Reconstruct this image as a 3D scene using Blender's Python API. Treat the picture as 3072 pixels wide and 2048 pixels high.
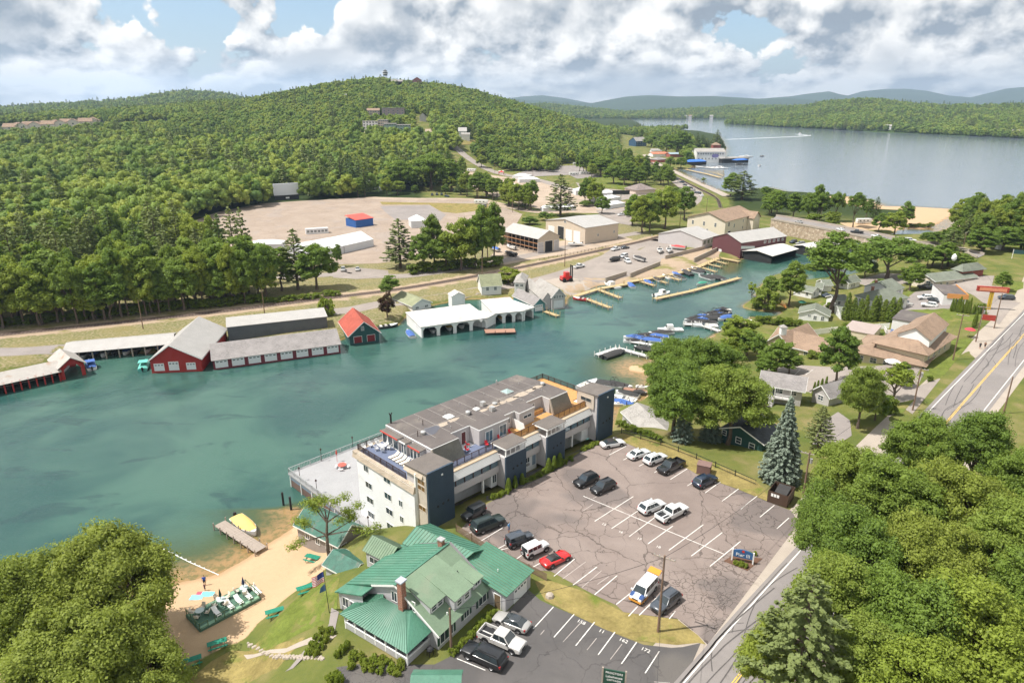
import bpy,bmesh,math,random
import numpy as np
from mathutils import Vector,Matrix
for o in list(bpy.data.objects):bpy.data.objects.remove(o)
SC=bpy.context.scene
RND=random.Random(11)
NPR=np.random.RandomState(5)
rad=math.radians
# == camera
CH=68.0;LOT=8.0;PITCH=rad(19.3);FPX=2048.0
cam=bpy.data.cameras.new('camera');camo=bpy.data.objects.new('camera',cam)
SC.collection.objects.link(camo)
camo.location=(0,0,CH);camo.rotation_euler=(rad(90)-PITCH,0,0)
cam.sensor_width=36;cam.lens=24.0;cam.clip_start=0.5;cam.clip_end=60000
SC.camera=camo
SC.view_settings.view_transform='Standard';SC.view_settings.look='None'
SC.view_settings.exposure=0.78;SC.view_settings.gamma=1.0
SC.cycles.max_bounces=6;SC.cycles.diffuse_bounces=3;SC.cycles.glossy_bounces=2
SC.cycles.transparent_max_bounces=4;SC.cycles.volume_bounces=0
SC.cycles.use_adaptive_sampling=True;SC.cycles.adaptive_threshold=0.02;SC.cycles.adaptive_min_samples=16
# == node helpers
class NT:
 def __init__(s,nt):s.nt=nt;s.n=nt.nodes;s.l=nt.links
 def new(s,t,**kw):
  n=s.n.new(t)
  for k,v in kw.items():setattr(n,k,v)
  return n
 def put(s,sock,v):
  if isinstance(v,bpy.types.NodeSocket):s.l.new(v,sock)
  elif v is not None:sock.default_value=v
 def m(s,op,a,b=None,c=None,clamp=False):
  n=s.new('ShaderNodeMath',operation=op);n.use_clamp=clamp
  s.put(n.inputs[0],a)
  if b is not None:s.put(n.inputs[1],b)
  if c is not None:s.put(n.inputs[2],c)
  return n.outputs[0]
 def vm(s,op,a,b=None,sc=None):
  n=s.new('ShaderNodeVectorMath',operation=op);s.put(n.inputs[0],a)
  if b is not None:s.put(n.inputs[1],b)
  if sc is not None:s.put(n.inputs['Scale'],sc)
  return n.outputs['Value']if op in('DOT_PRODUCT','LENGTH','DISTANCE')else n.outputs[0]
 def noise(s,vec,scale,detail=3,rough=.5,dist=0.0,col=False):
  n=s.new('ShaderNodeTexNoise');s.put(n.inputs['Vector'],vec)
  n.inputs['Scale'].default_value=scale;n.inputs['Detail'].default_value=detail
  n.inputs['Roughness'].default_value=rough;n.inputs['Distortion'].default_value=dist
  return n.outputs['Color']if col else n.outputs[0]
 def vor(s,vec,scale,feature='F1',rnd=1.0):
  n=s.new('ShaderNodeTexVoronoi',feature=feature);s.put(n.inputs['Vector'],vec)
  n.inputs['Scale'].default_value=scale;n.inputs['Randomness'].default_value=rnd
  return n
 def ramp(s,f,pts,interp='LINEAR'):
  n=s.new('ShaderNodeValToRGB');s.put(n.inputs[0],f);cr=n.color_ramp;cr.interpolation=interp
  while len(cr.elements)<len(pts):cr.elements.new(.5)
  for e,(p_,c)in zip(cr.elements,pts):
   e.position=p_;e.color=(c if isinstance(c,tuple)else(c,c,c))+(1,)
  return n.outputs[0]
 def mix(s,f,a,b,bt='MIX'):
  n=s.new('ShaderNodeMix',data_type='RGBA',blend_type=bt);s.put(n.inputs[0],f)
  s.put(n.inputs[6],a if not isinstance(a,tuple)else a+(1,)*(4-len(a)))
  s.put(n.inputs[7],b if not isinstance(b,tuple)else b+(1,)*(4-len(b)))
  return n.outputs[2]
 def mr(s,v,a,b,c=0.,d=1.,t='SMOOTHSTEP'):
  n=s.new('ShaderNodeMapRange',interpolation_type=t);s.put(n.inputs[0],v)
  for i,q in enumerate((a,b,c,d)):n.inputs[i+1].default_value=q
  return n.outputs[0]
 def xyz(s,v):
  n=s.new('ShaderNodeSeparateXYZ');s.put(n.inputs[0],v);return n.outputs
 def comb(s,x,y,z):
  n=s.new('ShaderNodeCombineXYZ')
  for i,q in enumerate((x,y,z)):s.put(n.inputs[i],q)
  return n.outputs[0]
  # == sun and sky
SUN_EL=rad(60);TO_SUN=Vector((-math.cos(SUN_EL)*.985,-math.cos(SUN_EL)*.17,math.sin(SUN_EL))).normalized()
sl=bpy.data.lights.new('sun','SUN');sl.energy=3.8;sl.angle=rad(.6);sl.color=(1,.96,.905)
so=bpy.data.objects.new('sun',sl);SC.collection.objects.link(so)
so.rotation_euler=(-TO_SUN).to_track_quat('-Z','Y').to_euler();so.location=(0,0,300)
w=bpy.data.worlds.new('World');SC.world=w;w.use_nodes=True
w.cycles.sampling_method='MANUAL';w.cycles.sample_map_resolution=256
k=NT(w.node_tree);k.n.clear()
sky=k.new('ShaderNodeTexSky',sky_type='NISHITA');sky.sun_disc=False
sky.sun_elevation=SUN_EL;sky.sun_rotation=rad(260);sky.altitude=100;sky.dust_density=1.4;sky.air_density=1.0
skyc=k.vm('SCALE',sky.outputs[0],sc=.11)
d=k.new('ShaderNodeTexCoord').outputs['Generated']
dx,dy,dz=k.xyz(d)
zc=k.m('MAXIMUM',dz,0.0)
vert=k.m('MULTIPLY',k.m('LOGARITHM',k.m('ADD',zc,.05),2.718),.17) # rows of cloud close up toward the horizon
pos=k.comb(dx,dy,vert)
def dens(v,fine=True):
 a=k.noise(v,5.6,2,.5,.1)
 wv=k.vm('ADD',v,k.vm('SCALE',k.vm('SUBTRACT',k.noise(v,22,3,.55,col=True),(.5,.5,.5)),sc=.05))
 p1=k.vor(wv,12,'SMOOTH_F1').outputs['Distance'];p2=k.vor(wv,31,'SMOOTH_F1').outputs['Distance']
 f=k.noise(v,60,5,.62)
 q=k.m('SUBTRACT',k.m('MULTIPLY',a,1.55),k.m('MULTIPLY',p1,.42));q=k.m('SUBTRACT',q,k.m('MULTIPLY',p2,.24))
 return k.m('ADD',q,k.m('MULTIPLY',f,.22))
D1=dens(pos)
D2=dens(k.vm('ADD',pos,(-.010,0,.020)))
def blob(ax,el,r0,r1):
 v=Vector((math.sin(rad(ax))*math.cos(rad(el)),math.cos(rad(ax))*math.cos(rad(el)),math.sin(rad(el))))
 return k.mr(k.vm('DISTANCE',d,tuple(v)),r0,r1,1,0)
bias=k.m('ADD',k.m('MULTIPLY',blob(-24,6.6,.0,.14),-.42),k.m('MULTIPLY',blob(-15,7.5,.01,.09),-.36))
bias=k.m('ADD',bias,k.m('MULTIPLY',blob(-35,5.5,.02,.12),.22))
bias=k.m('ADD',bias,k.m('MULTIPLY',k.mr(zc,.0,.075,1,0),.13))
DD=k.m('ADD',D1,bias)
alpha=k.mr(DD,.372,.412)
thick=k.mr(DD,.44,.78)
lit=k.m('ADD',k.m('MULTIPLY',k.m('SUBTRACT',D1,D2),4.6),.62,clamp=True)
sh=k.mr(k.noise(pos,9,3,.5,.2),.40,.62)
lit=k.m('MULTIPLY',lit,k.m('SUBTRACT',1.0,k.m('MULTIPLY',k.m('MULTIPLY',thick,sh),.62)))
cl=k.mix(lit,(.205,.24,.28),(.74,.725,.695))
low=k.mr(zc,.0,.06,1,0)
cl=k.mix(k.m('MULTIPLY',low,.40),cl,(.45,.49,.52))
blue=k.mix(.42,skyc,(.17,.29,.43))
fin=k.mix(alpha,blue,cl)
bg=k.new('ShaderNodeBackground');k.put(bg.inputs[0],fin);bg.inputs[1].default_value=1.0
out=k.new('ShaderNodeOutputWorld');k.l.new(bg.outputs[0],out.inputs[0])
# == where things stand: rays from the survey photo meet the terrain
TILE=dict(A=(0,0,2.297),B=(1024,0,2.297),C=(2048,0,2.297),D=(0,680,2.292),E=(1024,680,2.292),F=(2048,680,2.292),G=(0,1364,2.292),H=(1024,1364,2.292),I=(2048,1364,2.292),J=(840,1100,3.92),K=(1350,1100,3.92),L=(900,1500,2.94),M=(1000,480,4.612),N=(1450,480,4.612),O=(1900,380,4.612),Q=(2300,560,4.612),R=(2650,700,5.41),S=(1880,680,4.612),U=(2250,880,4.612),V=(1780,980,4.612),W=(1180,820,3.92),X=(500,1650,5.2275),Y=(850,1380,2.9875),a=(700,1880,2.688),b=(1750,1600,2.0),c=(1000,180,2.688),d=(1750,1280,2.0677),e=(1900,380,3.84))
TILE['.']=(0,0,1/1.30612);TILE['p']=(0,0,1.)
def ray(t,x,y):
 o=TILE[t];X=o[0]+x/o[2];Y=o[1]+y/o[2];u=(X-1536)/FPX;v=(1024-Y)/FPX
 return(u,math.cos(PITCH)+v*math.sin(PITCH),-math.sin(PITCH)+v*math.cos(PITCH))
def P(t,x,y,z=0.0):
 d_=ray(t,x,y);q=(z-CH)/d_[2]
 return Vector((d_[0]*q,d_[1]*q,z))
def zat(w_,t,x,y):
 o=TILE[t];v=(1024-(o[1]+y/o[2]))/FPX
 return CH+w_[1]*(v*math.cos(PITCH)-math.sin(PITCH))/(math.cos(PITCH)+v*math.sin(PITCH))
def PP(s,z=0.0):
 """'E 10 20, 30 40; F ...' -> list of xy"""
 r=[];t='.'
 for tok in s.replace(';',',').split(','):
  q=tok.split()
  if len(q)==3:t=q[0];q=q[1:]
  if t=='w':r.append((float(q[0]),float(q[1])))
  else:
   a_=P(t,float(q[0]),float(q[1]),z);r.append((a_.x,a_.y))
 return r
BA=Vector((-12.2,86.4,LOT)) # corner of the waterfront apartment block, whose axis runs at 45 degrees
S2=2**-.5
def uv(u,v):return(BA.x+(u-v)*S2,BA.y+(u+v)*S2)
WATER=(PP('D -900 1250, 0 1010, 300 950, 450 890, 1100 860, 1440 800, 2250 800; E 20 770, 250 690, 395 672, 440 625, 480 570, 800 505, 1150 485, 1310 560, 1530 555, 1560 480, 1620 462, 1770 402, 1960 397, 2100 372, 2340 312; S 640 645, 940 580, 1060 525, 1280 425, 1420 445, 1560 450, 1700 445, 1950 400, 2306 335; Q 600 905, 1000 840, 1180 800, 1240 745, 1330 640, 1740 652, 1850 595, 1920 565, 2150 590, 2290 560; C 1760 1545, 1880 1475, 1870 1443, 1560 1425, 1400 1424, 1250 1372, 1000 1342, 700 1322, 600 1295, 330 1330; O 1180 880, 960 800, 830 720, 700 650, 560 605, 570 582, 700 588, 800 565, 850 505, 1000 470, 1250 475, 1260 400, 1295 300, 1200 120, 900 62, 500 42, 0 38; B 1990 925, 1985 900, 2075 872, 2050 845, 1960 815, 1940 798')
+[(620,3300),(400,9000),(9000,9000),(9000,430),(900,470),(470,425)]
+PP('C 1990 1475, 1900 1500, 1840 1568; Q 2300 640, 2200 665, 2100 720, 1900 720, 1500 700, 1440 760, 1450 900, 1560 1010, 1500 1130, 1180 1225, 800 1270, 470 1300; F 850 330, 760 320, 640 330, 540 400, 515 440, 500 500, 430 527, 400 552, 470 572, 580 580, 655 578, 690 590, 640 615, 520 640, 470 625, 440 655, 260 720, 140 790; V 1700 130, 1500 215, 1000 420, 770 560, 560 520, 482 560, 490 612, 720 645, 870 730, 810 830, 690 1020, 360 1100, 300 1275')
+[uv(47,4),uv(46,17),uv(-2,17),uv(-6,20)]
+PP('G 2010 345, 2040 392, 2078 450, 2000 515, 1860 592, 1780 652, 1640 738, 1500 818, 1330 852, 1180 885, 900 1000, 300 1150')+[(-140,40),(-700,-60)])
PLATEAU=(PP('. 700 1590, 790 1505, 780 1400, 792 1345, 905 1292',LOT)+[uv(-6,3),uv(0,0),uv(45,-1.5)]
+PP('. 1440 1003, 1760 1112, 1800 1090, 1860 985, 1950 990, 2095 960, 2235 790, 2300 720, 2290 650; R 1480 330, 900 60',LOT)+[(330,330),(700,300),(700,-300),(-30,-300),(-28,40)])
def polyd(x,y,poly):
 x=np.asarray(x,float);y=np.asarray(y,float);a_=np.array(poly);b_=np.roll(a_,-1,0)
 best=np.full(x.shape,1e18);ins=np.zeros(x.shape,bool)
 for(ax,ay),(bx_,by_)in zip(a_,b_):
  ex,ey=bx_-ax,by_-ay;L2=ex*ex+ey*ey+1e-12
  t=np.clip(((x-ax)*ex+(y-ay)*ey)/L2,0,1)
  best=np.minimum(best,(x-ax-t*ex)**2+(y-ay-t*ey)**2)
  if ey!=0:
   c_=((ay>y)!=(by_>y))&(x<ex*(y-ay)/ey+ax);ins^=c_
 return np.where(ins,1,-1)*np.sqrt(best)
def sst(t):t=np.clip(t,0,1);return t*t*(3-2*t)
def ridge(s,r):
 az,zz=[],[]
 for tok in s.split(','):
  x_,y_=map(float,tok.split());d_=ray('.',x_,y_);az.append(math.atan2(d_[0],d_[1]))
  zz.append(CH+r*d_[2]/math.hypot(d_[0],d_[1]))
 return np.array(az),np.array(zz)
RA,RZ=ridge('-500 275, -150 268, 0 264, 200 252, 330 240, 560 224, 640 210, 735 192, 800 182, 850 176, 900 178, 950 185, 1000 189, 1050 198, 1100 208, 1180 229, 1250 246, 1300 259, 1350 271, 1400 284, 1440 297, 1480 312, 1560 330',1450)
RZ=np.maximum(RZ-16,0)
def gz(x,y,sd=None):
 x=np.asarray(x,float);y=np.asarray(y,float)
 if sd is None:sd=-polyd(x,y,WATER)
 beach=((x<-24)&(y<98)&(y>30))|((x>150)&(y>380)&(y<520))
 wdt=np.where(beach,8.0,2.0)
 base=np.where(sd>0,1.5*(1-np.exp(-np.maximum(sd,0)/wdt)),-3*(1-np.exp(np.minimum(sd,0)/5)))
 dn=polyd(x,y,PLATEAU);fall=15+36*sst((x-15)/40)
 t=sst((dn+fall)/fall)*np.clip(sd/2,0,1)
 h=base+(LOT-base)*t
 r=np.hypot(x,y);az=np.arctan2(x,y);zr=np.interp(az,RA,RZ)
 r0=480+380*sst((az+.15)/.35)
 up=np.where(r<1450,sst((r-r0)/(1450-r0))**1.15,1-.85*sst((r-1450)/1100))
 return h+zr*up*sst((sd-10)/260)+np.where(r>500,3.0*np.sin(x/71.)*np.sin(y/93.+1),0)*sst((sd-40)/200)*sst((r-480)/200)
def gzs(x,y):return float(gz(np.array([x]),np.array([y]))[0])
def PG(t,x,y):
 """the ground point seen along a ray"""
 d_=np.array(ray(t,x,y));ts=np.geomspace(40,9000,700)
 pts=d_[None]*ts[:,None];zz=pts[:,2]+CH;g=gz(pts[:,0],pts[:,1]);i=np.argmax(zz<g)
 if i==0:i=len(ts)-1
 a_,b_=ts[i-1],ts[i]
 for _ in range(14):
  m_=(a_+b_)/2
  if d_[2]*m_+CH<gzs(d_[0]*m_,d_[1]*m_):b_=m_
  else:a_=m_
 q=d_*b_;return Vector((q[0],q[1],q[2]+CH))
 # == mesh and object helpers
COL=SC.collection
class MB:
 def __init__(s):s.v=[];s.f=[];s.mi=[]
 def add(s,vs,fs,mi=0):
  o=len(s.v);s.v+=[tuple(q)for q in vs];s.f+=[tuple(i+o for i in f)for f in fs];s.mi+=[mi]*len(fs);return s
 def box(s,x0,x1,y0,y1,z0,z1,mi=0):
  return s.add([(x0,y0,z0),(x1,y0,z0),(x1,y1,z0),(x0,y1,z0),(x0,y0,z1),(x1,y0,z1),(x1,y1,z1),(x0,y1,z1)],
  [(0,3,2,1),(4,5,6,7),(0,1,5,4),(1,2,6,5),(2,3,7,6),(3,0,4,7)],mi)
 def prism(s,poly,z0,z1,mi=0):
  n=len(poly);return s.add([(a_,b_,z0)for a_,b_ in poly]+[(a_,b_,z1)for a_,b_ in poly],
  [tuple(range(n))[::-1],tuple(range(n,2*n))]+[(i,(i+1)%n,n+(i+1)%n,n+i)for i in range(n)],mi)
 def slab(s,quad,th,mi=0):
  """thick sheet from a 3-D polygon, thickness along its normal (downward)"""
  q=[Vector(a_)for a_ in quad];nn=(q[1]-q[0]).cross(q[2]-q[0]).normalized()
  if nn.z<0:q=q[::-1];nn=-nn
  n=len(q);return s.add([a_ for a_ in q]+[a_-nn*th for a_ in q],
  [tuple(range(n)),tuple(range(n,2*n))[::-1]]+[(i,n+i,n+(i+1)%n,(i+1)%n)for i in range(n)],mi)
 def tube(s,p0,p1,r0,r1=None,n=6,mi=0,cap=True):
  r1=r0 if r1 is None else r1;p0=Vector(p0);p1=Vector(p1);dd=(p1-p0).normalized()
  a_=dd.orthogonal().normalized();b_=dd.cross(a_);vs=[]
  for p_,r in((p0,r0),(p1,r1)):
   for i in range(n):
    t=2*math.pi*i/n;vs.append(p_+(a_*math.cos(t)+b_*math.sin(t))*r)
  fs=[(i,(i+1)%n,n+(i+1)%n,n+i)for i in range(n)]
  if cap:fs+=[tuple(range(n))[::-1],tuple(range(n,2*n))]
  return s.add(vs,fs,mi)
 def beam(s,p0,p1,w_,h_,mi=0):
  """square section bar"""
  p0=Vector(p0);p1=Vector(p1);dd=(p1-p0).normalized()
  sd=Vector((-dd.y,dd.x,0));sd=sd.normalized()if sd.length>1e-4 else Vector((1,0,0));up=dd.cross(sd).normalized()
  vs=[p_+sd*(w_/2*a_)+up*(h_/2*b_)for p_ in(p0,p1)for a_,b_ in((-1,-1),(1,-1),(1,1),(-1,1))]
  return s.add(vs,[(0,1,5,4),(1,2,6,5),(2,3,7,6),(3,0,4,7),(3,2,1,0),(4,5,6,7)],mi)
 def loft(s,rings,mi=0,caps=True,closed=True):
  n=len(rings[0]);vs=[q for r in rings for q in r];fs=[]
  for i in range(len(rings)-1):
   for j in range(n if closed else n-1):
    fs.append((i*n+j,i*n+(j+1)%n,(i+1)*n+(j+1)%n,(i+1)*n+j))
  if caps:fs+=[tuple(range(n))[::-1],tuple(range((len(rings)-1)*n,len(rings)*n))]
  return s.add(vs,fs,mi)
 def lathe(s,prof,n=12,c=(0,0,0),mi=0):
  return s.loft([[(c[0]+r*math.cos(2*math.pi*i/n),c[1]+r*math.sin(2*math.pi*i/n),c[2]+z)for i in range(n)]for r,z in prof],mi)
 def mesh(s,name,mats,smooth=False,recalc=True):
  me=bpy.data.meshes.new(name);me.from_pydata(s.v,[],s.f)
  for m_ in(mats if isinstance(mats,(list,tuple))else[mats]):me.materials.append(m_)
  if any(s.mi):me.polygons.foreach_set('material_index',s.mi)
  if recalc:
   bm=bmesh.new();bm.from_mesh(me);bmesh.ops.recalc_face_normals(bm,faces=bm.faces);bm.to_mesh(me);bm.free()
  if smooth:
   me.polygons.foreach_set('use_smooth',[True]*len(me.polygons))
   try:me.set_sharp_from_angle(angle=rad(38))
   except Exception:pass
  me.update();return me
 def obj(s,name,mats,parent=None,smooth=False,**kw):return link(name,s.mesh(name,mats,smooth),parent,**kw)
def link(name,me,parent=None,loc=None,rz=0.0,**kw):
 o=bpy.data.objects.new(name,me);COL.objects.link(o)
 if parent is not None:o.parent=parent
 if loc is not None:o.location=loc
 if rz:o.rotation_euler=(0,0,rz)
 for a_,b_ in kw.items():o[a_]=b_
 return o
def root(name,label,cat,loc,rz=0.0,group=None):
 o=bpy.data.objects.new(name,None);COL.objects.link(o);o.empty_display_size=.3
 o.location=loc;o.rotation_euler=(0,0,rz);o['label']=label;o['category']=cat
 if group:o['group']=group
 return o
def tag(o,label,cat,group=None):
 o['label']=label;o['category']=cat
 if group:o['group']=group
 return o
def copy_tree(o,loc,rz,label=None,group=None,scale=None):
 r=o.copy();COL.objects.link(r);r.location=loc;r.rotation_euler=(0,0,rz)
 if label:r['label']=label
 if group:r['group']=group
 if scale is not None:r.scale=scale
 for c_ in o.children:
  q=c_.copy();COL.objects.link(q);q.parent=r
  for g in c_.children:
   h=g.copy();COL.objects.link(h);h.parent=q
 return r
 # == materials
MATS={}
def M(name,col,rough=.75,var=.18,scale=.8,metal=0.0,bump=0.0,bscale=12.,spec=.35,stain=None,coat=0.0):
 """plain procedural material: base colour broken up by two noises, optional stain colour and fine relief"""
 if name in MATS:return MATS[name]
 m_=bpy.data.materials.new(name);m_.use_nodes=True;q=NT(m_.node_tree);b_=q.n['Principled BSDF']
 co=q.new('ShaderNodeTexCoord').outputs['Object']
 f=q.m('ADD',q.m('MULTIPLY',q.noise(co,scale,4,.6),.6),q.m('MULTIPLY',q.noise(co,scale*7,3,.6),.4))
 lo=tuple(c_*(1-var)for c_ in col);hi=tuple(min(1,c_*(1+var))for c_ in col)
 c_=q.ramp(f,[(.3,lo),(.7,hi)])
 if stain:c_=q.mix(q.mr(q.noise(co,scale*.6,5,.65,.4),.52,.72),c_,stain)
 q.put(b_.inputs['Base Color'],c_);b_.inputs['Roughness'].default_value=rough;b_.inputs['Metallic'].default_value=metal
 b_.inputs['Specular IOR Level'].default_value=spec;b_.inputs['Coat Weight'].default_value=coat;b_.inputs['Coat Roughness'].default_value=.05
 if bump:
  n=q.new('ShaderNodeBump');n.inputs['Strength'].default_value=bump;n.inputs['Distance'].default_value=.05
  q.put(n.inputs['Height'],q.noise(co,bscale,4,.6));q.l.new(n.outputs[0],b_.inputs['Normal'])
 MATS[name]=m_;return m_
def siding(name,col,pitch=.2,axis='Z',var=.06,rough=.65,depth=.6):
 """boards: fine relief lines across one axis"""
 if name in MATS:return MATS[name]
 m_=M(name,col,rough,var,.5);q=NT(m_.node_tree);b_=q.n['Principled BSDF']
 co=q.new('ShaderNodeTexCoord').outputs['Object'];ax=q.xyz(co)
 f=ax[2]if axis=='Z' else q.m('ADD',ax[0],ax[1])
 saw=q.m('FRACT',q.m('DIVIDE',f,pitch))
 n=q.new('ShaderNodeBump');n.inputs['Strength'].default_value=depth;n.inputs['Distance'].default_value=.03
 q.put(n.inputs['Height'],saw if axis=='Z' else q.mr(saw,.0,.12));q.l.new(n.outputs[0],b_.inputs['Normal'])
 return m_
def shingle(name,col,var=.22,row=.24):
 """asphalt or wood shingles: staggered tabs, each its own tone"""
 if name in MATS:return MATS[name]
 m_=bpy.data.materials.new(name);m_.use_nodes=True;q=NT(m_.node_tree);b_=q.n['Principled BSDF']
 co=q.new('ShaderNodeTexCoord').outputs['Object'];x_,y_,z_=q.xyz(co)
 br=q.new('ShaderNodeTexBrick');q.put(br.inputs['Vector'],q.comb(q.m('ADD',x_,q.m('MULTIPLY',y_,.02)),q.m('ADD',q.m('MULTIPLY',z_,1.6),q.m('MULTIPLY',y_,.6)),0))
 br.inputs['Scale'].default_value=1;br.inputs['Brick Width'].default_value=.45;br.inputs['Row Height'].default_value=row
 br.inputs['Mortar Size'].default_value=.012;br.inputs['Bias'].default_value=0
 br.inputs['Color1'].default_value=tuple(c_*(1-var)for c_ in col)+(1,);br.inputs['Color2'].default_value=tuple(c_*(1+var)for c_ in col)+(1,)
 br.inputs['Mortar'].default_value=tuple(c_*.55 for c_ in col)+(1,)
 big=q.noise(co,.35,5,.65)
 c_=q.mix(q.mr(big,.35,.7),q.mix(.85,br.outputs[0],(0,0,0),'MIX')if False else br.outputs[0],tuple(c_*1.18 for c_ in col))
 q.put(b_.inputs['Base Color'],c_);b_.inputs['Roughness'].default_value=.9;b_.inputs['Specular IOR Level'].default_value=.2
 MATS[name]=m_;return m_
 # == terrain sheet
def axis(parts):
 o=[]
 for a_,b_,s in parts:o+=list(np.arange(a_,b_,s))
 return np.array(o+[parts[-1][1]])
gx=axis([(-4200,-1400,70),(-1400,-500,22),(-500,-200,8),(-200,-70,2.6),(-70,60,1.1),(60,260,2.2),(260,600,8),(600,1600,40),(1600,4000,120)])
gy=axis([(-300,30,15),(30,130,1.1),(130,230,1.8),(230,520,3.2),(520,1000,9),(1000,2000,22),(2000,4400,90)])
XX,YY=np.meshgrid(gx,gy)
SD=-polyd(XX,YY,WATER);ZZ=gz(XX,YY,SD)
nx,ny=len(gx),len(gy)
def gridmesh(name,X_,Y_,Z_,keep=None):
 nyy,nxx=X_.shape;idx=np.arange(nyy*nxx).reshape(nyy,nxx)
 f=np.stack([idx[:-1,:-1],idx[:-1,1:],idx[1:,1:],idx[1:,:-1]],-1).reshape(-1,4)
 v=np.stack([X_,Y_,Z_],-1).reshape(-1,3)
 if keep is not None:
  f=f[keep.reshape(-1)];us=np.unique(f);mp=np.full(len(v),-1);mp[us]=np.arange(len(us));f=mp[f];v=v[us]
 else:us=np.arange(len(v))
 me=bpy.data.meshes.new(name);me.vertices.add(len(v));me.vertices.foreach_set('co',v.astype('f').ravel())
 me.loops.add(len(f)*4);me.loops.foreach_set('vertex_index',f.astype('i').ravel())
 me.polygons.add(len(f));me.polygons.foreach_set('loop_start',np.arange(0,len(f)*4,4,dtype='i'));me.update(calc_edges=True)
 me.polygons.foreach_set('use_smooth',np.ones(len(f),bool));return me,us
def attr(me,name,vals):
 a_=me.attributes.new(name,'FLOAT','POINT');a_.data.foreach_set('value',np.asarray(vals,'f').ravel())
gme,_=gridmesh('ground',XX,YY,ZZ)
BEACH=PP('G 2110 380, 2120 500, 2200 640, 2347 800, 2347 850, 2270 870, 1990 1050, 1760 1200, 1700 1270, 1650 1310, 1590 1300, 1440 1380, 1330 1440, 1200 1568, 200 1568',1.2)+[(-150,30)]+PP('G 300 1100, 1180 840, 1500 770, 1990 480',0)
sand=sst((polyd(XX,YY,BEACH)+.6)/1.2)
sand=np.maximum(sand,sst((polyd(XX,YY,PP('V 420 520, 700 640, 880 720, 830 900, 700 960, 600 800',.2))+2)/2))
sand=np.maximum(sand,((XX>190)&(YY>380)&(YY<520)&(XX<330))*sst((30-SD)/10)*(SD>-60))
dirt=np.zeros_like(XX)
for s_ in('E 1620 560, 1800 400, 2000 390, 2347 310, 2347 150, 2200 200, 1900 190, 1560 330, 1500 400','S 0 700, 640 640, 940 580, 1280 420, 1300 280, 900 300, 500 420, 0 560'):
 dirt=np.maximum(dirt,sst((polyd(XX,YY,PP(s_,1.5))+1)/2))
RAILL=PP('D -700 830, 0 742, 500 695, 1200 620, 1700 562, 2347 480; E 420 430, 1050 320, 1850 150; S 240 200, 560 110',1.5)
def pld(x,y,pl):
 best=np.full(np.shape(x),1e18)
 for(ax,ay),(bx_,by_)in zip(pl,pl[1:]):
  ex,ey=bx_-ax,by_-ay;t=np.clip(((x-ax)*ex+(y-ay)*ey)/(ex*ex+ey*ey),0,1)
  best=np.minimum(best,(x-ax-t*ex)**2+(y-ay-t*ey)**2)
 return np.sqrt(best)
rd=pld(XX,YY,RAILL)
dirt=np.maximum(dirt,.75*sst((6.0-rd)/2.5));dirt=np.maximum(dirt,.46*((YY>140)&(XX<75)&(YY<400)&(rd<60))*sst((SD+1)/2))
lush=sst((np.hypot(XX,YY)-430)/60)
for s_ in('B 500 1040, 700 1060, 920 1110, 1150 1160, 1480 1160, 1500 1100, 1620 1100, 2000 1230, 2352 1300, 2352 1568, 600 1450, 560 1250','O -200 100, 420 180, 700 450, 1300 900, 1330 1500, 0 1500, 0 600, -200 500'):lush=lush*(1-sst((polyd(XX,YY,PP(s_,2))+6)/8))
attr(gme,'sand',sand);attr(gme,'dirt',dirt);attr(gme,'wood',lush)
m_=bpy.data.materials.new('ground');m_.use_nodes=True;q=NT(m_.node_tree);b_=q.n['Principled BSDF']
co=q.new('ShaderNodeTexCoord').outputs['Object']
def at(n):a_=q.new('ShaderNodeAttribute');a_.attribute_name=n;return a_.outputs['Fac']
n1=q.noise(co,.11,5,.62);n2=q.noise(co,1.3,4,.6);n3=q.noise(co,9,3,.6)
g=q.ramp(n1,[(.34,(.085,.12,.028)),(.5,(.145,.155,.042)),(.66,(.25,.20,.095))])
g=q.mix(q.m('MULTIPLY',n3,.5),g,q.mix(n2,(.05,.085,.012),(.22,.2,.07)))
drt=q.mix(n2,(.30,.22,.15),(.47,.36,.26));drt=q.mix(q.mr(n1,.5,.7),drt,(.2,.19,.06))
snd=q.mix(n2,(.47,.325,.195),(.55,.39,.245));snd=q.mix(q.m('MULTIPLY',n3,.25),snd,(.36,.245,.145))
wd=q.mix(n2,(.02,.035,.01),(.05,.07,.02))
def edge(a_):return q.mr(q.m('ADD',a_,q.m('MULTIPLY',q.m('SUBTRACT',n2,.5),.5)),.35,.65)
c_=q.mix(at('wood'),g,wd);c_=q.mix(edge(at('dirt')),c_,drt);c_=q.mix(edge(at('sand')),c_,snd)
zz_=q.xyz(co)[2]
c_=q.mix(q.m('MULTIPLY',q.mr(zz_,.05,.32,1,0),.55),c_,(.33,.2,.1)) # wet sand and mud at the waterline
q.put(b_.inputs['Base Color'],c_);b_.inputs['Roughness'].default_value=.95;b_.inputs['Specular IOR Level'].default_value=.1
bp=q.new('ShaderNodeBump');bp.inputs['Strength'].default_value=.5;bp.inputs['Distance'].default_value=.12
q.put(bp.inputs['Height'],q.m('ADD',n3,n2));q.l.new(bp.outputs[0],b_.inputs['Normal'])
gme.materials.append(m_);ground=link('ground',gme,kind='structure')
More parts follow.
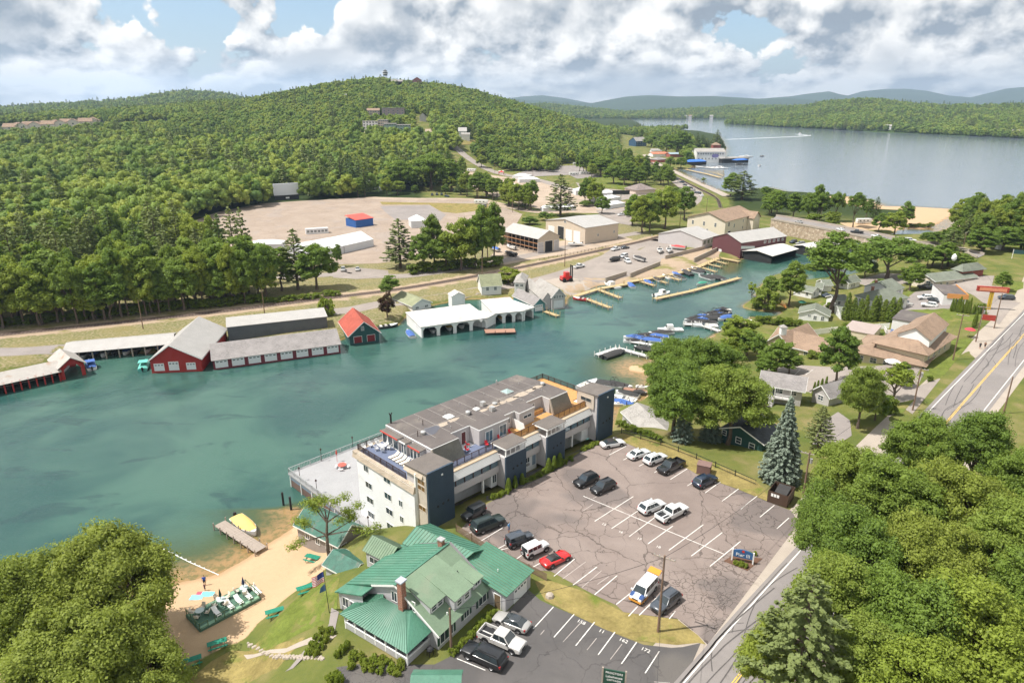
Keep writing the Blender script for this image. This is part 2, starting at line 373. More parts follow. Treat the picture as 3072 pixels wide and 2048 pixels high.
# == water
wx=axis([(-700,-200,20),(-200,80,1.6),(80,350,4),(350,1000,25),(1000,5000,200),(5000,14000,1500)])
wy=axis([(-60,40,10),(40,130,1.6),(130,330,2.6),(330,700,8),(700,1500,40),(1500,4500,200),(4500,14000,1500)])
WX,WY=np.meshgrid(wx,wy);WS=polyd(WX,WY,WATER)
cell=np.maximum.reduce([WS[:-1,:-1],WS[1:,:-1],WS[:-1,1:],WS[1:,1:]]);size=np.maximum(np.diff(WX,axis=1)[:-1],np.diff(WY,axis=0)[:,:-1])
wme,us=gridmesh('water',WX,WY,np.zeros_like(WX),cell>-size)
ws=WS.ravel()[us];wxx=WX.ravel()[us];wyy=WY.ravel()[us]
# depth of the bed below the surface: gentle off the beaches, steep along the walls
bch=((wxx<-24)&(wyy<105))*1.0
soft=np.maximum(bch,sst((40-np.hypot(wxx-P('V',650,680).x,wyy-P('V',650,680).y))/25));soft=np.maximum(soft,(wyy>380)*1.0)
dep=4.2*(1-np.exp(-np.maximum(ws,0)/(1.0+9.0*soft)))
mudd=polyd(wxx,wyy,PP('S 1330 440, 1660 470, 1560 640, 1300 690, 1280 560',0));dep=np.where(mudd>-3,dep*(1-.6*sst((mudd+3)/6)),dep)
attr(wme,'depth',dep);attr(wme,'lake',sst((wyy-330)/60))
m_=bpy.data.materials.new('water');m_.use_nodes=True;q=NT(m_.node_tree);b_=q.n['Principled BSDF']
co=q.new('ShaderNodeTexCoord').outputs['Object']
x_,y_,z_=q.xyz(co)
big=q.noise(co,.028,4,.6,.5);weed=q.noise(q.comb(q.m('MULTIPLY',x_,.55),y_,0),.125,5,.62,.5)
deep=q.mix(q.mr(big,.38,.62),(.024,.074,.066),(.055,.124,.096))
deep=q.mix(q.m('MULTIPLY',q.mr(weed,.56,.66),.55),deep,(.018,.05,.052))
dp=q.new('ShaderNodeAttribute');dp.attribute_name='depth';lk=q.new('ShaderNodeAttribute');lk.attribute_name='lake'
rock=q.noise(co,.9,4,.65)
bed=q.mix(q.mr(rock,.45,.62),(.30,.19,.085),(.17,.14,.055))
dd=q.m('ADD',dp.outputs['Fac'],q.m('MULTIPLY',q.m('SUBTRACT',rock,.5),.7))
mid=q.mix(q.mr(dd,.4,2.2),bed,(.06,.085,.035))
c_=q.mix(q.mr(dd,1.6,3.9),mid,deep)
c_=q.mix(q.m('MULTIPLY',lk.outputs['Fac'],q.mr(dd,.5,3.5)),c_,(.15,.185,.22))  # paler base colour on the open lake stands in for reflected sky
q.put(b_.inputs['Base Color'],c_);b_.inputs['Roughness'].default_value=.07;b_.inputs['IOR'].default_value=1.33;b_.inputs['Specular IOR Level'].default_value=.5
rip=q.noise(q.comb(q.m('MULTIPLY',x_,.8),q.m('MULTIPLY',y_,1.6),0),1.1,4,.62,.6)
rip2=q.noise(q.comb(q.m('MULTIPLY',x_,.25),y_,0),.16,3,.6,.3)
bp=q.new('ShaderNodeBump');bp.inputs['Strength'].default_value=.2;bp.inputs['Distance'].default_value=.3
q.put(bp.inputs['Height'],q.m('ADD',rip,q.m('MULTIPLY',rip2,.8)));q.l.new(bp.outputs[0],b_.inputs['Normal'])
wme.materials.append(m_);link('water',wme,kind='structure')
# == far hills and mountains
def hillmesh(name,sil,r_shore,r_ridge,mat,tree=0.,base=-4,back=1.5,n=160,wob=0.):
 az,zz=ridge(sil,r_ridge);zz=zz-tree;A_=np.linspace(az[0],az[-1],n);Zr=np.interp(A_,az,zz)
 rs=np.interp(A_,np.linspace(az[0],az[-1],len(r_shore)),r_shore)
 ks=np.concatenate([np.linspace(0,1,14),np.linspace(1.08,2,6)]);X_=[];Y_=[];Z_=[]
 for t in ks:
  if t<=1:r=rs+(r_ridge-rs)*t;f=sst(np.array(min(1,t*1.0)))*.75+.25*min(1,t*5)
  else:r=r_ridge+(t-1)*(back-1)*r_ridge;f=1-.9*(t-1)
  z_=base+(Zr-base)*f
  if wob:z_=z_+wob*np.sin(A_*60+t*5)*np.sin(A_*23+t*9)*(0<t<.95)
  X_.append(r*np.sin(A_));Y_.append(r*np.cos(A_));Z_.append(z_)
 me,_=gridmesh(name,np.array(X_),np.array(Y_),np.array(Z_));me.materials.append(mat)
 return link(name,me,kind='structure'),(A_,rs,Zr,r_ridge)
woodm=M('far_wood',(.045,.075,.02),.95,.35,.02,bump=1.,bscale=.06,spec=.05)
mtm=M('mountain',(.05,.075,.045),.95,.2,.003,spec=.05)
_,PEN=hillmesh('hills','1668 277, 1700 268, 1760 252, 1850 243, 1900 233, 1950 229, 1990 227, 2040 231, 2080 236, 2150 242, 2250 242, 2352 240, 2700 236',[2440,2150,1950,1820,1700,1600,1500],2900,woodm,12,wob=4)
_,FARS=hillmesh('hills','1190 240, 1260 238, 1320 244, 1380 250, 1440 256, 1500 253, 1560 250, 1640 247, 1700 242, 1780 242, 1900 246',[2900,3000,3100,3100,3000],4200,woodm,14,wob=5)
_,HL2=hillmesh('hills','-400 252, 0 249, 100 242, 200 236, 250 234, 330 224, 380 215, 430 211, 480 213, 540 222, 620 234, 700 250',[2000,2000,2000],3300,woodm,14,base=20,wob=5)
hillmesh('mountains','1100 236, 1180 228, 1300 234, 1360 237, 1400 229, 1440 222, 1490 219, 1560 222, 1640 221, 1740 227, 1820 226, 1900 232, 2050 240',[6200,6200],7600,mtm,base=-10)
hillmesh('mountains','1150 228, 1200 222, 1245 219, 1300 226, 1360 238, 1500 236, 1700 230, 1760 226, 1820 221, 1860 215, 1905 210, 1930 217, 1960 222, 2060 228, 2300 236',[8600,8600],9800,mtm,base=-10)
hillmesh('mountains','1900 238, 1940 222, 1980 210, 2030 205, 2080 204, 2130 209, 2180 220, 2230 224, 2270 214, 2310 204, 2352 200, 2500 196, 2700 220',[9800,9800],11800,mtm,base=-10)
hillmesh('mountains','-500 238, -100 240, 0 243, 60 248, 150 252',[6000,6000],8000,mtm,base=-10)
# the air between
hz=MB();hz.box(-9000,12500,-400,12800,-12,430)
hm=bpy.data.materials.new('haze');hm.use_nodes=True;q=NT(hm.node_tree);q.n.remove(q.n['Principled BSDF'])
pv=q.new('ShaderNodeVolumePrincipled');pv.inputs['Color'].default_value=(.58,.76,1,1);pv.inputs['Density'].default_value=7.5e-5;pv.inputs['Anisotropy'].default_value=.2
q.l.new(pv.outputs[0],q.n['Material Output'].inputs['Volume'])
hz.obj('haze',hm,kind='stuff')
# == paved and trodden surfaces
def clipgrid(bm,lo,hi,step):
 for ax in(0,1):
  c_=math.floor(lo[ax]/step)*step+step
  while c_<hi[ax]:
   no=[0,0,0];no[ax]=1;co_=[0,0,0];co_[ax]=c_
   bmesh.ops.bisect_plane(bm,geom=bm.verts[:]+bm.edges[:]+bm.faces[:],plane_co=co_,plane_no=no,dist=1e-5);c_+=step
def sheet(name,pts,off,mat,parent=None,step=4.,**kw):
 bm=bmesh.new();bm.faces.new([bm.verts.new((a_,b_,0))for a_,b_ in pts])
 bmesh.ops.triangulate(bm,faces=bm.faces[:])
 xs=[a_ for a_,_ in pts];ys=[b_ for _,b_ in pts]
 clipgrid(bm,(min(xs),min(ys)),(max(xs),max(ys)),step)
 bm.verts.ensure_lookup_table();v=np.array([q_.co[:]for q_ in bm.verts]);zz=gz(v[:,0],v[:,1])
 for q_,z_ in zip(bm.verts,zz):q_.co.z=z_+off
 for f in bm.faces:
  if f.normal.z<0:f.normal_flip()
 bmesh.ops.recalc_face_normals(bm,faces=bm.faces[:])
 me=bpy.data.meshes.new(name);bm.to_mesh(me);bm.free();me.materials.append(mat)
 if len(me.polygons)and sum(p_.normal.z for p_ in me.polygons)<0:me.flip_normals()
 if parent is None:kw.setdefault('kind','structure')
 return link(name,me,parent,**kw)
def offset_line(pl,w_):
 out=[]
 for i,(x_,y_)in enumerate(pl):
  a_=pl[max(0,i-1)];b_=pl[min(len(pl)-1,i+1)];dx_,dy_=b_[0]-a_[0],b_[1]-a_[1];l_=math.hypot(dx_,dy_)
  out.append((x_-dy_/l_*w_,y_+dx_/l_*w_))
 return out
def dense(pl,s):
 o=[]
 for a_,b_ in zip(pl,pl[1:]):
  n=max(1,int(math.hypot(b_[0]-a_[0],b_[1]-a_[1])/s));o+=[(a_[0]+(b_[0]-a_[0])*i/n,a_[1]+(b_[1]-a_[1])*i/n)for i in range(n)]
 return o+[pl[-1]]
def smooth_pl(pl,it=2):
 for _ in range(it):
  o=[pl[0]]
  for a_,b_ in zip(pl,pl[1:]):o+=[(a_[0]*.75+b_[0]*.25,a_[1]*.75+b_[1]*.25),(a_[0]*.25+b_[0]*.75,a_[1]*.25+b_[1]*.75)]
  pl=o+[pl[-1]]
 return pl
def ribbon(name,pl,w_,off,mat,parent=None,step=4.,lat=0.,z=None,**kw):
 """strip along a line; w_ wide, lat metres to its left"""
 pl=dense(pl,step);L_=offset_line(pl,lat+w_/2);R_=offset_line(pl,lat-w_/2);n=len(pl)
 P_=np.array(L_+R_);zz=gz(P_[:,0],P_[:,1])+off if z is None else np.array([z(i/(n-1))+off for i in range(n)]*2)
 mb=MB();mb.add([(a_[0],a_[1],z_)for a_,z_ in zip(P_,zz)],[(n+i,n+i+1,i+1,i)for i in range(n-1)])
 me=mb.mesh(name,mat,recalc=False)
 if parent is None:kw.setdefault('kind','structure')
 return link(name,me,parent,**kw)
def asphalt(name,c0,c1,crack=None,fine=.5,patch=None,grit=1.0,cw=.055):
 if name in MATS:return MATS[name]
 m_=bpy.data.materials.new(name);m_.use_nodes=True;q=NT(m_.node_tree);b_=q.n['Principled BSDF']
 co=q.new('ShaderNodeTexCoord').outputs['Object']
 a_=q.noise(co,.09,5,.65,.4);f=q.noise(co,.7,4,.65);g_=q.noise(co,16,2,.7)
 c_=q.mix(q.mr(a_,.33,.68),c0,c1);c_=q.mix(q.m('MULTIPLY',f,.35),c_,tuple(v*.55 for v in c0))
 c_=q.mix(q.m('MULTIPLY',g_,.30*grit),c_,tuple(min(1,v*1.45)for v in c1))
 if patch:c_=q.mix(q.m('MULTIPLY',q.mr(q.noise(co,.055,3,.5,.3),.56,.62),.6),c_,patch)
 c_=q.mix(q.m('MULTIPLY',q.mr(q.noise(co,.32,4,.7,1.),.62,.74),.45),c_,tuple(v*.45 for v in c0))
 if crack:
  wv=q.vm('ADD',co,q.vm('SCALE',q.vm('SUBTRACT',q.noise(co,.35,4,.6,col=True),(.5,.5,.5)),sc=2.6))
  e1=q.vor(q.vm('MULTIPLY',wv,(1,.62,1)),.105,'DISTANCE_TO_EDGE').outputs['Distance'];e2=q.vor(wv,.33,'DISTANCE_TO_EDGE').outputs['Distance'];e3=q.vor(wv,.85,'DISTANCE_TO_EDGE').outputs['Distance']
  k1=q.m('MULTIPLY',q.mr(e1,cw*.06,cw*.20,1,0),q.mr(q.noise(co,.05,3,.6),.40,.5));k2=q.m('MULTIPLY',q.mr(e2,cw*.12,cw*.38,1,0),q.mr(q.noise(co,.06,2),.47,.56));k3=q.m('MULTIPLY',q.mr(e3,cw*.3,cw*.9,1,0),q.mr(q.noise(co,.045,2,.5,.5),.585,.64))
  kk=q.m('MAXIMUM',k1,q.m('MAXIMUM',k2,k3));c_=q.mix(q.m('MULTIPLY',kk,.68),c_,crack)
 q.put(b_.inputs['Base Color'],c_);b_.inputs['Roughness'].default_value=.92;b_.inputs['Specular IOR Level'].default_value=.2
 bp=q.new('ShaderNodeBump');bp.inputs['Strength'].default_value=.25;bp.inputs['Distance'].default_value=.02;q.put(bp.inputs['Height'],g_);q.l.new(bp.outputs[0],b_.inputs['Normal'])
 MATS[name]=m_;return m_
m_lot=asphalt('asphalt_worn',(.19,.15,.132),(.268,.218,.192),crack=(.06,.048,.042),patch=(.12,.105,.1))
m_new=asphalt('asphalt_sealed',(.085,.08,.078),(.125,.115,.11),crack=(.05,.045,.045),cw=.03,patch=(.15,.135,.12))
m_road=asphalt('asphalt_road',(.205,.185,.175),(.26,.235,.22))
m_pale=asphalt('asphalt_pale',(.25,.215,.19),(.33,.285,.25))
m_conc=asphalt('concrete',(.34,.29,.24),(.42,.36,.30))
m_gravel=asphalt('gravel',(.34,.26,.195),(.44,.35,.265),patch=(.3,.25,.2))
m_drive=asphalt('drivein_gravel',(.29,.225,.175),(.37,.295,.235),crack=(.17,.13,.1),patch=(.31,.26,.225),cw=.05)
m_greyp=asphalt('asphalt_grey',(.22,.195,.18),(.30,.265,.245))
m_line=M('line_paint',(.72,.69,.64),.7,.25,1.2,stain=(.4,.35,.32))
m_faint=M('faint_paint',(.42,.37,.34),.8,.3,1.5)
m_yel=M('yellow_paint',(.72,.46,.09),.7,.3,1.5,stain=(.35,.27,.15))
m_lawn=M('lawn',(.125,.155,.032),.95,.4,.35,bump=.8,bscale=5,spec=.1,stain=(.24,.20,.075))
m_dry=M('dry_grass',(.25,.20,.075),.95,.4,.4,bump=.6,bscale=6,spec=.1,stain=(.13,.16,.03))
m_soil=M('bark_mulch',(.13,.07,.045),.95,.3,2,bump=.6,bscale=9)
biglot=sheet('parking_lot',PP('H 850 480, 990 345, 1045 312, 1150 258, 1300 180; K 690 1490, 1310 1190, 1430 1085, 1760 905; d 110 108, 200 60, 262 100, 420 170, 530 222, 645 258, 700 292, 830 342, 960 388, 1140 462, 1290 520; I 800 470; b 1100 195, 745 665, 690 610, 570 512, 460 500, 240 470; H 1890 1032, 1740 962, 1590 882, 1440 800, 1290 790, 1010 655, 800 530',LOT),.03,m_lot)
newlot=sheet('parking_lot',PP('H 1285 925, 1370 1000, 1480 1050, 1620 1110, 1740 1165, 1900 1235, 2080 1305, 2270 1325, 2347 1320; b 705 655, 600 897, 560 1100, -300 1100; L 560 1680; a 905 470, 830 325, 1000 300; H 640 1440, 740 1390, 1060 1130, 1160 1060',LOT),.03,m_new)
apron=sheet('entry_court',PP('K 60 1560, 20 1500, 640 1280, 860 1240, 1290 1050, 1720 880, 1760 905, 1430 1085, 1310 1190, 690 1490, 560 1568',LOT),.02,m_new)
def stripe(s,w_=.12,mat=None,par=None,z=LOT,off=.045,nm='stall_line'):
 ribbon(nm,PP(s,z),w_,off,mat or m_line,par or biglot,step=30)
for s in('d 310 432, 70 586','d 345 517, 175 631','d 462 548, 285 680','d 555 615, 400 726','d 745 606, 530 766','d 862 655, 670 801','d 975 710, 785 865','d 0 430, 870 788',
'd 265 120, 160 175','d 645 260, 540 326','d 700 331, 645 366','d 850 341, 755 410','d 962 385, 860 461','d 1077 430, 975 511','d 1185 486, 1095 560','d 1275 565, 1200 632',
'd 300 178, 248 206','d 400 218, 345 244','d 520 240, 440 284','H 1605 715, 1462 834','H 1758 770, 1593 895','H 1896 830, 1741 961','H 1992 948, 1890 1028','b 440 385, 335 490','b 325 437, 271 496','b 552 465, 515 512',
'H 935 512, 840 556','H 1112 500, 945 601','H 1160 600, 1060 655','H 1240 690, 1165 745','H 1225 620, 1090 655','H 1375 740, 1310 775'):stripe(s)
for s in('H 1680 735, 1522 852','H 1790 795, 1655 911','H 1840 835, 1760 890','d 0 520, 60 480','d 130 405, 60 445'):stripe(s,.09,m_faint)
for s in('H 1458 1045, 1320 1195','H 1600 1096, 1462 1253','H 1741 1150, 1612 1311','H 1881 1218, 1766 1374','H 2030 1287, 1926 1436','H 2186 1350, 2089 1500','H 795 1400, 990 1480'):stripe(s,.12,m_line,newlot)
for s in('H 1395 1205, 1370 1235','H 1640 1160, 1525 1285','H 1755 1260, 1690 1340','H 1930 1300, 1850 1405','H 2150 1560, 2260 1568'):stripe(s,.08,m_faint,newlot)
# road along the right, at 45 degrees like the block
RC=PP('b 910 897, 1050 690; F 1815 1340, 2090 1030, 2347 740',LOT)
dx0,dy0=RC[2][0]-RC[0][0],RC[2][1]-RC[0][1];RC=[(RC[0][0]-dx0,RC[0][1]-dy0)]+RC+[(165,202),(187,228),(214,262)]
RC=smooth_pl(RC,2)
walk=ribbon('pavement',RC,15.6,.02,m_conc,lat=1.6)
road=ribbon('road',RC,9.6,.045,m_road)
for lat in(-.13,.13):ribbon('centre_line',RC,.13,.06,m_yel,road,lat=lat)
for lat in(4.0,-4.0):ribbon('edge_line',RC,.17,.06,m_line,road,lat=lat)
shoulder=ribbon('shoulder',RC[:14],3.2,.03,m_conc,lat=-6.2)
tm=MB();rr_=random.Random(3)
for i in range(34): # tyre marks burnt into the road
 t0=rr_.uniform(.16,.72);ln=rr_.uniform(.02,.12);la=rr_.uniform(-3.4,3.4);dr=rr_.uniform(-2.2,2.2);cu=rr_.uniform(-2.5,2.5);pts=[]
 Ld=dense(RC,1.2);n0=int(t0*len(Ld));n1=min(len(Ld)-1,int((t0+ln)*len(Ld)))
 for off2 in(0,1.45):
  ar=[]
  for j in range(n0,n1+1):
   s_=(j-n0)/max(1,n1-n0);l_=max(-4.3,min(4.3,la+off2+dr*s_+cu*math.sin(s_*3.1)))
   ar.append((Ld[j][0]-l_*S2,Ld[j][1]+l_*S2))
  if len(ar)<3:continue
  w2=rr_.uniform(.05,.09);n=len(ar);zs=gz(np.array([a_[0]for a_ in ar]),np.array([a_[1]for a_ in ar]))+.052+.0003*i
  tm.add([(a_[0]-w2*S2,a_[1]+w2*S2,z_)for a_,z_ in zip(ar,zs)]+[(a_[0]+w2*S2,a_[1]-w2*S2,z_)for a_,z_ in zip(ar,zs)],[(n+j,n+j+1,j+1,j)for j in range(n-1)])
link('tyre_marks',tm.mesh('tyre_marks',M('tyre_mark',(.10,.09,.085),.9,.3,2),recalc=False),road,kind='stuff')
def lettering(txt,size,mat,depth=0.0):
 cu=bpy.data.curves.new('t','FONT');cu.body=txt;cu.size=size;cu.align_x='CENTER';cu.align_y='CENTER';cu.extrude=depth;cu.resolution_u=2
 o=bpy.data.objects.new('t',cu);COL.objects.link(o);bpy.context.view_layer.update()
 me=bpy.data.meshes.new_from_object(o.evaluated_get(bpy.context.evaluated_depsgraph_get()));bpy.data.objects.remove(o)
 me.materials.clear();me.materials.append(mat);return me
def number(txt,t,x_,y_,size,mat,par):
 q_=P(t,x_,y_,LOT);link('stall_number',lettering(txt,size,mat),par,(q_.x,q_.y,LOT+.05),rad(-32))
for s,x_,y_ in(('158',1650,1150),('11',1790,1213),('162',1940,1277),('172',2092,1342)):number(s,'H',x_,y_,.75,m_line,newlot)
for s,x_,y_ in(('15',128,605),('16',232,652),('17',347,695),('18',465,745)):number(s,'d',x_,y_,.7,m_line,biglot)
# planted ground
sheet('grass',PP('b 0 345, 240 472, 460 502, 565 515, 690 612, 735 665, 690 655, 560 668, 440 655, 300 638, 130 575; H 1500 1050, 1400 1000, 1360 930, 1330 870, 1420 860',LOT),.035,m_dry)
sheet('grass',PP('d 200 60, 240 35, 480 90, 700 180, 1060 330, 1140 400, 1140 460, 960 386, 830 340, 700 290, 640 256, 530 220, 420 168, 262 98',LOT),.04,m_dry)
sheet('grass',PP('G 1700 1270, 1990 1055, 2347 830, 2347 1020, 2330 1330, 2100 1330, 1950 1330, 1780 1320',4),.03,m_lawn,step=2)
sheet('grass',PP('G 1590 1315, 1450 1390, 1200 1600, 1900 1600, 2130 1460, 1760 1370',2.0),.03,m_dry,step=2)
for s in('F 500 620, 620 660, 800 690, 1100 690, 1000 750, 760 700, 640 700, 490 740','F 1500 560, 1830 590, 1990 620, 2100 700, 1860 710, 1700 640, 1500 600','F 1990 830, 1800 830, 1680 900, 1600 1080, 1760 1115','F 1430 1290, 1580 1260, 1500 1350, 1300 1390','F 760 490, 900 530, 960 480, 1040 420, 880 440','R 420 880, 600 900, 350 1000, 300 1100, 280 1060','R 2000 900, 2250 900, 2240 1010, 2060 1070','F 2280 200, 1990 170, 1900 140, 2347 90, 2347 260'):
 sheet('grass',PP(s,5.5),.05,m_lawn)
mot=sheet('parking_lot',PP('F 540 930, 740 900, 1000 960, 1300 1000, 1600 1000, 1640 1080, 1600 1180, 1760 1120, 1560 1380, 1440 1290, 1250 1270, 1000 1200, 860 1150, 600 1030',5.0),.045,m_pale)
sheet('parking_lot',PP('F 880 1560, 960 1390, 1060 1320, 1140 1390, 1150 1500, 1050 1568',6.),.045,m_greyp)
sheet('driveway',PP('F 1150 335, 1380 305, 1590 350, 1560 400, 1300 385',4.),.045,m_pale);sheet('driveway',PP('F 830 560, 1000 480, 1080 440, 1160 450, 1130 500, 1000 500, 900 580',4.),.045,m_greyp)
sheet('parking_lot',PP('F 1490 590, 1530 480, 1600 430, 1760 440, 1780 500, 1860 560, 1830 590, 1600 560',6.),.045,m_greyp)
sheet('parking_lot',PP('R 1400 670, 1800 690, 1760 850, 2000 880, 2000 1000, 2100 1100, 2230 1130, 2060 1240, 1880 1480, 1700 1340, 1660 1160, 1480 1000, 1080 780',LOT),.05,m_pale)
for s in('F 815 940, 770 985','F 900 955, 850 990','F 1385 1040, 1340 1075'):stripe(s,.12,m_line,mot,5.5,.06)
# far bank
far_road=ribbon('lane',smooth_pl(PP('D -500 840, 0 870, 470 830',1.5)),7,.03,m_greyp)
ribbon('lane',smooth_pl(PP('E -120 590, 80 572, 250 530, 600 500, 950 430, 1250 395, 1500 330, 1650 280, 1850 200, 2200 75; S 400 200',1.5)),7.5,.035,m_pale)
ribbon('lane',smooth_pl(PP('D 1700 350, 2347 330; E 60 300, 320 350, 620 320, 1000 258, 1300 195, 1540 145, 1800 85, 2060 40',1.5)),7,.04,m_pale)
sheet('parking_lot',PP('E -20 290, 90 280, 320 300, 330 350, 100 360, -60 350',1.5),.03,m_pale)
sheet('yard',PP('N 60 1390, 240 1150, 1060 1120, 1900 1050, 2080 1100, 1700 1190, 1200 1300, 700 1370, 300 1450',1.5),.02,m_gravel)
sheet('yard',PP('E 1560 340, 1700 260, 1860 150, 2050 160, 2200 80, 2347 60, 2347 200, 2200 220, 2190 260, 1980 340, 1780 380, 1640 380',1.5),.025,m_pale)
sheet('boat_ramp',PP('E 1400 370, 1560 340, 1780 410, 1590 470',1.5),.06,m_conc)
drv=sheet('drive_in_lot',PP('. 400 545, 425 515, 500 487, 600 468, 690 462, 850 453, 1000 456, 1110 458, 1200 492, 1180 525, 1100 570, 870 605, 600 612, 500 602, 425 585',1.5),.05,m_drive,step=12)
sheet('paved_court',PP('M 640 640, 1330 625, 1560 760, 1480 840, 1060 830, 860 830, 740 740',1.5),.09,m_greyp,drv,step=12)
sheet('grass',PP('M 640 580, 1130 590, 2150 610, 2130 690, 1700 740, 1500 720, 1330 620, 680 620',1.5),.08,m_dry,drv,step=12)
ribbon('lane',smooth_pl(PP('M 450 520, 900 545, 1500 535, 2000 545; N 60 570, 400 660, 800 735, 1250 710, 1560 690, 1950 690, 2200 720',1.5)),9,.06,m_gravel,step=10)
ribbon('road',smooth_pl(PP('B 640 1080, 760 1110, 900 1150, 1120 1205, 1330 1230, 1560 1300, 1750 1350, 1960 1370',2)),10,.1,m_pale,step=12)
sheet('parking_lot',PP('N 440 190, 700 120, 950 80, 1330 70, 1480 190, 1760 225, 1300 262, 1180 210, 700 230',2),.12,m_greyp,step=12)
sheet('grass',PP('N 1280 265, 1760 228, 1980 300, 2000 400, 1700 380',2),.12,m_lawn,step=12)
sheet('fairground',PP('N 1280 310, 1600 380, 2000 420, 2300 420, 2300 480, 1960 540, 1560 560, 1400 490',2),.1,m_pale,step=12)
sheet('fairground',PP('B 830 1185, 1130 1215, 1480 1265, 1720 1345, 1960 1385, 1960 1470, 1560 1460, 1380 1440, 1060 1350, 900 1290',2),.05,m_gravel,step=12);sheet('yard',PP('N 1560 690, 1960 660, 2060 740, 2060 900, 1890 870, 1600 740',2),.11,m_pale,step=8)
sheet('parking_lot',PP('O 200 540, 420 620, 640 700, 780 800, 960 900, 990 980, 870 1080, 830 1100, 700 900, 560 780, 400 640',2),.1,m_pale,step=12)
prom=ribbon('promenade',smooth_pl(PP('O 160 380, 260 480, 620 640, 960 800, 1180 900, 1300 960',2)),7,.3,m_conc,step=10)
sheet('grass',PP('O 960 960, 1140 960, 1180 1110, 920 1080',2),.15,m_lawn);sheet('grass',PP('O 1190 960, 1330 1010, 1330 1080, 1270 1110, 1220 1110',2),.15,m_lawn)
# railway: ballast, sleepers, two rails
def railway(pl,zz=None):
 pl=dense(smooth_pl(pl,2),.9)
 bal=ribbon('railway_bed',pl,3.4,.10,M('ballast',(.20,.15,.12),.95,.35,3,bump=.5),step=3)
 sl_,rl=MB(),MB();gg=gz(np.array([a_[0]for a_ in pl]),np.array([a_[1]for a_ in pl]));gg=gg+.10
 for i in range(len(pl)-1):
  a_,b_=Vector(pl[i]+(0,)),Vector(pl[i+1]+(0,));dd_=(b_-a_).normalized();n=Vector((-dd_.y,dd_.x,0))
  c_=Vector((a_.x,a_.y,gg[i]+.04));sl_.beam(c_-n*1.25,c_+n*1.25,.24,.1)
  for s_ in(-.75,.75):
   p0=Vector((a_.x,a_.y,gg[i]+.16))+n*s_;p1=Vector((b_.x,b_.y,gg[i+1]+.16))+n*s_;rl.beam(p0,p1,.09,.14)
 sl_.obj('sleepers',M('sleeper',(.10,.08,.065),.9,.3,2),bal,kind='stuff');rl.obj('rails',M('rail_steel',(.16,.11,.085),.5,.25,2,metal=.4),bal,kind='stuff')
railway(RAILL);railway(PP('O 180 460, 560 680, 900 850, 1080 930, 1180 1010, 1215 1115',2))
# == trees
def leafmat(name,c0,c1,c2,trans=.42,rough=.6):
 m_=bpy.data.materials.new(name);m_.use_nodes=True;q=NT(m_.node_tree);b_=q.n['Principled BSDF']
 oi=q.new('ShaderNodeObjectInfo').outputs['Random'];ge=q.new('ShaderNodeNewGeometry');isl=ge.outputs['Random Per Island']
 c_=q.ramp(oi,[(0.,c0),(.5,c1),(1.,c2)])
 c_=q.mix(q.m('MULTIPLY',isl,.55),c_,tuple(min(1,v*1.55)for v in c1));c_=q.mix(q.mr(isl,.0,.3,.45,0),c_,tuple(v*.5 for v in c0))
 q.put(b_.inputs['Base Color'],c_);lo_=q.noise(q.new('ShaderNodeObjectInfo').outputs['Location'],.011,3,.6);c_=q.mix(q.mr(lo_,.38,.5,.22,0),c_,tuple(v*.55 for v in c0));c_=q.mix(q.mr(lo_,.52,.66,0,.4),c_,tuple(min(1,v*1.25)for v in c2));q.put(b_.inputs['Base Color'],c_)
 b_.inputs['Roughness'].default_value=rough;b_.inputs['Specular IOR Level'].default_value=.25
 tr=q.new('ShaderNodeBsdfTranslucent');q.put(tr.inputs[0],q.mix(.35,c_,(.32,.38,.035)))
 mx=q.new('ShaderNodeMixShader');mx.inputs[0].default_value=trans;q.l.new(b_.outputs[0],mx.inputs[1]);q.l.new(tr.outputs[0],mx.inputs[2]);q.l.new(mx.outputs[0],q.n['Material Output'].inputs[0])
 return m_
LM=dict(leaf=leafmat('leaf',(.115,.19,.032),(.16,.24,.038),(.205,.27,.046)),yleaf=leafmat('leaf_yellow_green',(.195,.26,.036),(.235,.295,.042),(.27,.31,.05)),
oak=leafmat('leaf_oak',(.20,.25,.042),(.23,.275,.048),(.255,.29,.052)),pine=leafmat('needle_pine',(.13,.175,.055),(.175,.21,.07),(.215,.24,.09),.28),dark=leafmat('needle_dark',(.075,.13,.04),(.105,.16,.045),(.14,.185,.052),.25),
spruce=leafmat('needle_blue',(.15,.20,.155),(.18,.225,.175),(.20,.24,.18),.15),red=leafmat('leaf_dark_red',(.05,.022,.018),(.06,.025,.02),(.07,.03,.022)),hedge=leafmat('leaf_hedge',(.13,.19,.022),(.155,.21,.028),(.18,.225,.032)))
m_bark=M('bark',(.14,.105,.08),.95,.3,1.2,bump=.6,bscale=8)
def npmesh(name,v,f,mat):
 v=np.asarray(v,'f');f=np.asarray(f,'i');k_=f.shape[1]
 me=bpy.data.meshes.new(name);me.vertices.add(len(v));me.vertices.foreach_set('co',v.ravel());me.loops.add(f.size);me.loops.foreach_set('vertex_index',f.ravel())
 me.polygons.add(len(f));me.polygons.foreach_set('loop_start',np.arange(0,f.size,k_,dtype='i'));me.update(calc_edges=True);me.materials.append(mat);return me
def unit(a_):return a_/(np.linalg.norm(a_,axis=1,keepdims=True)+1e-9)
def cards(c_,nrm,size,rs,asp=1.0):
 """little leaf faces (rhombs) at points c_, facing nrm"""
 n=len(c_);a_=unit(np.cross(nrm,rs.randn(n,3)));b_=np.cross(nrm,a_);s=(size*rs.uniform(.6,1.3,n))[:,None]
 bend=nrm*s*.25
 v=np.stack([c_-a_*s,c_-b_*s*.62*asp+bend,c_+a_*s,c_+b_*s*.62*asp+bend],1).reshape(-1,3)
 return v,np.arange(4*n).reshape(n,4)
ICO=None
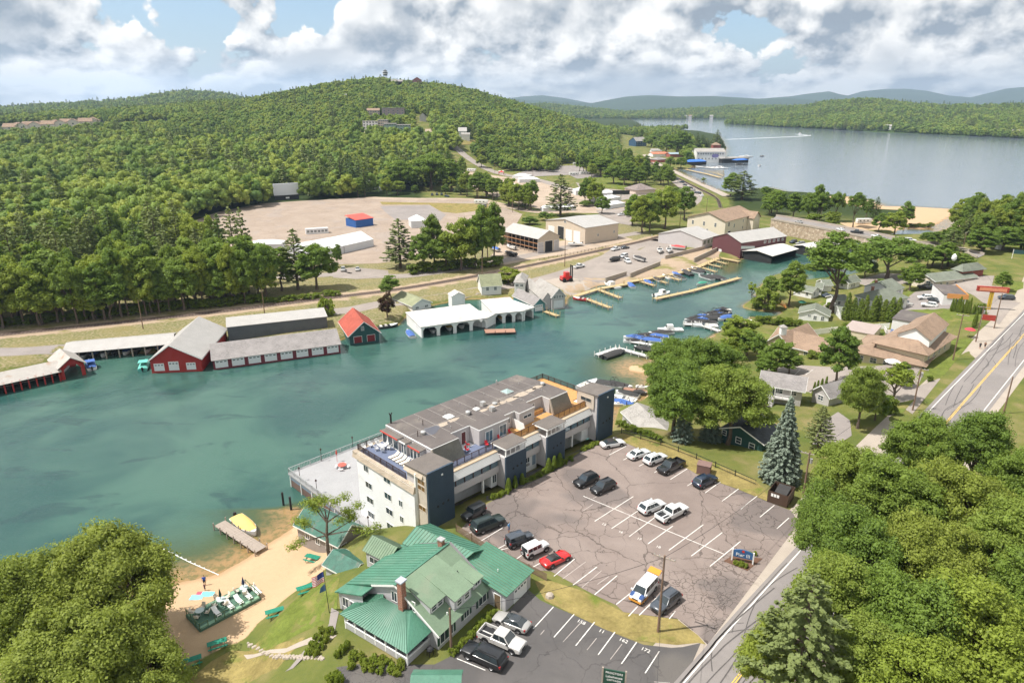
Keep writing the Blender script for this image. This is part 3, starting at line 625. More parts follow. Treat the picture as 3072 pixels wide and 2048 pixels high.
def blobs(cs,rs_,rs):
 """low-poly dark hearts of the leaf clumps, as quads"""
 vs,fs=[],[];n=0
 for c_,r in zip(cs,rs_):
  u_=np.array([(math.cos(t)*math.cos(p_),math.sin(t)*math.cos(p_),math.sin(p_))for p_ in(-1.1,-.35,.4,1.1)for t in np.arange(6)*math.pi/3])
  v=c_+u_*r*rs.uniform(.75,1.15,(24,1));vs.append(v)
  fs+=[[n+i*6+j,n+i*6+(j+1)%6,n+(i+1)*6+(j+1)%6,n+(i+1)*6+j]for i in range(3)for j in range(6)];fs+=[[n+18,n+19,n+20,n+21],[n+21,n+22,n+23,n+18]];n+=24
 return np.concatenate(vs),np.array(fs)
def decid(seed,R_,Hc,nclump,nleaf,size,z0,asym=.25,mat=None,low=-.55,heart=.5):
 """crown of radius R_, height Hc, underside at z0"""
 rs=np.random.RandomState(seed);d_=unit(rs.randn(nclump*3,3));d_=d_[d_[:,2]>low][:nclump];n=len(d_)
 lump=1+asym*np.sin(d_[:,0]*3.1+seed)*np.cos(d_[:,1]*2.7+seed*2)+rs.uniform(-.14,.12,n)
 rr=rs.uniform(.4,1,n)**.45*lump*.8
 zc_=z0+Hc*.42;c_=np.stack([d_[:,0]*rr*R_,d_[:,1]*rr*R_,zc_+d_[:,2]*rr*Hc*np.where(d_[:,2]>0,.60,.55)],1)
 cr=rs.uniform(.15,.33,n)*R_*(.9 if nclump>60 else 1.15)
 bv,bf=blobs(c_,cr*heart,rs);V,Fc=[bv],[bf];off=len(bv)
 kd=unit(rs.randn(n*nleaf,3));kd[:,2]=np.where(kd[:,2]<-.25,-kd[:,2]*.8,kd[:,2]);ci=np.repeat(np.arange(n),nleaf)
 pts=c_[ci]+kd*(cr[ci]*rs.uniform(.6,1.12,len(ci)))[:,None]*np.array([1,1,.82])
 nr=unit(kd*.8+np.array([0,0,.55])+rs.randn(len(ci),3)*.55)
 v,f=cards(pts,nr,size,rs);V.append(v);Fc.append(f+off)
 return npmesh('crown',np.concatenate(V),np.concatenate(Fc),mat),c_
def trunk_mesh(h,r,cs=None,nb=7,seed=1,lean=.0):
 mb=MB();rs=random.Random(seed);p0=Vector((0,0,-.3));pts=[p0];n=5
 for i in range(1,n+1):pts.append(Vector((rs.uniform(-.03,.03)*h+lean*h*(i/n)**2,rs.uniform(-.03,.03)*h,h*i/n)))
 for i in range(n):mb.tube(pts[i],pts[i+1],r*(1-.14*i)*(1.25 if i==0 else 1),r*(1-.14*(i+1)),7,cap=False)
 if cs is not None:
  for c_ in rs.sample(list(map(tuple,cs)),min(nb,len(cs))):
   b_=pts[rs.randint(2,n)];e=Vector(c_);m2=(b_+e)/2+Vector((0,0,rs.uniform(-.05,.08)*h));mb.tube(b_,m2,r*.5,r*.33,5,cap=False);mb.tube(m2,e,r*.33,r*.1,5,cap=False)
 return mb.mesh('trunk',m_bark,smooth=True)
def conifer(seed,R_,H_,whorls,per,tufts,size,z0,mat,droop=-.05,power=.8,taper=.06,irr=.25,flat=.35):
 rs=np.random.RandomState(seed);C_,Nn=[],[];mb_pts=[]
 for i in range(whorls):
  t=(i+rs.uniform(-.3,.3))/whorls;t=min(max(t,0),.99);z_=z0+(H_-z0)*t;L_=R_*((1-t)**power*(1-taper)+taper)*(.72+.28*min(1,t*6+.3))
  nb=max(3,int(per*(1-.35*t)));a0=rs.uniform(0,6.28)
  for j in range(nb):
   a_=a0+j*6.283/nb+rs.uniform(-.25,.25);l_=L_*rs.uniform(1-irr,1+irr*.5);k_=max(3,int(tufts*l_/R_+1));s=np.sqrt(rs.uniform(.06,1,k_))
   wide=.24*l_*(1.15-s);la=rs.uniform(-1,1,k_)*wide
   x_=np.cos(a_)*s*l_-np.sin(a_)*la;y_=np.sin(a_)*s*l_+np.cos(a_)*la;zz=z_+s*l_*droop+rs.uniform(-.5,.5,k_)*.05*R_+(s**2)*l_*.10
   C_.append(np.stack([x_,y_,zz],1));Nn.append(unit(np.stack([np.cos(a_)*np.ones(k_)*flat,np.sin(a_)*np.ones(k_)*flat,np.ones(k_)],1)+rs.randn(k_,3)*.4));mb_pts.append((a_,l_,z_,droop))
 C_=np.concatenate(C_);Nn=np.concatenate(Nn)
 top=np.stack([rs.randn(10)*.03*R_,rs.randn(10)*.03*R_,H_-rs.uniform(0,.05,10)*H_],1);C_=np.concatenate([C_,top]);Nn=np.concatenate([Nn,unit(rs.randn(10,3)+np.array([0,0,.5]))])
 v,f=cards(C_,Nn,size,rs,1.1);return npmesh('crown',v,f,mat),mb_pts
def conifer_trunk(H_,r,br):
 mb=MB();mb.tube((0,0,-.3),(0,0,H_*.97),r,r*.12,7,cap=False)
 for a_,l_,z_,dr in br[::2]:mb.tube((0,0,z_),(math.cos(a_)*l_*.8,math.sin(a_)*l_*.8,z_+l_*.8*dr),r*.22,r*.06,4,cap=False)
 return mb.mesh('trunk',m_bark,smooth=True)
PROTO={}
def proto(kind,*a_):PROTO[kind]=a_
def mk_dec(kind,seed,R_,H_,z0,ncl,nl,size,mat,**kw):
 cm,cs=decid(seed,R_,H_-z0,ncl,nl,size,z0,mat=mat,**kw);PROTO.setdefault(kind,[]).append((cm,trunk_mesh(H_*.62,R_*.055+.06,cs,26 if 'near' in kind else 9,seed),R_,H_))
def mk_con(kind,seed,R_,H_,z0,mat,**kw):
 cm,br=conifer(seed,R_,H_,kw.pop('whorls'),kw.pop('per'),kw.pop('tufts'),kw.pop('size'),z0,mat,**kw);PROTO.setdefault(kind,[]).append((cm,conifer_trunk(H_,.016*H_+.05,br),R_,H_))
LM['leafn']=leafmat('leaf_near',(.10,.175,.032),(.175,.25,.042),(.25,.30,.055))
# near, large in the picture
for s in(1,2):mk_dec('oak_near',s,8.,17.,3.2,190,230,.19,LM['oak'],asym=.34)
for s in(3,4):mk_dec('leaf_near',s,7.,17.,3.,170,230,.185,LM['leafn'],asym=.34)
mk_dec('yleaf_near',5,6.5,15.,2.5,150,220,.17,LM['yleaf'])
mk_con('pine_near',6,5.5,19.,4.,LM['pine'],whorls=22,per=8,tufts=95,size=.23,droop=.10,power=.75,irr=.3)
mk_con('spruce_near',8,4.2,13.,.5,LM['spruce'],whorls=34,per=15,tufts=70,size=.20,droop=-.22,power=.95,irr=.14)
# middle distance
for s in(11,12,13):mk_dec('leaf',s,5.5,15.,2.6,80,95,.30,LM['leaf'],heart=.62)
for s in(14,15):mk_dec('yleaf',s,5.2,14.,2.2,75,95,.30,LM['yleaf'],heart=.62)
for s in(16,17):mk_dec('tall',s,4.2,18.,5.,56,70,.34,LM['leaf'])
for s in(21,22):mk_con('pine',s,4.6,20.,3.,LM['pine'],whorls=18,per=7,tufts=34,size=.42,droop=.08,power=.7,irr=.35)
for s in(23,24):mk_con('dark',s,4.2,19.,2.,LM['dark'],whorls=20,per=8,tufts=30,size=.40,droop=.02,power=.8,irr=.3)
mk_con('spruce',25,3.0,13.,.6,LM['spruce'],whorls=24,per=9,tufts=22,size=.30,droop=-.15,power=.95,irr=.15)
mk_dec('red',31,2.4,6.,.8,34,60,.22,LM['red'])
mk_dec('bush',32,1.5,2.2,.05,26,46,.17,LM['hedge'],low=-.9);mk_dec('ybush',33,1.3,1.2,.02,24,46,.15,LM['yleaf'],low=-.9)
mk_con('cedar',34,.95,4.2,.05,LM['hedge'],whorls=26,per=10,tufts=9,size=.16,droop=.5,power=.55,taper=.1,irr=.08,flat=1.6)
mk_con('hedge_fir',35,2.2,7.2,.1,LM['hedge'],whorls=22,per=10,tufts=18,size=.26,droop=.1,power=.6,taper=.05,irr=.15,flat=.9)
# far
LM['fl']=leafmat('leaf_far',(.11,.20,.04),(.19,.275,.05),(.26,.32,.06));LM['fy']=leafmat('leaf_far_yellow',(.25,.32,.052),(.285,.34,.058),(.31,.35,.062))
for s in(41,42,43):mk_dec('f_leaf',s,6.0,12.,1.,34,50,.44,LM['fl'],heart=.82)
for s in(44,45):mk_dec('f_yleaf',s,6.0,11.5,1.,34,50,.44,LM['fy'],heart=.82)
for s in(46,47):mk_con('f_pine',s,4.8,16.,1.,LM['pine'],whorls=13,per=8,tufts=18,size=.62,droop=.06,power=.75,irr=.35)
for s in(48,):mk_con('f_dark',s,4.6,15.5,1.,LM['dark'],whorls=13,per=8,tufts=18,size=.62,droop=.02,power=.85,irr=.3)
NAMES=dict(oak_near='oak_tree',leaf_near='maple_tree',yleaf_near='young_maple_tree',pine_near='pine_tree',spruce_near='blue_spruce_tree',leaf='broadleaf_tree',yleaf='broadleaf_tree',tall='broadleaf_tree',pine='pine_tree',dark='pine_tree',spruce='blue_spruce_tree',red='purple_leaf_tree',bush='shrub',ybush='shrub',cedar='cedar_shrub',hedge_fir='fir_tree')
tc=[0]
def plant(kind,loc,h,r,label,cat=None,group=None,var=None):
 tc[0]+=1;pr=PROTO[kind];cm,tr,R_,H_=pr[(tc[0]if var is None else var)%len(pr)]
 o=root(NAMES[kind],label,cat or('shrub' if 'bush' in kind or kind=='cedar' else 'tree'),loc,(tc[0]*2.399)%6.283,group);o.scale=(r/R_,r/R_,h/H_)
 link('trunk',tr,o);link('crown',cm,o);return o
def plant_px(kind,t,x_,yb,yt,wpx,label,group=None,var=None,cat=None,hmax=30):
 """a tree whose foot, top and width were read off the photo"""
 b_=PG(t,x_,yb);h=min(hmax,max(.6,zat(b_,t,x_,yt)-b_.z));dep_=b_.y*math.cos(PITCH)+(CH-b_.z)*math.sin(PITCH);r=wpx/TILE[t][2]/2*dep_/FPX
 return plant(kind,b_,h,r,label,cat,group,var)
mk_dec('umbrella',36,7.,20.,10.5,70,80,.34,LM['leaf'],asym=.4);NAMES['umbrella']='tall_pine_tree'
mk_dec('oak',37,7.,15.,4.2,80,90,.32,LM['leaf'],asym=.2,low=-.35);NAMES['oak']='oak_tree'
mk_dec('thin',38,3.6,9.,3.6,30,44,.22,LM['yleaf'],asym=.5);NAMES['thin']='young_broadleaf_tree'
# == planting
def plant_top(kind,x_,yt,h,r,label,t='.',group=None,g0=8.0):
 a_=P(t,x_,yt,g0+h);return plant(kind,(a_.x,a_.y,gzs(a_.x,a_.y)),h,r,label,None,group)
plant_top('oak_near',225,1208,17.5,7.6,'broad yellow-green oak rising over the beach at the lower left',g0=2.5)
plant_top('oak_near',20,1262,17,7.5,'oak cut by the left edge beside the broad beach oak',g0=2.5)
plant_top('oak_near',120,1400,15.5,7.5,'lower oak in front of the broad beach oak',g0=3)
plant_top('oak_near',300,1440,12,5.2,'small oak whose twigs reach over the green beach deck',g0=2)
GW='trees of the wood at the lower right';lab='dense maple among the crowded crowns right of the road'
for k_,x_,y_,h,r in(('leaf_near',2125,952,16,6.5),('leaf_near',2270,935,17,7),('leaf_near',1950,1010,15,6),('leaf_near',2070,1050,17,7.5),('oak_near',2230,1060,17,7.5),('leaf_near',1905,1120,15,5.6),('leaf_near',2000,1170,17,6.5),
('oak_near',2150,1190,17,7),('leaf_near',2330,1160,17,7),('leaf_near',1925,1265,16,6),('leaf_near',2090,1310,17,7),('leaf_near',2030,1420,14,6),('leaf_near',2400,1010,17,7),('leaf_near',2420,1290,17,7)):
 plant_top(k_,x_,y_,h+(x_*7%5-2)*.9,r*(.80+.03*(x_%5)),'leafy crown in the '+('farthest','second','third','fourth','nearest')[min(4,max(0,(y_-900)//105))]+' rank of the roadside wood, '+('next to the road','near the road','midway back','far from the road','at the right edge')[min(4,max(0,(x_-1880)//110))],group=GW)
plant_top('pine_near',1872,1318,17.5,6.3,'feathery white pine overhanging the road at lower right')
plant_top('yleaf_near',2260,1345,15,7,'yellow-green maple in the lower right corner of the wood')
plant_top('yleaf_near',2120,1470,13,5.5,'yellow-green maple with pale stems below the white pine')
plant_top('yleaf_near',1790,1425,9.5,4.0,'small yellow-green tree beside the road at the bottom edge')
for k_,x_,y_,h,r,l_ in(('leaf_near',1560,742,18,6.6,'tall maple nearest the channel in the clump behind the block'),('leaf_near',1640,775,18,7.2,'broad oak in the middle of the clump behind the block'),('yleaf',1700,725,9,4.2,'bright round tree at the top of the clump by the docks'),
('leaf_near',1560,850,16,6.8,'maple over the grey shed roof behind the block'),('leaf_near',1690,860,16.5,6.8,'maple on the right of the clump beside the cottage')):
 plant_top(k_,x_,y_,h,r,l_,g0=4.5)
for a_ in(('spruce_near','p',2338,1440,1188,142,'large blue spruce by the brown bin enclosure'),('spruce','p',2046,1325,1200,80,'pale spruce in front of the grey shed'),('spruce','p',2130,1322,1232,84,'short spruce left of the dark green cottage'),
('pine_near','F',925,1540,1228,235,'olive pine behind the large blue spruce'),('leaf_near','F',1200,1385,942,310,'large maple in front of the motel parking'),('leaf','F',1050,1085,690,280,'tall tree before the tan motel roof'),('leaf','F',640,1010,765,250,'light tree left of the motel parking'),
('tall','F',508,960,742,120,'slim tree at the left end of the motel'),('yleaf','F',385,800,608,245,'bright round maple beside the boat docks'),('thin','F',1440,1205,962,280,'thin young tree in the motel parking'),('bush','F',1390,1280,1150,150,'loose shrub beneath the thin young tree'),
('umbrella','F',1022,590,66,500,'very tall bare-stemmed pine among the white cabins'),('oak','F',1403,352,66,410,'broad dark oak behind the white inn'),('pine','F',1820,270,15,230,'shaggy pine beside the bridge end'),('leaf','F',1715,272,140,210,'round tree left of the shaggy pine'),
('leaf','F',1915,285,178,160,'small tree in front of the snack bar roof'),('leaf','F',2190,440,308,130,'lone small tree on the paved corner'),('leaf','F',730,545,240,220,'tree over the footbridge by the island'),('leaf','F',600,490,330,150,'tree behind the round island shrub'),
('bush','F',560,565,415,190,'dense round shrub filling the little island'),('thin','F',472,500,388,90,'thin willow at the island tip'),('tall','E',340,500,335,155,'round green tree behind the red-roofed boathouse'),('red','E',318,622,440,130,'dark purple-leaved tree beside the olive-roofed house'),
('yleaf','E',1150,388,275,180,'bright shrubby tree behind the grey gabled cottage'),('pine','M',930,1490,815,570,'dark layered pine beside the long white tent'),('leaf','M',60,1480,1168,150,'small lone tree at the end of the white tent'),('pine','D',2050,432,15,270,'ragged pine left of the long white tent'),
('leaf','D',2180,432,100,290,'round tree below the long white tent'),('leaf','D',1940,440,150,240,'leaning tree at the end of the wood belt'),('ybush','D',2248,612,488,110,'bright bush behind the grey boat shed'),('pine','N',1065,770,200,480,'tall full pine above the tan metal workshop'),
('umbrella','N',655,690,295,300,'open-crowned tree left of the tall full pine'),('leaf','N',150,1400,590,400,'tree by the open boat rack'),('leaf','N',1640,745,490,230,'loose tree behind the tan metal workshop'),('leaf','N',880,835,718,260,'low tree behind the open boat rack'),
('leaf','N',640,890,780,280,'low bushy tree beyond the open boat rack'),('leaf','O',380,800,618,280,'tree standing by the causeway cars'),('pine','O',1500,1010,610,500,'wide pine between the railway curve and the lake'),('leaf','O',1345,965,640,320,'round tree at the left of the lakeside pine'),
('leaf','O',1830,965,820,180,'small tree right of the lakeside pine'),('leaf','O',1910,1205,870,340,'tree beside the blue lifeguard stand'),('umbrella','Q',1190,565,95,290,'open pine beyond the middle of the bridge'),('dark','Q',1495,455,138,190,'dark upright tree above the beach'),
('leaf','Q',1372,440,170,180,'tree left of the dark upright beach tree'),('leaf','Q',1900,560,205,240,'round tree on the beach spit'),('yleaf','Q',1760,665,320,330,'bright bushy tree at the inlet'),('leaf','Q',1545,645,370,250,'tree left of the inlet bush'),('thin','O',970,790,705,80,'little tree alone in the causeway shallows')):
 plant_px(*a_)
G2='trees between the town and the lake'
for t,l_ in(('Q','leafy tree in the row beyond the stone bridge'),('O','leafy tree on the causeway or the lake point'),('N','leafy tree beside the fairground'),('M','leafy tree behind the drive-in lot'),('R','tree at the far end of the bridge road')):
 for k_,x_,yb,yt,wd in dict(
 Q=(('leaf',130,430,25,280),('leaf',690,490,-20,300),('leaf',360,445,85,300),('leaf',560,470,60,260),('leaf',720,475,65,230),('oak',940,485,55,230),('bush',650,525,360,250),('bush',880,545,335,270),('leaf',30,400,150,240),('leaf',2230,780,620,250)),
 O=(('leaf',150,1380,950,400),('yleaf',430,1410,800,430),('leaf',700,1290,800,340),('leaf',40,1300,1020,300),('leaf',560,1200,840,300),('leaf',250,1200,900,300),('leaf',600,385,55,300),('leaf',450,405,120,280),('leaf',700,385,70,220),('dark',870,385,85,190),('dark',945,365,115,220),('pine',1000,360,160,190),('pine',1145,325,45,210),('dark',1205,312,165,170),('leaf',250,285,115,290),('leaf',350,340,200,200),('leaf',510,575,415,180),('leaf',655,585,415,170),('leaf',780,420,240,150)),
 N=(('leaf',60,480,195,260),('leaf',190,505,235,260),('yleaf',400,625,435,350),('leaf',2060,905,480,320),('yleaf',2200,1010,470,360),('leaf',2300,1000,520,300),('leaf',1420,640,560,250),('leaf',1800,330,60,320),('leaf',1950,350,20,300),('leaf',2120,360,100,280),('leaf',1620,220,-60,380),('leaf',1460,190,-60,300),('leaf',700,130,-40,220),('leaf',850,130,10,180),('yleaf',60,1350,700,260)),
 M=(('leaf',1400,1500,760,400),('yleaf',1760,1530,780,520),('leaf',1250,1540,1040,420),('leaf',2060,1460,630,420),('leaf',1560,1530,1000,460),('leaf',1960,1490,820,360),('oak',1355,412,-110,560),('leaf',930,430,-20,460),('leaf',1640,425,-10,360),('leaf',1990,525,165,340),('leaf',2210,545,225,270),('yleaf',740,492,225,190),('yleaf',890,475,270,260),('dark',120,505,-40,280),('leaf',345,512,245,210),('dark',440,500,-20,230),('leaf',1130,460,340,110),('leaf',1550,470,340,130)),
 R=(('pine',1340,140,-300,330),('leaf',1560,180,-360,420),('yleaf',1800,160,-470,440),('leaf',2020,170,-560,440),('yleaf',2200,190,-600,460),('leaf',900,200,-20,330),('bush',1420,215,160,90),('bush',1580,270,160,130),('leaf',700,560,180,300),('leaf',400,480,120,280),('leaf',1450,120,-280,400),('pine',1680,100,-400,380),('leaf',1900,110,-480,430),('pine',2110,120,-560,400),('leaf',2290,150,-620,430),('leaf',1200,90,-220,330),('leaf',1080,150,-110,300),('leaf',2250,300,150,120),('leaf',560,420,200,260)))[t]:
  plant_px(k_,t,x_,yb,yt,wd,l_,G2)
def row(kind,t,x0,y0,x1,y1,n,hpx,wpx,label,group,jit=.12):
 for i in range(n):
  f=(i+.5)/n;x_=x0+(x1-x0)*f+RND.uniform(-jit,jit)*wpx;y_=y0+(y1-y0)*f+RND.uniform(-jit,jit)*wpx*.5
  plant_px(kind,t,x_,y_,y_-hpx*RND.uniform(.85,1.12),wpx*RND.uniform(.9,1.15),label,group)
row('hedge_fir','F',1100,640,1490,655,9,175,75,'yellow-green fir in the tall hedge before the white inn','tall fir hedge')
row('bush','F',500,660,810,690,9,55,62,'clipped shrub in the long low hedge by the motel lawn','low motel hedge')
row('cedar','F',1840,580,1975,600,8,100,26,'upright cedar in the row beside the orange-fronted shop','cedars by the shop');row('cedar','F',1985,600,2080,595,5,75,30,'upright cedar in the row beside the orange-fronted shop','cedars by the shop')
row('cedar','F',2000,700,2010,660,3,90,34,'cedar in the short column behind the red road sign','cedars by the road sign');row('cedar','F',880,1170,985,1145,4,115,30,'slim cedar between the two grey cottages','cedars between cottages')
for x_,yb,yt,w_ in((1150,252,160,52),(1195,228,142,42),(1243,202,126,46),(1425,112,22,52),(1464,92,6,46),(1500,72,-12,56)):plant_px('cedar','H',x_,yb,yt,w_,'pointed cedar at the foot of a navy stair tower','cedars along the block')
row('bush','H',1250,200,1600,30,8,34,44,'low green shrub in the bed along the block','shrubs along the block')
row('ybush','K',500,1560,680,1480,5,60,70,'yellow-green plant in the left kerb bed','left kerb bed');row('ybush','K',1550,1000,1740,905,5,50,66,'flowering plant in the right kerb bed','right kerb bed')
row('ybush','H',755,1385,1060,1090,13,44,56,'hosta in the bed along the green-roofed house','hostas along the house wall')
for i in range(18):plant_px('ybush','H',80+(i%6)*64+RND.uniform(-15,15),1385+(i//6)*36+(i%6)*11+RND.uniform(-8,8),1345+(i//6)*36+(i%6)*11,62,'hosta in the bed before the screened porch','hostas before the porch')
for i in range(12):plant_px('ybush','G',2110+(i%3)*32+(i//3)*34,1370-(i//3)*50+(i%3)*6,1330-(i//3)*50,52,'bright fern on the slope left of the house','ferns on the slope')
row('ybush','a',830,250,920,160,5,55,60,'fern beside the stone flower pot','ferns by the flower pot');row('ybush','a',780,452,880,440,4,80,80,'leafy plant below the path railing','plants below the railing')
row('bush','V',330,1370,960,1600,11,95,110,'shrub in the hedge between fence and grey shed','hedge behind the fence')
row('ybush','b',905,185,975,205,5,30,30,'hosta in the bed round the blue lot sign','hostas round the lot sign');row('ybush','b',990,135,1030,130,3,26,30,'hosta behind the blue lot sign','hostas behind the lot sign')
row('bush','S',1600,680,1860,620,6,85,90,'shrub on the stone mole by the excavator','shrubs on the mole')
row('bush','Q',1960,560,2300,560,6,60,80,'shrub along the inlet edge by the beach','inlet shrubs');row('bush','E',460,320,1080,265,10,70,110,'bush at the foot of the trees along the lane','bushes along the lane');row('bush','D',1800,530,2340,470,9,40,80,'bush between railway and wood','bushes by the railway')
row('bush','E',980,380,1210,390,4,50,70,'bush behind the grey cottages','bushes behind the cottages')
for i in range(52): # the wall of trees above the railway
 f=i/51;x_=-240+2090*f;y_=np.interp(x_,[-240,0,700,1200,1850],[728,700,645,582,512])-(i%2)*14+RND.uniform(-5,5);b_=P('D',x_,y_,1.5);u_=RND.random()
 b_.x+=RND.uniform(-2,2);b_.y+=RND.uniform(-1,7)*(i%3>0)
 plant('tall' if u_<.12 else 'yleaf' if u_<.55 else 'leaf',(b_.x,b_.y,gzs(b_.x,b_.y)),RND.uniform(13,23),RND.uniform(4.2,6.6),'tall tree in the front row of the wood above the railway','tree','front row by the railway')
row('bush','D',-100,692,1800,514,40,62,95,'undergrowth bush at the foot of the wood by the railway','undergrowth by the railway')
# woods: the nearest trees one by one, the rest as one mass
W1=PP('D -500 770, 0 695, 700 640, 1200 578, 1820 505, 1860 440, 1640 330, 1380 250, 1250 190; A 1270 1530, 1500 1465, 1880 1398, 2060 1378, 2347 1368; M 440 500, 620 440, 1000 420, 1450 370, 1560 240; B 640 1060',1.5)+[(-60,800),(-700,800),(-700,300)]
CLR=[PP(s,1.5)for s in('D -80 120, 60 100, 120 200, 20 250, -80 260','A 1040 1350, 1180 1360, 1180 1440, 1060 1440','M 460 280, 680 280, 700 430, 470 440','A 1850 1360, 2090 1340, 2090 1390, 1850 1400')]
def poisson(poly,sp,n_try,rs):
 a_=np.array(poly);lo,hi=a_.min(0),a_.max(0);grid={};out=[]
 c_=rs.uniform(lo,hi,(n_try,2));ins=polyd(c_[:,0],c_[:,1],poly)>0
 for x_,y_ in c_[ins]:
  i,j=int(x_//sp),int(y_//sp);ok=True
  for di in(-1,0,1):
   for dj in(-1,0,1):
    q_=grid.get((i+di,j+dj))
    if q_ and(q_[0]-x_)**2+(q_[1]-y_)**2<sp*sp:ok=False
  if ok and(i,j)not in grid:grid[(i,j)]=(x_,y_);out.append((x_,y_))
 return np.array(out)
rsf=np.random.RandomState(21)
pts=poisson(W1,7.6,60000,rsf)
bad=np.zeros(len(pts),bool)
for c_ in CLR:bad|=polyd(pts[:,0],pts[:,1],c_)>0
pts=pts[~bad];pts=pts[np.abs(pts[:,0])<pts[:,1]*.80+12]
dst=np.hypot(pts[:,0],pts[:,1]);od=np.argsort(dst);pts=pts[od];dst=dst[od];rl_=pld(pts[:,0],pts[:,1],RAILL)
NI=95;zg=gz(pts[:,0],pts[:,1])
for i in range(NI):
 x_,y_=pts[i];edge_=rl_[i]<26;u_=rsf.rand()
 kd=('tall' if u_<.45 else 'yleaf' if u_<.7 else 'leaf')if edge_ else('pine' if u_<.36 else 'dark' if u_<.5 else 'yleaf' if u_<.66 else 'leaf')
 h=rsf.uniform(18,25)*(1.18 if kd in('pine','dark')else 1);r=rsf.uniform(5,7.4)*(.85 if kd=='dark' else 1)
 plant(kd,(x_,y_,zg[i]),h,r,('tall broadleaf tree in the wood edge above the railway' if edge_ else 'pine in the wood left of the drive-in lot' if kd in('pine','dark')else 'broadleaf tree in the wood left of the drive-in lot'),'tree','wood edge by the railway' if edge_ else 'wood left of the drive-in')
W2=PP('C 1850 1568, 1930 1530, 2010 1490, 2352 1430',3)+[(420,400),(520,380),(520,300),(330,310),(262,320),(240,340)]
p2=poisson(W2,7.5,6000,rsf);p2=p2[np.argsort(np.hypot(p2[:,0],p2[:,1]))][:70];z2=gz(p2[:,0],p2[:,1])
for(x_,y_),z_ in zip(p2,z2):
 if x_>y_*.83:continue
 plant(['yleaf','leaf','pine','leaf'][rsf.randint(4)],(x_,y_,z_),rsf.uniform(15,20),rsf.uniform(4.5,6),'tree in the wood right of the beach inlet','tree','wood right of the inlet')
for q2,n_,lb in(('B 930 1175, 1480 1150, 1560 1090, 1200 1060, 940 1085',48,'tree in the belt behind the highway'),('B 400 1300, 690 1300, 840 1240, 760 1130, 560 1150, 380 1220',24,'tree between the camping row and the highway'),('B 1620 1210, 2110 1290, 2120 1130, 1700 1090',40,'tree behind the highway lot and causeway'),('B 1070 1400, 1130 1420, 1320 1470, 1260 1400',7,'bushy tree along the fair tents'),('B 700 1330, 1000 1370, 1010 1320, 860 1260',9,'tree beside the drive-in lane'),('O 250 640, 560 720, 520 850, 300 830',6,'tree between fair pavilion and causeway'),('O -60 260, 420 330, 760 400, 700 200, 300 120, -60 120',20,'tree around the blue inn on the lake point'),('N 1340 640, 1550 640, 1540 560, 1380 570',5,'bushy tree right of the tall full pine')):
 pl=PP(q2,2);pp_=poisson(pl,6.5 if n_>8 else 5,9000,rsf)[:n_]
 for x_,y_ in pp_:plant('yleaf' if rsf.rand()<.35 else 'dark' if rsf.rand()<.1 else 'leaf',(x_,y_,gzs(x_,y_)),rsf.uniform(13,20),rsf.uniform(4.8,7),lb,'tree',lb+' group')
for t,a4 in(('F',((560,1065,1010,90),(470,1110,1040,110),(870,335,250,120),(950,330,255,110),(1560,395,320,120),(1640,352,280,110),(1340,440,360,120),(1130,720,680,60),(900,905,850,90),(770,900,855,70),(1480,1010,950,70),(1700,1060,1020,50),(880,560,525,60),(1010,560,520,60),(830,700,665,50),(1520,630,600,50),(610,905,850,80),(1330,1110,1050,80),(1270,1260,1200,90),(1120,700,655,60),(440,900,700,210),(560,1060,860,170),(730,1010,850,180),(1320,1330,1120,190),(1560,440,250,170),(1250,350,220,180),(980,335,190,190),(1780,290,110,210),(2050,180,10,240),(2200,160,-10,250),(2320,170,10,240),(1500,1100,930,150),(1060,420,300,130))),):
 for i,(x_,yb,yt,w2)in enumerate(a4):plant_px('leaf' if w2>100 else 'bush',t,x_,yb,yt,w2,'small tree or shrub among the cabins and motel gardens','garden shrubs')
 # the far-off forest, one mass
FK=['f_leaf','f_yleaf','f_pine','f_dark'];pcol=bpy.data.collections.new('tree_kinds');fidx={};nn=0
tree_meshes=[]
for kd in FK:
 for(cm,tr,R_,H_)in PROTO[kd]:fidx.setdefault(kd,[]).append(nn);o=bpy.data.objects.new('k%02d'%nn,cm);pcol.objects.link(o);nn+=1
FP,FS,FI=[],[],[]
def forest(p_,zz,mix_,s0,s1):
 for(x_,y_),z_ in zip(p_,zz):
  FP.append((x_,y_,z_-.3));s=rsf.uniform(s0,s1);FS.append((s*rsf.uniform(.85,1.1),s*rsf.uniform(.85,1.1),s*rsf.uniform(.85,1.2)))
  v=math.sin(x_/83.)*math.sin(y_/61.+1)*.22+rsf.rand();kd='f_leaf' if v<mix_[0]else 'f_yleaf' if v<mix_[1]else 'f_pine' if v<mix_[2]else 'f_dark';FI.append(fidx[kd][rsf.randint(len(fidx[kd]))])
forest(pts[NI:],zg[NI:],(.5,.84,.96),1.2,1.7)
FARCLR=[[PG('c',*map(float,s.split()))[:2]for s in q_.split(',')]for q_ in('170 690, 190 580, 260 545, 460 560, 640 560, 640 675, 440 690','700 570, 830 560, 960 570, 1000 620, 1170 660, 1170 720, 990 750, 770 750, 720 660','990 600, 1110 600, 1110 650, 990 640','280 450, 580 450, 580 510, 280 510','430 215, 1050 215, 1050 256, 430 262','990 600, 1120 600, 1120 690, 990 680')]
FARCLR+=[[PG('A',*map(float,s.split()))[:2]for s in '-100 970, 0 945, 130 945, 420 930, 610 908, 800 895, 1200 890, 1180 834, 800 842, 600 838, 100 862, -100 880'.split(',')]]
FARCLR+=[PP('B 500 1040, 700 1060, 760 1090, 920 1130, 1150 1180, 1480 1190, 1500 1130, 1620 1120, 2000 1250, 2000 1400, 600 1400, 560 1250',2),PP('O -200 100, 420 180, 700 450, 1300 900, 1300 1500, 0 1500, 0 600, -200 500',2)]
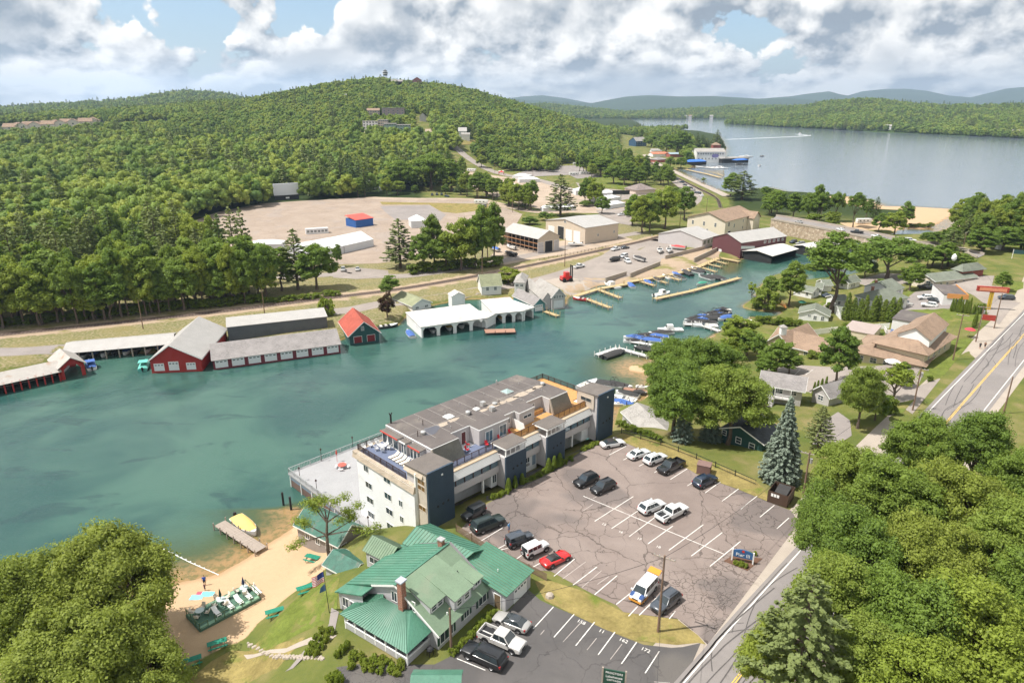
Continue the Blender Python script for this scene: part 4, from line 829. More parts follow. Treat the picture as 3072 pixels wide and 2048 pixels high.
HB=[(-1450,480),(-1250,1150),(-900,1560),(-300,1640),(150,1640),(430,1700),(620,1900),(760,2400),(640,2700),(420,2500),(200,1100),(130,820),(40,640),(-60,600),(-160,700),(-700,800),(-700,420)]
HB2=[(-700,800),(-160,700),(-60,600),(-50,520),(140,560),(190,800),(220,1100),(-300,1200)]
p3=poisson([(-1500,470),(-1300,1200),(-950,1600),(-300,1700),(300,1750),(700,1900),(760,2600),(500,2600),(340,1400),(250,900),(170,640),(100,560),(-60,500),(-60,800),(-700,800),(-700,300)],6.0,420000,rsf)
sd3=-polyd(p3[:,0],p3[:,1],WATER);p3=p3[(sd3>4)&(p3[:,1]>np.abs(p3[:,0])*1.15)]
for c_ in FARCLR:p3=p3[polyd(p3[:,0],p3[:,1],c_)<0]
p3=p3[polyd(p3[:,0],p3[:,1],W1)<0]
forest(p3,gz(p3[:,0],p3[:,1]),(.6,.9,.985),.72,1.12)
def on_hill(H_,n,mix_,s0,s1,tmax=.98,wob=4,base=-4):
 A_,rs_,Zr,rr_2=H_;a_=rsf.uniform(max(A_[0],-.72),min(A_[-1],.72),n);t=rsf.uniform(.05,tmax,n);r0=np.interp(a_,A_,rs_);r=r0+(rr_2-r0)*t;z_=base+(np.interp(a_,A_,Zr)-base)*(sst(t)*.75+.25*np.minimum(1,t*5))
 forest(np.stack([r*np.sin(a_),r*np.cos(a_)],1),z_,mix_,s0,s1)
p4=poisson([(70,0),(200,0),(330,230),(270,260),(190,200),(130,130),(90,85),(72,60)],7,9000,rsf);p4=p4[(p4[:,0]>.80*p4[:,1]+22)&(pld(p4[:,0],p4[:,1],RC)>12)];forest(p4,gz(p4[:,0],p4[:,1]),(.7,.95,1),1.1,1.5)
on_hill(PEN,8500,(.66,.84,.95),1.0,1.5);on_hill(FARS,3800,(.66,.84,.95),1.1,1.8);on_hill(HL2,3000,(.66,.84,.95),1.3,2.,base=20)
# == building kit
m_glass=M('window_glass',(.045,.06,.07),.06,.3,.8,spec=.8);m_glassb=M('window_glass_blue',(.10,.17,.21),.05,.3,.6,spec=.9)
m_white=M('white_paint',(.80,.79,.76),.6,.05,.6,stain=(.70,.68,.63));m_trim=M('white_trim',(.82,.81,.78),.55,.04,1)
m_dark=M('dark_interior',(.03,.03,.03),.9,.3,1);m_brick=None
def brickmat():
 global m_brick
 if m_brick:return m_brick
 m_brick=bpy.data.materials.new('brick');m_brick.use_nodes=True;q=NT(m_brick.node_tree);b_=q.n['Principled BSDF'];co=q.new('ShaderNodeTexCoord').outputs['Object'];x_,y_,z_=q.xyz(co)
 br=q.new('ShaderNodeTexBrick');q.put(br.inputs['Vector'],q.comb(q.m('ADD',x_,y_),z_,0));br.inputs['Scale'].default_value=1;br.inputs['Brick Width'].default_value=.22;br.inputs['Row Height'].default_value=.075;br.inputs['Mortar Size'].default_value=.008
 br.inputs['Color1'].default_value=(.24,.07,.04,1);br.inputs['Color2'].default_value=(.34,.12,.06,1);br.inputs['Mortar'].default_value=(.4,.33,.27,1);q.put(b_.inputs['Base Color'],br.outputs[0]);b_.inputs['Roughness'].default_value=.9
 return m_brick
WMC={}
def window(parent,o_,d_,n_,s,z,w_,h_,frame=None,glass=None,mull='v',fw=.09,name='window'):
 """a framed window on a wall: o_ wall origin, d_ along the wall, n_ outward"""
 key=('w',round(w_,2),round(h_,2),(frame or m_trim).name,mull,fw)
 if key not in WMC:
  f=MB();f.box(-w_/2-fw,w_/2+fw,-.07,0.0,-h_/2-fw,-h_/2);f.box(-w_/2-fw,w_/2+fw,-.07,0.0,h_/2,h_/2+fw);f.box(-w_/2-fw,-w_/2,-.068,0,-h_/2,h_/2);f.box(w_/2,w_/2+fw,-.068,0,-h_/2,h_/2)
  if 'v' in mull:f.box(-.03,.03,-.06,0,-h_/2,h_/2)
  if 'h' in mull:f.box(-w_/2,w_/2,-.058,0,-.03,.03)
  WMC[key]=f.mesh(name,frame or m_trim)
 k2=('p',round(w_,2),round(h_,2),(glass or m_glass).name)
 if k2 not in WMC:g_=MB();g_.box(-w_/2,w_/2,-.03,-.002,-h_/2,h_/2);WMC[k2]=g_.mesh('pane',glass or m_glass)
 x_=o_[0]+d_[0]*s;y_=o_[1]+d_[1]*s;ang=math.atan2(n_[1],n_[0])+math.pi/2
 wo=link(name,WMC[key],parent,(x_,y_,z),ang);link('pane',WMC[k2],wo);return wo
def door(parent,o_,d_,n_,s,z,w_,h_,mat,frame=None,name='door',panes=0):
 key=('d',round(w_,2),round(h_,2),mat.name,panes)
 if key not in WMC:
  f=MB();f.box(-w_/2,w_/2,-.06,0,0,h_)
  for i in range(1,4 if h_>1.5 else 1):f.box(-w_/2,w_/2,-.062,-.05,h_*i/4-.015,h_*i/4+.015)
  WMC[key]=f.mesh(name,mat)
 ang=math.atan2(n_[1],n_[0])+math.pi/2;do=link(name,WMC[key],parent,(o_[0]+d_[0]*s,o_[1]+d_[1]*s,z),ang)
 k2=('df',round(w_,2),round(h_,2))
 if k2 not in WMC:f=MB();f.box(-w_/2-.09,-w_/2,-.08,0,0,h_+.09);f.box(w_/2,w_/2+.09,-.08,0,0,h_+.09);f.box(-w_/2,w_/2,-.08,0,h_,h_+.09);WMC[k2]=f.mesh('door_frame',m_trim)
 link('door_frame',WMC[k2],do)
 if panes:
  g_=MB()
  for i in range(panes):c_=-w_/2+w_*(i+.5)/panes;g_.box(c_-w_/panes*.3,c_+w_/panes*.3,-.075,-.058,h_*.74,h_*.86)
  g_.obj('pane',m_glass,do)
 return do
def sides(L_,W_):return dict(f=((0,0),(1,0),(0,-1),L_),r=((L_,0),(0,1),(1,0),W_),b=((L_,W_),(-1,0),(0,1),L_),l=((0,W_),(0,-1),(-1,0),W_))
def roofshape(mb,kind,L_,W_,h,rise,oh,th=.16,rp=.5,ov=None):
 e=oh*rise/max(.01,W_*rp)
 if kind=='gu':
  y0=W_*rp;mb.slab([(-oh,-oh,h-e),(L_+oh,-oh,h-e),(L_+oh,y0,h+rise),(-oh,y0,h+rise)],th);e2=oh*rise/(W_-y0)
  mb.slab([(-oh,y0,h+rise),(L_+oh,y0,h+rise),(L_+oh,W_+oh,h-e2),(-oh,W_+oh,h-e2)],th)
 elif kind=='gv':
  x0=L_*rp;e=oh*rise/x0;mb.slab([(-oh,-oh,h-e),(x0,-oh,h+rise),(x0,W_+oh,h+rise),(-oh,W_+oh,h-e)],th);e=oh*rise/(L_-x0)
  mb.slab([(x0,-oh,h+rise),(L_+oh,-oh,h-e),(L_+oh,W_+oh,h-e),(x0,W_+oh,h+rise)],th)
 elif kind=='hip':
  k_=min(L_,W_)/2;a_,b_=((k_,W_/2),(L_-k_,W_/2))if L_>=W_ else((L_/2,k_),(L_/2,W_-k_));A_=(a_[0],a_[1],h+rise);B_=(b_[0],b_[1],h+rise);c_=[(-oh,-oh,h-.1),(L_+oh,-oh,h-.1),(L_+oh,W_+oh,h-.1),(-oh,W_+oh,h-.1)]
  if L_>=W_:mb.slab([c_[0],c_[1],B_,A_],th);mb.slab([c_[1],c_[2],B_],th);mb.slab([c_[2],c_[3],A_,B_],th);mb.slab([c_[3],c_[0],A_],th)
  else:mb.slab([c_[0],c_[1],A_],th);mb.slab([c_[1],c_[2],B_,A_],th);mb.slab([c_[2],c_[3],B_],th);mb.slab([c_[3],c_[0],A_,B_],th)
 elif kind=='flat':mb.box(-oh,L_+oh,-oh,W_+oh,h,h+max(.18,rise))
 elif kind=='shed':mb.slab([(-oh,-oh,h),(L_+oh,-oh,h),(L_+oh,W_+oh,h+rise),(-oh,W_+oh,h+rise)],th)
def wallshape(mb,kind,L_,W_,h,rise,z0=0.,rp=.5,skip=''):
 P_=[(0,0),(L_,0),(L_,W_),(0,W_)];
 def wall(a_,b_,top=None):
  vs=[(a_[0],a_[1],z0),(b_[0],b_[1],z0),(b_[0],b_[1],h)]+([top]if top else[])+[(a_[0],a_[1],h)]
  mb.add(vs,[tuple(range(len(vs)))])
 tu=kind=='gu';tv=kind=='gv'
 if 'f' not in skip:wall(P_[0],P_[1],(L_*rp,0,h+rise-.02)if tv else None)
 if 'r' not in skip:wall(P_[1],P_[2],(L_,W_*rp,h+rise-.02)if tu else((L_,W_,h+rise)if kind=='shed' else None))
 if 'b' not in skip:wall(P_[2],P_[3],(L_*rp,W_,h+rise-.02)if tv else None)
 if 'l' not in skip:wall(P_[3],P_[0],(0,W_*rp,h+rise-.02)if tu else None)
 mb.add([p_+(h-.02,)for p_ in P_],[(0,1,2,3)]);mb.add([p_+(z0,)for p_ in P_],[(3,2,1,0)])
def house(name,label,cat,A_,B_,W_,h,rise,kind='gu',wall=None,roof=None,oh=.4,wins='',doors=(),group=None,rp=.5,skip='',sink=.6,chim=None,z=None,th=.16,fascia=None,wsize=(.9,1.2),mull='vh',glass=None,frame=None):
 """A_,B_: ends of the wall nearest the camera; the body goes W_ back from it. wins: 'side s z w h,...'"""
 A_=Vector(A_);B_=Vector(B_);d_=B_-A_;L_=math.hypot(d_.x,d_.y);z=min(A_.z,B_.z)if z is None else z
 o=root(name,label,cat,(A_.x,A_.y,z),math.atan2(d_.y,d_.x),group)
 mb=MB();wallshape(mb,kind,L_,W_,h,rise,-sink,rp,skip);mb.obj('wall',wall or m_white,o)
 mb=MB();roofshape(mb,kind,L_,W_,h,rise,oh,th,rp);ro=mb.obj('roof',roof,o)
 if fascia and kind in('gu','gv','shed','flat'):
  mb=MB()
  if kind=='gu':
   for x_ in(-oh-.03,L_+oh):
    e=oh*rise/(W_*rp);mb.beam((x_+.015,-oh,h-e-.1),(x_+.015,W_*rp,h+rise-.1),.03,.22);mb.beam((x_+.015,W_*rp,h+rise-.1),(x_+.015,W_+oh,h-e-.1),.03,.22)
   for y_ in(-oh-.03,W_+oh):mb.box(-oh,L_+oh,y_,y_+.03,h-e-.22,h-e-.01)
  elif kind=='gv':
   for y_ in(-oh-.03,W_+oh):
    e=oh*rise/(L_*rp);mb.beam((-oh,y_+.015,h-e-.1),(L_*rp,y_+.015,h+rise-.1),.03,.22);mb.beam((L_*rp,y_+.015,h+rise-.1),(L_+oh,y_+.015,h-e-.1),.03,.22)
   for x_ in(-oh-.03,L_+oh):mb.box(x_,x_+.03,-oh,W_+oh,h-e-.22,h-e-.01)
  else:mb.box(-oh-.03,L_+oh+.03,-oh-.03,-oh,h-.12,h+.1);mb.box(L_+oh,L_+oh+.03,-oh,W_+oh,h-.12,h+.1);mb.box(-oh-.03,-oh,-oh,W_+oh,h-.12,h+.1)
  mb.obj('fascia',fascia,ro)
 sd_=sides(L_,W_)
 for tok in[q_ for q_ in wins.split(',')if q_.strip()]:
  q_=tok.split();sd,v=q_[0],[float(i)for i in q_[1:]];ws_=v[2:4]if len(v)>2 else wsize;oo,dd,nn_,ln=sd_[sd]
  window(o,oo,dd,nn_,v[0]*ln,v[1],ws_[0],ws_[1],frame,glass,mull)
 for sd,s,z_,w_,hh,mt,*ex in doors:
  oo,dd,nn_,ln=sd_[sd];door(o,oo,dd,nn_,s*ln,z_,w_,hh,mt,name=ex[1]if len(ex)>1 else('garage_door' if w_>1.8 else 'door'),panes=ex[0]if ex else 0)
 if chim:mb=MB();x_,y_,z1=chim;mb.box(x_-.35,x_+.35,y_-.35,y_+.35,h*.6,z1);mb.box(x_-.42,x_+.42,y_-.42,y_+.42,z1,z1+.12);mb.obj('chimney',brickmat(),ro)
 return o,L_
def railing(parent,pts,h,mat,name='railing',posts=1.6,bal=.14,pr=.05,panel=None):
 """posts, rails and balusters along a 3-D line"""
 mb=MB();bm_=MB()
 for a_,b_ in zip(pts,pts[1:]):
  a_=Vector(a_);b_=Vector(b_);L_=(b_-a_).length;n=max(1,round(L_/posts))
  for i in range(n+1):q_=a_.lerp(b_,i/n);mb.box(q_.x-pr,q_.x+pr,q_.y-pr,q_.y+pr,q_.z,q_.z+h+.06)
  up=Vector((0,0,1));mb.beam(a_+up*h,b_+up*h,.09,.07);mb.beam(a_+up*.12,b_+up*.12,.05,.06)
  if bal:
   n=int(L_/bal)
   for i in range(1,n):q_=a_.lerp(b_,i/n);bm_.box(q_.x-.018,q_.x+.018,q_.y-.018,q_.y+.018,q_.z+.14,q_.z+h-.03)
  if panel is not None:bm_.beam(a_+up*(h*.5+.06),b_+up*(h*.5+.06),.03,h*.74)
 r_=mb.obj(name,mat,parent)
 if bm_.v:bm_.obj('balusters',panel or mat,r_,kind='stuff')
 return r_
 # == the waterfront apartment block (axis at 45 degrees)
m_navy=siding('navy_siding',(.042,.066,.095),.16,'Z',.12);m_lgrey=siding('light_grey_siding',(.52,.49,.48),.18,'Z',.05);m_beige=M('beige_stucco',(.52,.45,.37),.9,.12,1.2);m_face=M('white_stucco',(.79,.79,.785),.8,.04,.5,stain=(.72,.71,.69))
m_membr=M('roof_membrane',(.125,.108,.10),.85,.2,.35,stain=(.20,.175,.15));m_membr2=M('roof_membrane_small',(.15,.13,.115),.85,.2,.6);m_shake=shingle('shake_shingle',(.42,.35,.27),.2,.2);m_slate=siding('mansard_shingle',(.20,.19,.16),.24,'Z',.25,.95,1.0)
m_brown=M('dark_brown_steel',(.055,.032,.028),.6,.2,2);m_cedarw=M('cedar_boards',(.50,.27,.10),.75,.25,2.5);m_deckb=M('blue_grey_decking',(.13,.155,.23),.7,.12,1.5);m_gravelr=M('gravel_ballast',(.46,.36,.25),.95,.25,6,bump=.5,bscale=20);m_awn=siding('white_metal_awning',(.72,.71,.69),.16,'Z',.05);m_redaw=M('red_awning_edge',(.55,.07,.05),.8,.15,2)
m_deckw=M('white_deck_membrane',(.34,.335,.335),.7,.1,.25,stain=(.29,.285,.28));m_slatb=siding('brown_slats',(.16,.10,.08),.35,'Z',.2);m_slatbl=siding('blue_grey_band',(.20,.25,.31),.3,'Z',.1)
BL=root('apartment_block','long white waterfront apartment block with navy stair towers and flat dark roof','apartment block',BA,rad(45))
def bp(name,mat,mb,par=BL,**kw):return mb.obj(name,mat,par,**kw)
mb=MB();mb.box(-.6,44,6,17.9,-8.2,6.3);mb.box(-.6,2.2,2.6,6,-8.2,6.3);mb.box(20.5,25.9,2.6,6,-1,2.75);mb.box(38.5,44,5,6,-1,6.3);mb.box(2.2,5,5,6,-1,6.3);bp('wall',m_face,mb)
mb=MB() # upper gallery: white band, posts, soffit
for a_,b_ in((4.9,15.9),(20.6,25.8),(30.5,39.7)):
 mb.box(a_,b_,1.75,6.0,2.55,2.8);mb.box(a_,b_,1.7,1.9,2.8,3.85);mb.box(a_,b_,2.0,6.0,6.05,6.3)
bp('gallery',m_lgrey,mb)
for a_,b_,n in((4.9,15.9,6),(20.6,25.8,3),(30.5,39.7,5)):
 for i in range(n):
  x0=a_+(b_-a_)*i/n;x1=a_+(b_-a_)*(i+1)/n
  g_=MB();g_.box(x0+.08,x1-.08,1.86,1.9,3.88,5.35);bp('gallery_window',m_glassb,g_);g_=MB();g_.box(x0-.07,x0+.07,1.74,1.92,3.85,5.5);bp('mullion',m_brown,g_)
 aw=MB();aw.slab([(a_,1.35,5.15),(b_,1.35,5.15),(b_,2.0,6.3),(a_,2.0,6.3)],.08);aw=bp('awning',m_awn,aw)
 ri=MB();k_=int((b_-a_)/1.2)
 for i in range(6):f=(i+.5)/6;ri.box(a_,b_,1.35+.65*f-.05,1.35+.65*f-.01,5.15+1.15*f-.03,5.15+1.15*f+.05)
 bp('awning_ribs',m_trim,ri,aw,kind='stuff')
for a_,b_ in((4.9,15.9),(20.6,25.8),(30.5,39.7)):bp('gravel_ledge',m_gravelr,MB().box(a_,b_,1.95,2.9,6.3,6.42))
mb=MB();mb.box(0,5.2,5.2,17.9,6.31,6.5);mb.box(4.95,21,2.9,6.2,6.31,6.52);bp('terrace',m_deckb,mb)
mb=MB();mb.box(21,39.6,2.9,6.2,6.31,6.52);mb.box(36,44,6.2,17.8,6.31,6.5);bp('terrace',m_cedarw,mb)
# top storey with its recesses
FPR=[(5.2,5.5),(8.6,5.5),(10.7,5.5),(10.7,7.6),(14.9,7.6),(14.9,5.1),(21.6,5.0),(21.6,6.3),(24.2,6.3),(24.2,5.0),(28.1,5.1),(28.1,7.4),(32.4,7.4),(32.4,5.4),(37.2,5.4),(37.2,12.5),(36.3,17.7),(5.2,17.7)]
mb=MB();ins_=[(x_+(.12 if x_<6 else 0),y_+.15)for x_,y_ in FPR];mb.prism(ins_,6.5,9.22);bp('penthouse_wall',m_lgrey,mb)
mb=MB();mb.prism(FPR,9.24,9.42);bp('roof_edge',m_trim,mb)
mb=MB();mb.prism([(x_+(.12 if x_<6 else-.08 if x_>36 else 0),y_+(.12 if y_<9 else-.05))for x_,y_ in FPR],9.42,9.5);rf=bp('roof',m_membr,mb)
sm=MB()
for i in range(1,11):x_=5.2+i*2.9;sm.box(x_-.05,x_+.05,8,17.5,9.5,9.515)
sm.box(5.5,36,11.6,11.7,9.5,9.513);bp('membrane_seams',M('seam_tape',(.26,.235,.215),.8,.2,1),sm,rf,kind='stuff')
pu=MB();pu.prism([(9.3+1.7*math.cos(t)*(1+.35*math.sin(2*t)),10.6+1.25*math.sin(t)*(1+.25*math.cos(3*t)))for t in np.arange(0,6.28,.35)],9.5,9.512);bp('ponded_patch',M('wet_membrane',(.10,.10,.115),.3,.1,1),pu,rf)
st=MB()
for x_,y_,r in((11.8,10.9,.8),(14.2,11,.7),(20.5,10.2,.6),(23,10.4,.9),(25,10.2,.7),(27.2,10.1,.9),(30,10.3,1.1),(32.5,10.4,.8),(34.5,10.6,.8)):st.prism([(x_+r*1.6*math.cos(t)*(1+.3*math.sin(3*t+x_)),y_+r*.75*math.sin(t))for t in np.arange(0,6.28,.4)],9.5,9.508)
bp('silt_stains',M('silt',(.40,.33,.26),.95,.25,2.5),st,rf,kind='stuff')
for x0,x1 in((5.3,10.6),(32.5,37.1)):
 mb=MB();mb.slab([(x0,4.4,6.5),(x1+.5,4.4,6.5),(x1,5.45,9.4),(x0,5.45,9.4)],.12);mb.add([(x0,4.4,6.5),(x0,5.6,6.5),(x0,5.5,9.4)],[(0,1,2)]);bp('mansard',m_slate,mb)
 mb=MB();mb.slab([(x0-.45,4.35,6.5),(x0,4.35,6.5),(x0,5.4,9.4),(x0-.25,5.4,9.4)],.14);bp('mansard_edge',m_beige,mb)
for s,z_,w_,h_ in((17.0,7.6,1.5,1.9),(20.2,7.6,1.5,1.9)):window(BL,(0,5.15),(1,0),(0,-1),s,z_,w_,h_,m_trim,m_glassb,'v',.14,'sliding_door')
door(BL,(0,7.75),(1,0),(0,-1),13.6,6.53,.9,2.1,M('red_brown_door',(.12,.03,.03),.5,.2,1));window(BL,(0,5.15),(1,0),(0,-1),26.2,8.2,1.9,.5,m_trim,m_glass,'v');window(BL,(0,6.45),(1,0),(0,-1),22.8,8.0,.6,1.0);window(BL,(0,7.55),(1,0),(0,-1),30,8.0,.9,.8);window(BL,(37.2,0),(0,1),(1,0),8.2,7.7,1,2,m_trim,m_glass,'v')
# left bays behind the terrace
for v0,v1,nw in((13.0,17.5,3),(10.9,12.3,2),(7.2,10.0,3)):
 mb=MB();mb.box(4.35,5.3,v0,v1,6.5,8.75);by=bp('bay',m_lgrey,mb);mb=MB();mb.box(4.05,5.4,v0-.12,v1+.12,8.75,8.87);bp('bay_roof',m_membr2,mb,by)
 mb=MB();mb.box(3.98,4.05,v0-.12,v1+.12,8.68,8.9);bp('awning_edge',m_redaw if nw==3 else m_trim,mb,by)
 for i in range(nw):window(BL,(4.35,v1),(0,-1),(-1,0),(v1-v0)*(i+.5)/nw,7.6,(v1-v0)/nw-.24,1.75,m_trim,m_glass,'',.07)
 # stair towers
def tower(u0,u1,top,low,lab):
 t_=MB();t_.box(u0+.12,u1-.12,.3,3.4 if low else 5.2,0,(5.6 if low else top-.35));tw=bp('stair_tower',m_lgrey,t_)
 f=MB();f.add([(u0,-.02,-.4),(u1,-.02,-.4),(u1,-.02,top if not low else 5.95),(u0,-.02,top if not low else 5.95),(u0,.3,-.4),(u1,.3,-.4),(u1,.3,top if not low else 5.95),(u0,.3,top if not low else 5.95)],[(0,1,2,3),(5,4,7,6),(0,4,5,1),(1,5,6,2),(2,6,7,3),(3,7,4,0)]);bp('navy_face',m_navy,f,tw)
 for i in range(3):
  h_=MB();cx_=u0+(u1-u0)*(.35+.2*i);h_.lathe([(.0,0),(.2,0),(.2,.05),(0,.05)],10);me=h_.mesh('porthole',m_dark);o=link('porthole',me,tw,(cx_,-.03,3.4+.12*i));o.rotation_euler=(rad(90),0,0)
 if not low:
  r_=MB();r_.slab([(u0-.15,.0,top),(u1+.1,.0,top),(u1+.1,5.5,top-.35),(u0-.15,5.5,top-.35)],.22);bp('tower_roof',m_membr2,r_,tw)
  l_=MB();l_.box(u0+u1-.3-u0-(u1-u0)*.55,u0+(u1-u0)*.55+.25,-.12,-.03,top-1.25,top-1.0)if False else l_.box(u0+2.5,u0+2.8,-.14,-.02,top-1.2,top-.95);bp('wall_lamp',m_trim,l_,tw)
 else:
  for a_ in(u0+.15,u1-.15):
   for b_ in(.2,3.2):q_=MB();q_.box(a_-.1,a_+.1,b_-.1,b_+.1,5.6,7.2);bp('lantern_post',m_trim,q_,tw)
  for i in range(1,4):q_=MB();a_=u0+(u1-u0)*i/4;q_.box(a_-.06,a_+.06,.12,.24,5.95,7.2);bp('lantern_post',m_trim,q_,tw)
  q_=MB();q_.box(u0,u1,.1,.3,5.95,6.1);q_.box(u0,u1,3.1,3.3,5.6,6.1);q_.box(u0-.1,u1+.1,-.1,3.5,7.2,7.42);bp('lantern_frame',m_trim,q_,tw)
  q_=MB();q_.box(u0-.05,u1+.05,-.05,3.45,7.42,7.52);bp('tower_roof',m_membr2,q_,tw)
 return tw
t1=tower(0,4.9,9.5,False,'');tower(15.9,20.6,7.5,True,'');tower(25.8,30.5,7.5,True,'');t4=tower(39.7,44.5,9.4,False,'')
mb=MB();mb.box(-.05,.15,.3,2.6,0,8.9);bp('stair_side',m_beige,mb,t1)
for z_ in(7.6,6.6,3.2):window(BL,(-.05,2.6),(0,-1),(-1,0),1.15,z_,1.6,.75,m_beige,M('amber_glass',(.16,.09,.03),.15,.4,1),'v')
mb=MB();mb.box(-.35,-.05,2.5,2.75,-5,8.6);bp('downpipe_column',m_trim,mb)
mb=MB();mb.box(39.55,39.75,1.0,4.8,6.3,9.0);bp('stair_side',m_beige,mb,t4);window(BL,(39.55,4.8),(0,-1),(-1,0),2,7.9,2.4,.7,m_beige,m_glass,'v')
mb=MB();mb.add([(-.85,2.55,5.35),(-.85,18.9,5.35),(-.55,18.9,6.45),(-.55,2.55,6.45),(.2,2.55,5.35),(.2,18.9,5.35),(.2,18.9,6.45),(.2,2.55,6.45)],[(0,1,2,3),(3,2,6,7),(0,3,7,4),(1,5,6,2),(0,4,5,1)]);mb.box(-.7,30,17.9,18.9,5.35,6.4);bp('parapet',m_shake,mb)
mb=MB();mb.box(-.1,4,1.6,6,8.2,8.9)if False else mb.slab([(-.35,1.0,8.3),(-.35,5.4,8.3),(.1,5.4,9.2),(.1,1.0,9.2)],.1);bp('tower_skirt',m_shake,mb,t1)
for v_,z_,w_ in((15.3,4.45,1.2),(9.5,4.85,1.7),(14.85,1.6,1.7),(9.55,1.9,1.7),(6.2,2.15,.8),(14.8,-1.15,1.7),(9.4,-.8,1.7),(6.15,-.65,.8),(14.8,-3.9,1.7),(9.45,-3.6,1.7)):window(BL,(-.6,0),(0,1),(-1,0),v_,z_,w_,1.05,m_trim,m_glass,'v',.07)
door(BL,(-.6,0),(0,1),(-1,0),6.1,-5.0,.9,2.0,m_glass);window(BL,(0,2.6),(1,0),(0,-1),21.4,1.5,.9,1.0);window(BL,(0,2.6),(1,0),(0,-1),23.6,1.5,.9,1.0);door(BL,(0,2.6),(1,0),(0,-1),25.2,.05,.9,2.1,M('grey_blue_door',(.25,.33,.4),.5,.1,1))
for s in(21.3,23.5):q_=MB();q_.box(s-.35,s+.35,2.25,2.6,.55,.9);bp('air_conditioner',M('grey_metal',(.35,.34,.33),.5,.15,2,metal=.3),q_)
for a_ in(12.7,35):q_=MB();q_.box(a_-.15,a_+.15,2.0,2.3,0,2.6);bp('carport_post',m_trim,q_)
mb=MB();mb.box(14.6,15.9,2.2,6,0,2.55);bp('side_wall',m_face,mb);mb=MB();mb.box(37.8,39.7,2.2,6,0,2.55);bp('side_wall',m_face,mb)
window(BL,(0,2.2),(1,0),(0,-1),15.3,1.5,.8,1.4,m_trim,m_glass,'v')
railing(BL,[(0.0,5.4,6.5),(0.0,18.3,6.5),(5,18.3,6.5)],1.0,m_brown);railing(BL,[(5.1,3.0,6.5),(15.8,3.0,6.5)],1.0,m_brown);railing(BL,[(20.7,3.0,6.5),(26,3.0,6.5)],1.0,m_brown,bal=0,panel=m_cedarw);railing(BL,[(30.6,3.0,6.5),(39.6,3.0,6.5)],1.0,m_brown,bal=0,panel=m_cedarw);railing(BL,[(37,17.7,6.5),(43.8,17.7,6.5),(43.8,6,6.5)],1.0,m_brown)
mb=MB();mb.slab([(23.7,3.0,6.5),(23.7,6.3,6.5),(23.7,6.3,8.3),(23.7,3.6,8.1)],.05);bp('lattice_screen',m_trim,mb)
mb=MB();mb.box(28.4,31.9,6.6,7.3,6.5,7.3);bp('planter_bench',m_cedarw,mb)
# roof fittings
def fitting(name,mat,fn,sub=None):q_=MB();fn(q_);return q_.obj(name,mat,rf)
m_galv=M('galvanised',(.55,.54,.52),.4,.15,2,metal=.5)
for x_,y_,s in((14.4,12.4,.75),(19.8,11.3,.5)):fitting('skylight',M('skylight_dome',(.68,.68,.66),.3,.05,1),lambda q_:(q_.box(x_-s,x_+s,y_-s,y_+s,9.5,9.66),q_.lathe([(s*1.2,.16),(s*.9,.26),(0,.3)],8,(x_,y_,9.5))))
q_=MB();q_.add([(28,12,9.7),(29.7,12,9.7),(29.7,13.7,9.7),(28,13.7,9.7),(28.85,12.85,10.25)],[(0,1,4),(1,2,4),(2,3,4),(3,0,4)]);q_.obj('glass_skylight',M('pale_green_glass',(.32,.42,.40),.1,.1,1,spec=.8),rf);q_=MB();q_.box(27.95,29.75,11.95,13.75,9.5,9.7);q_.obj('skylight_curb',m_galv,rf)
for x_,y_,r,h in((17.4,10.8,.42,.75),(23.5,10.6,.42,.4),(36,10.6,.42,.6),(7.4,10.4,.4,.65),(30.1,17,.12,.9)):fitting('roof_vent',m_galv,lambda q_:q_.lathe([(r*.8,0),(r*.8,h*.45),(r*1.15,h*.5),(r*1.05,h*.8),(r*.3,h),(0,h)],10,(x_,y_,9.5)))
for x_,y_ in((21.7,11.7),(21.4,9.0)):fitting('roof_fan_box',m_galv,lambda q_:q_.box(x_-.4,x_+.4,y_-.4,y_+.4,9.5,10.25))
for x_,y_,h in((9.3,12.9,1.),(6.3,10.4,1.),(17.8,10.5,.6),(20.3,12,.5),(24.3,10.3,.7),(12,9,.35),(15,14,.35),(19,15,.35),(25,15,.4),(28,8.5,.35),(33,14,.35),(34,9,.35),(10,15,.35)):fitting('vent_pipe',m_galv if h<.5 else m_brown,lambda q_:q_.tube((x_,y_,9.5),(x_,y_,9.5+h),.07,n=6))
fitting('flue',m_dark,lambda q_:(q_.tube((6.1,17.4,9.5),(6.1,17.4,10.9),.16,n=8),q_.tube((6.1,17.4,10.9),(5.85,17.4,11.4),.1,n=6),q_.tube((6.1,17.4,10.9),(6.4,17.4,11.35),.1,n=6)))
# waterside deck with its walls
DZ=-5.2
DK=root('boat_deck','wide white-floored deck over boat slips on the channel side of the block','deck',BA,rad(45))
mb=MB();mb.prism([(-2.8,6.5),(-.65,6.5),(-.65,17.95),(24,17.95),(24,39),(-2.8,39)],DZ-.35,DZ);mb.obj('deck_floor',m_deckw,DK)
mb=MB();mb.box(-2.6,-2.4,17,38.8,DZ-1.2,DZ-.35);mb.box(-2.4,24,38.6,38.8,DZ-1.2,DZ-.35);mb.obj('band_wall',m_slatbl,DK)
mb=MB();mb.box(-2.55,-2.4,19,38.7,DZ-2.7,DZ-1.2);mb.box(-2.4,24,38.55,38.7,DZ-2.7,DZ-1.2);mb.obj('slat_wall',m_slatb,DK)
for i in range(6):q_=MB();q_.box(-2.7,-2.5,19+i*3.9,19.2+i*3.9,DZ-3.3,DZ-.3);q_.obj('wall_post',m_trim,DK)
railing(DK,[(-2.7,6.6,DZ),(-2.7,38.9,DZ),(23.9,38.9,DZ)],1.05,M('silver_rail',(.55,.55,.54),.4,.1,2,metal=.6),posts=2.2,bal=.3,pr=.04)
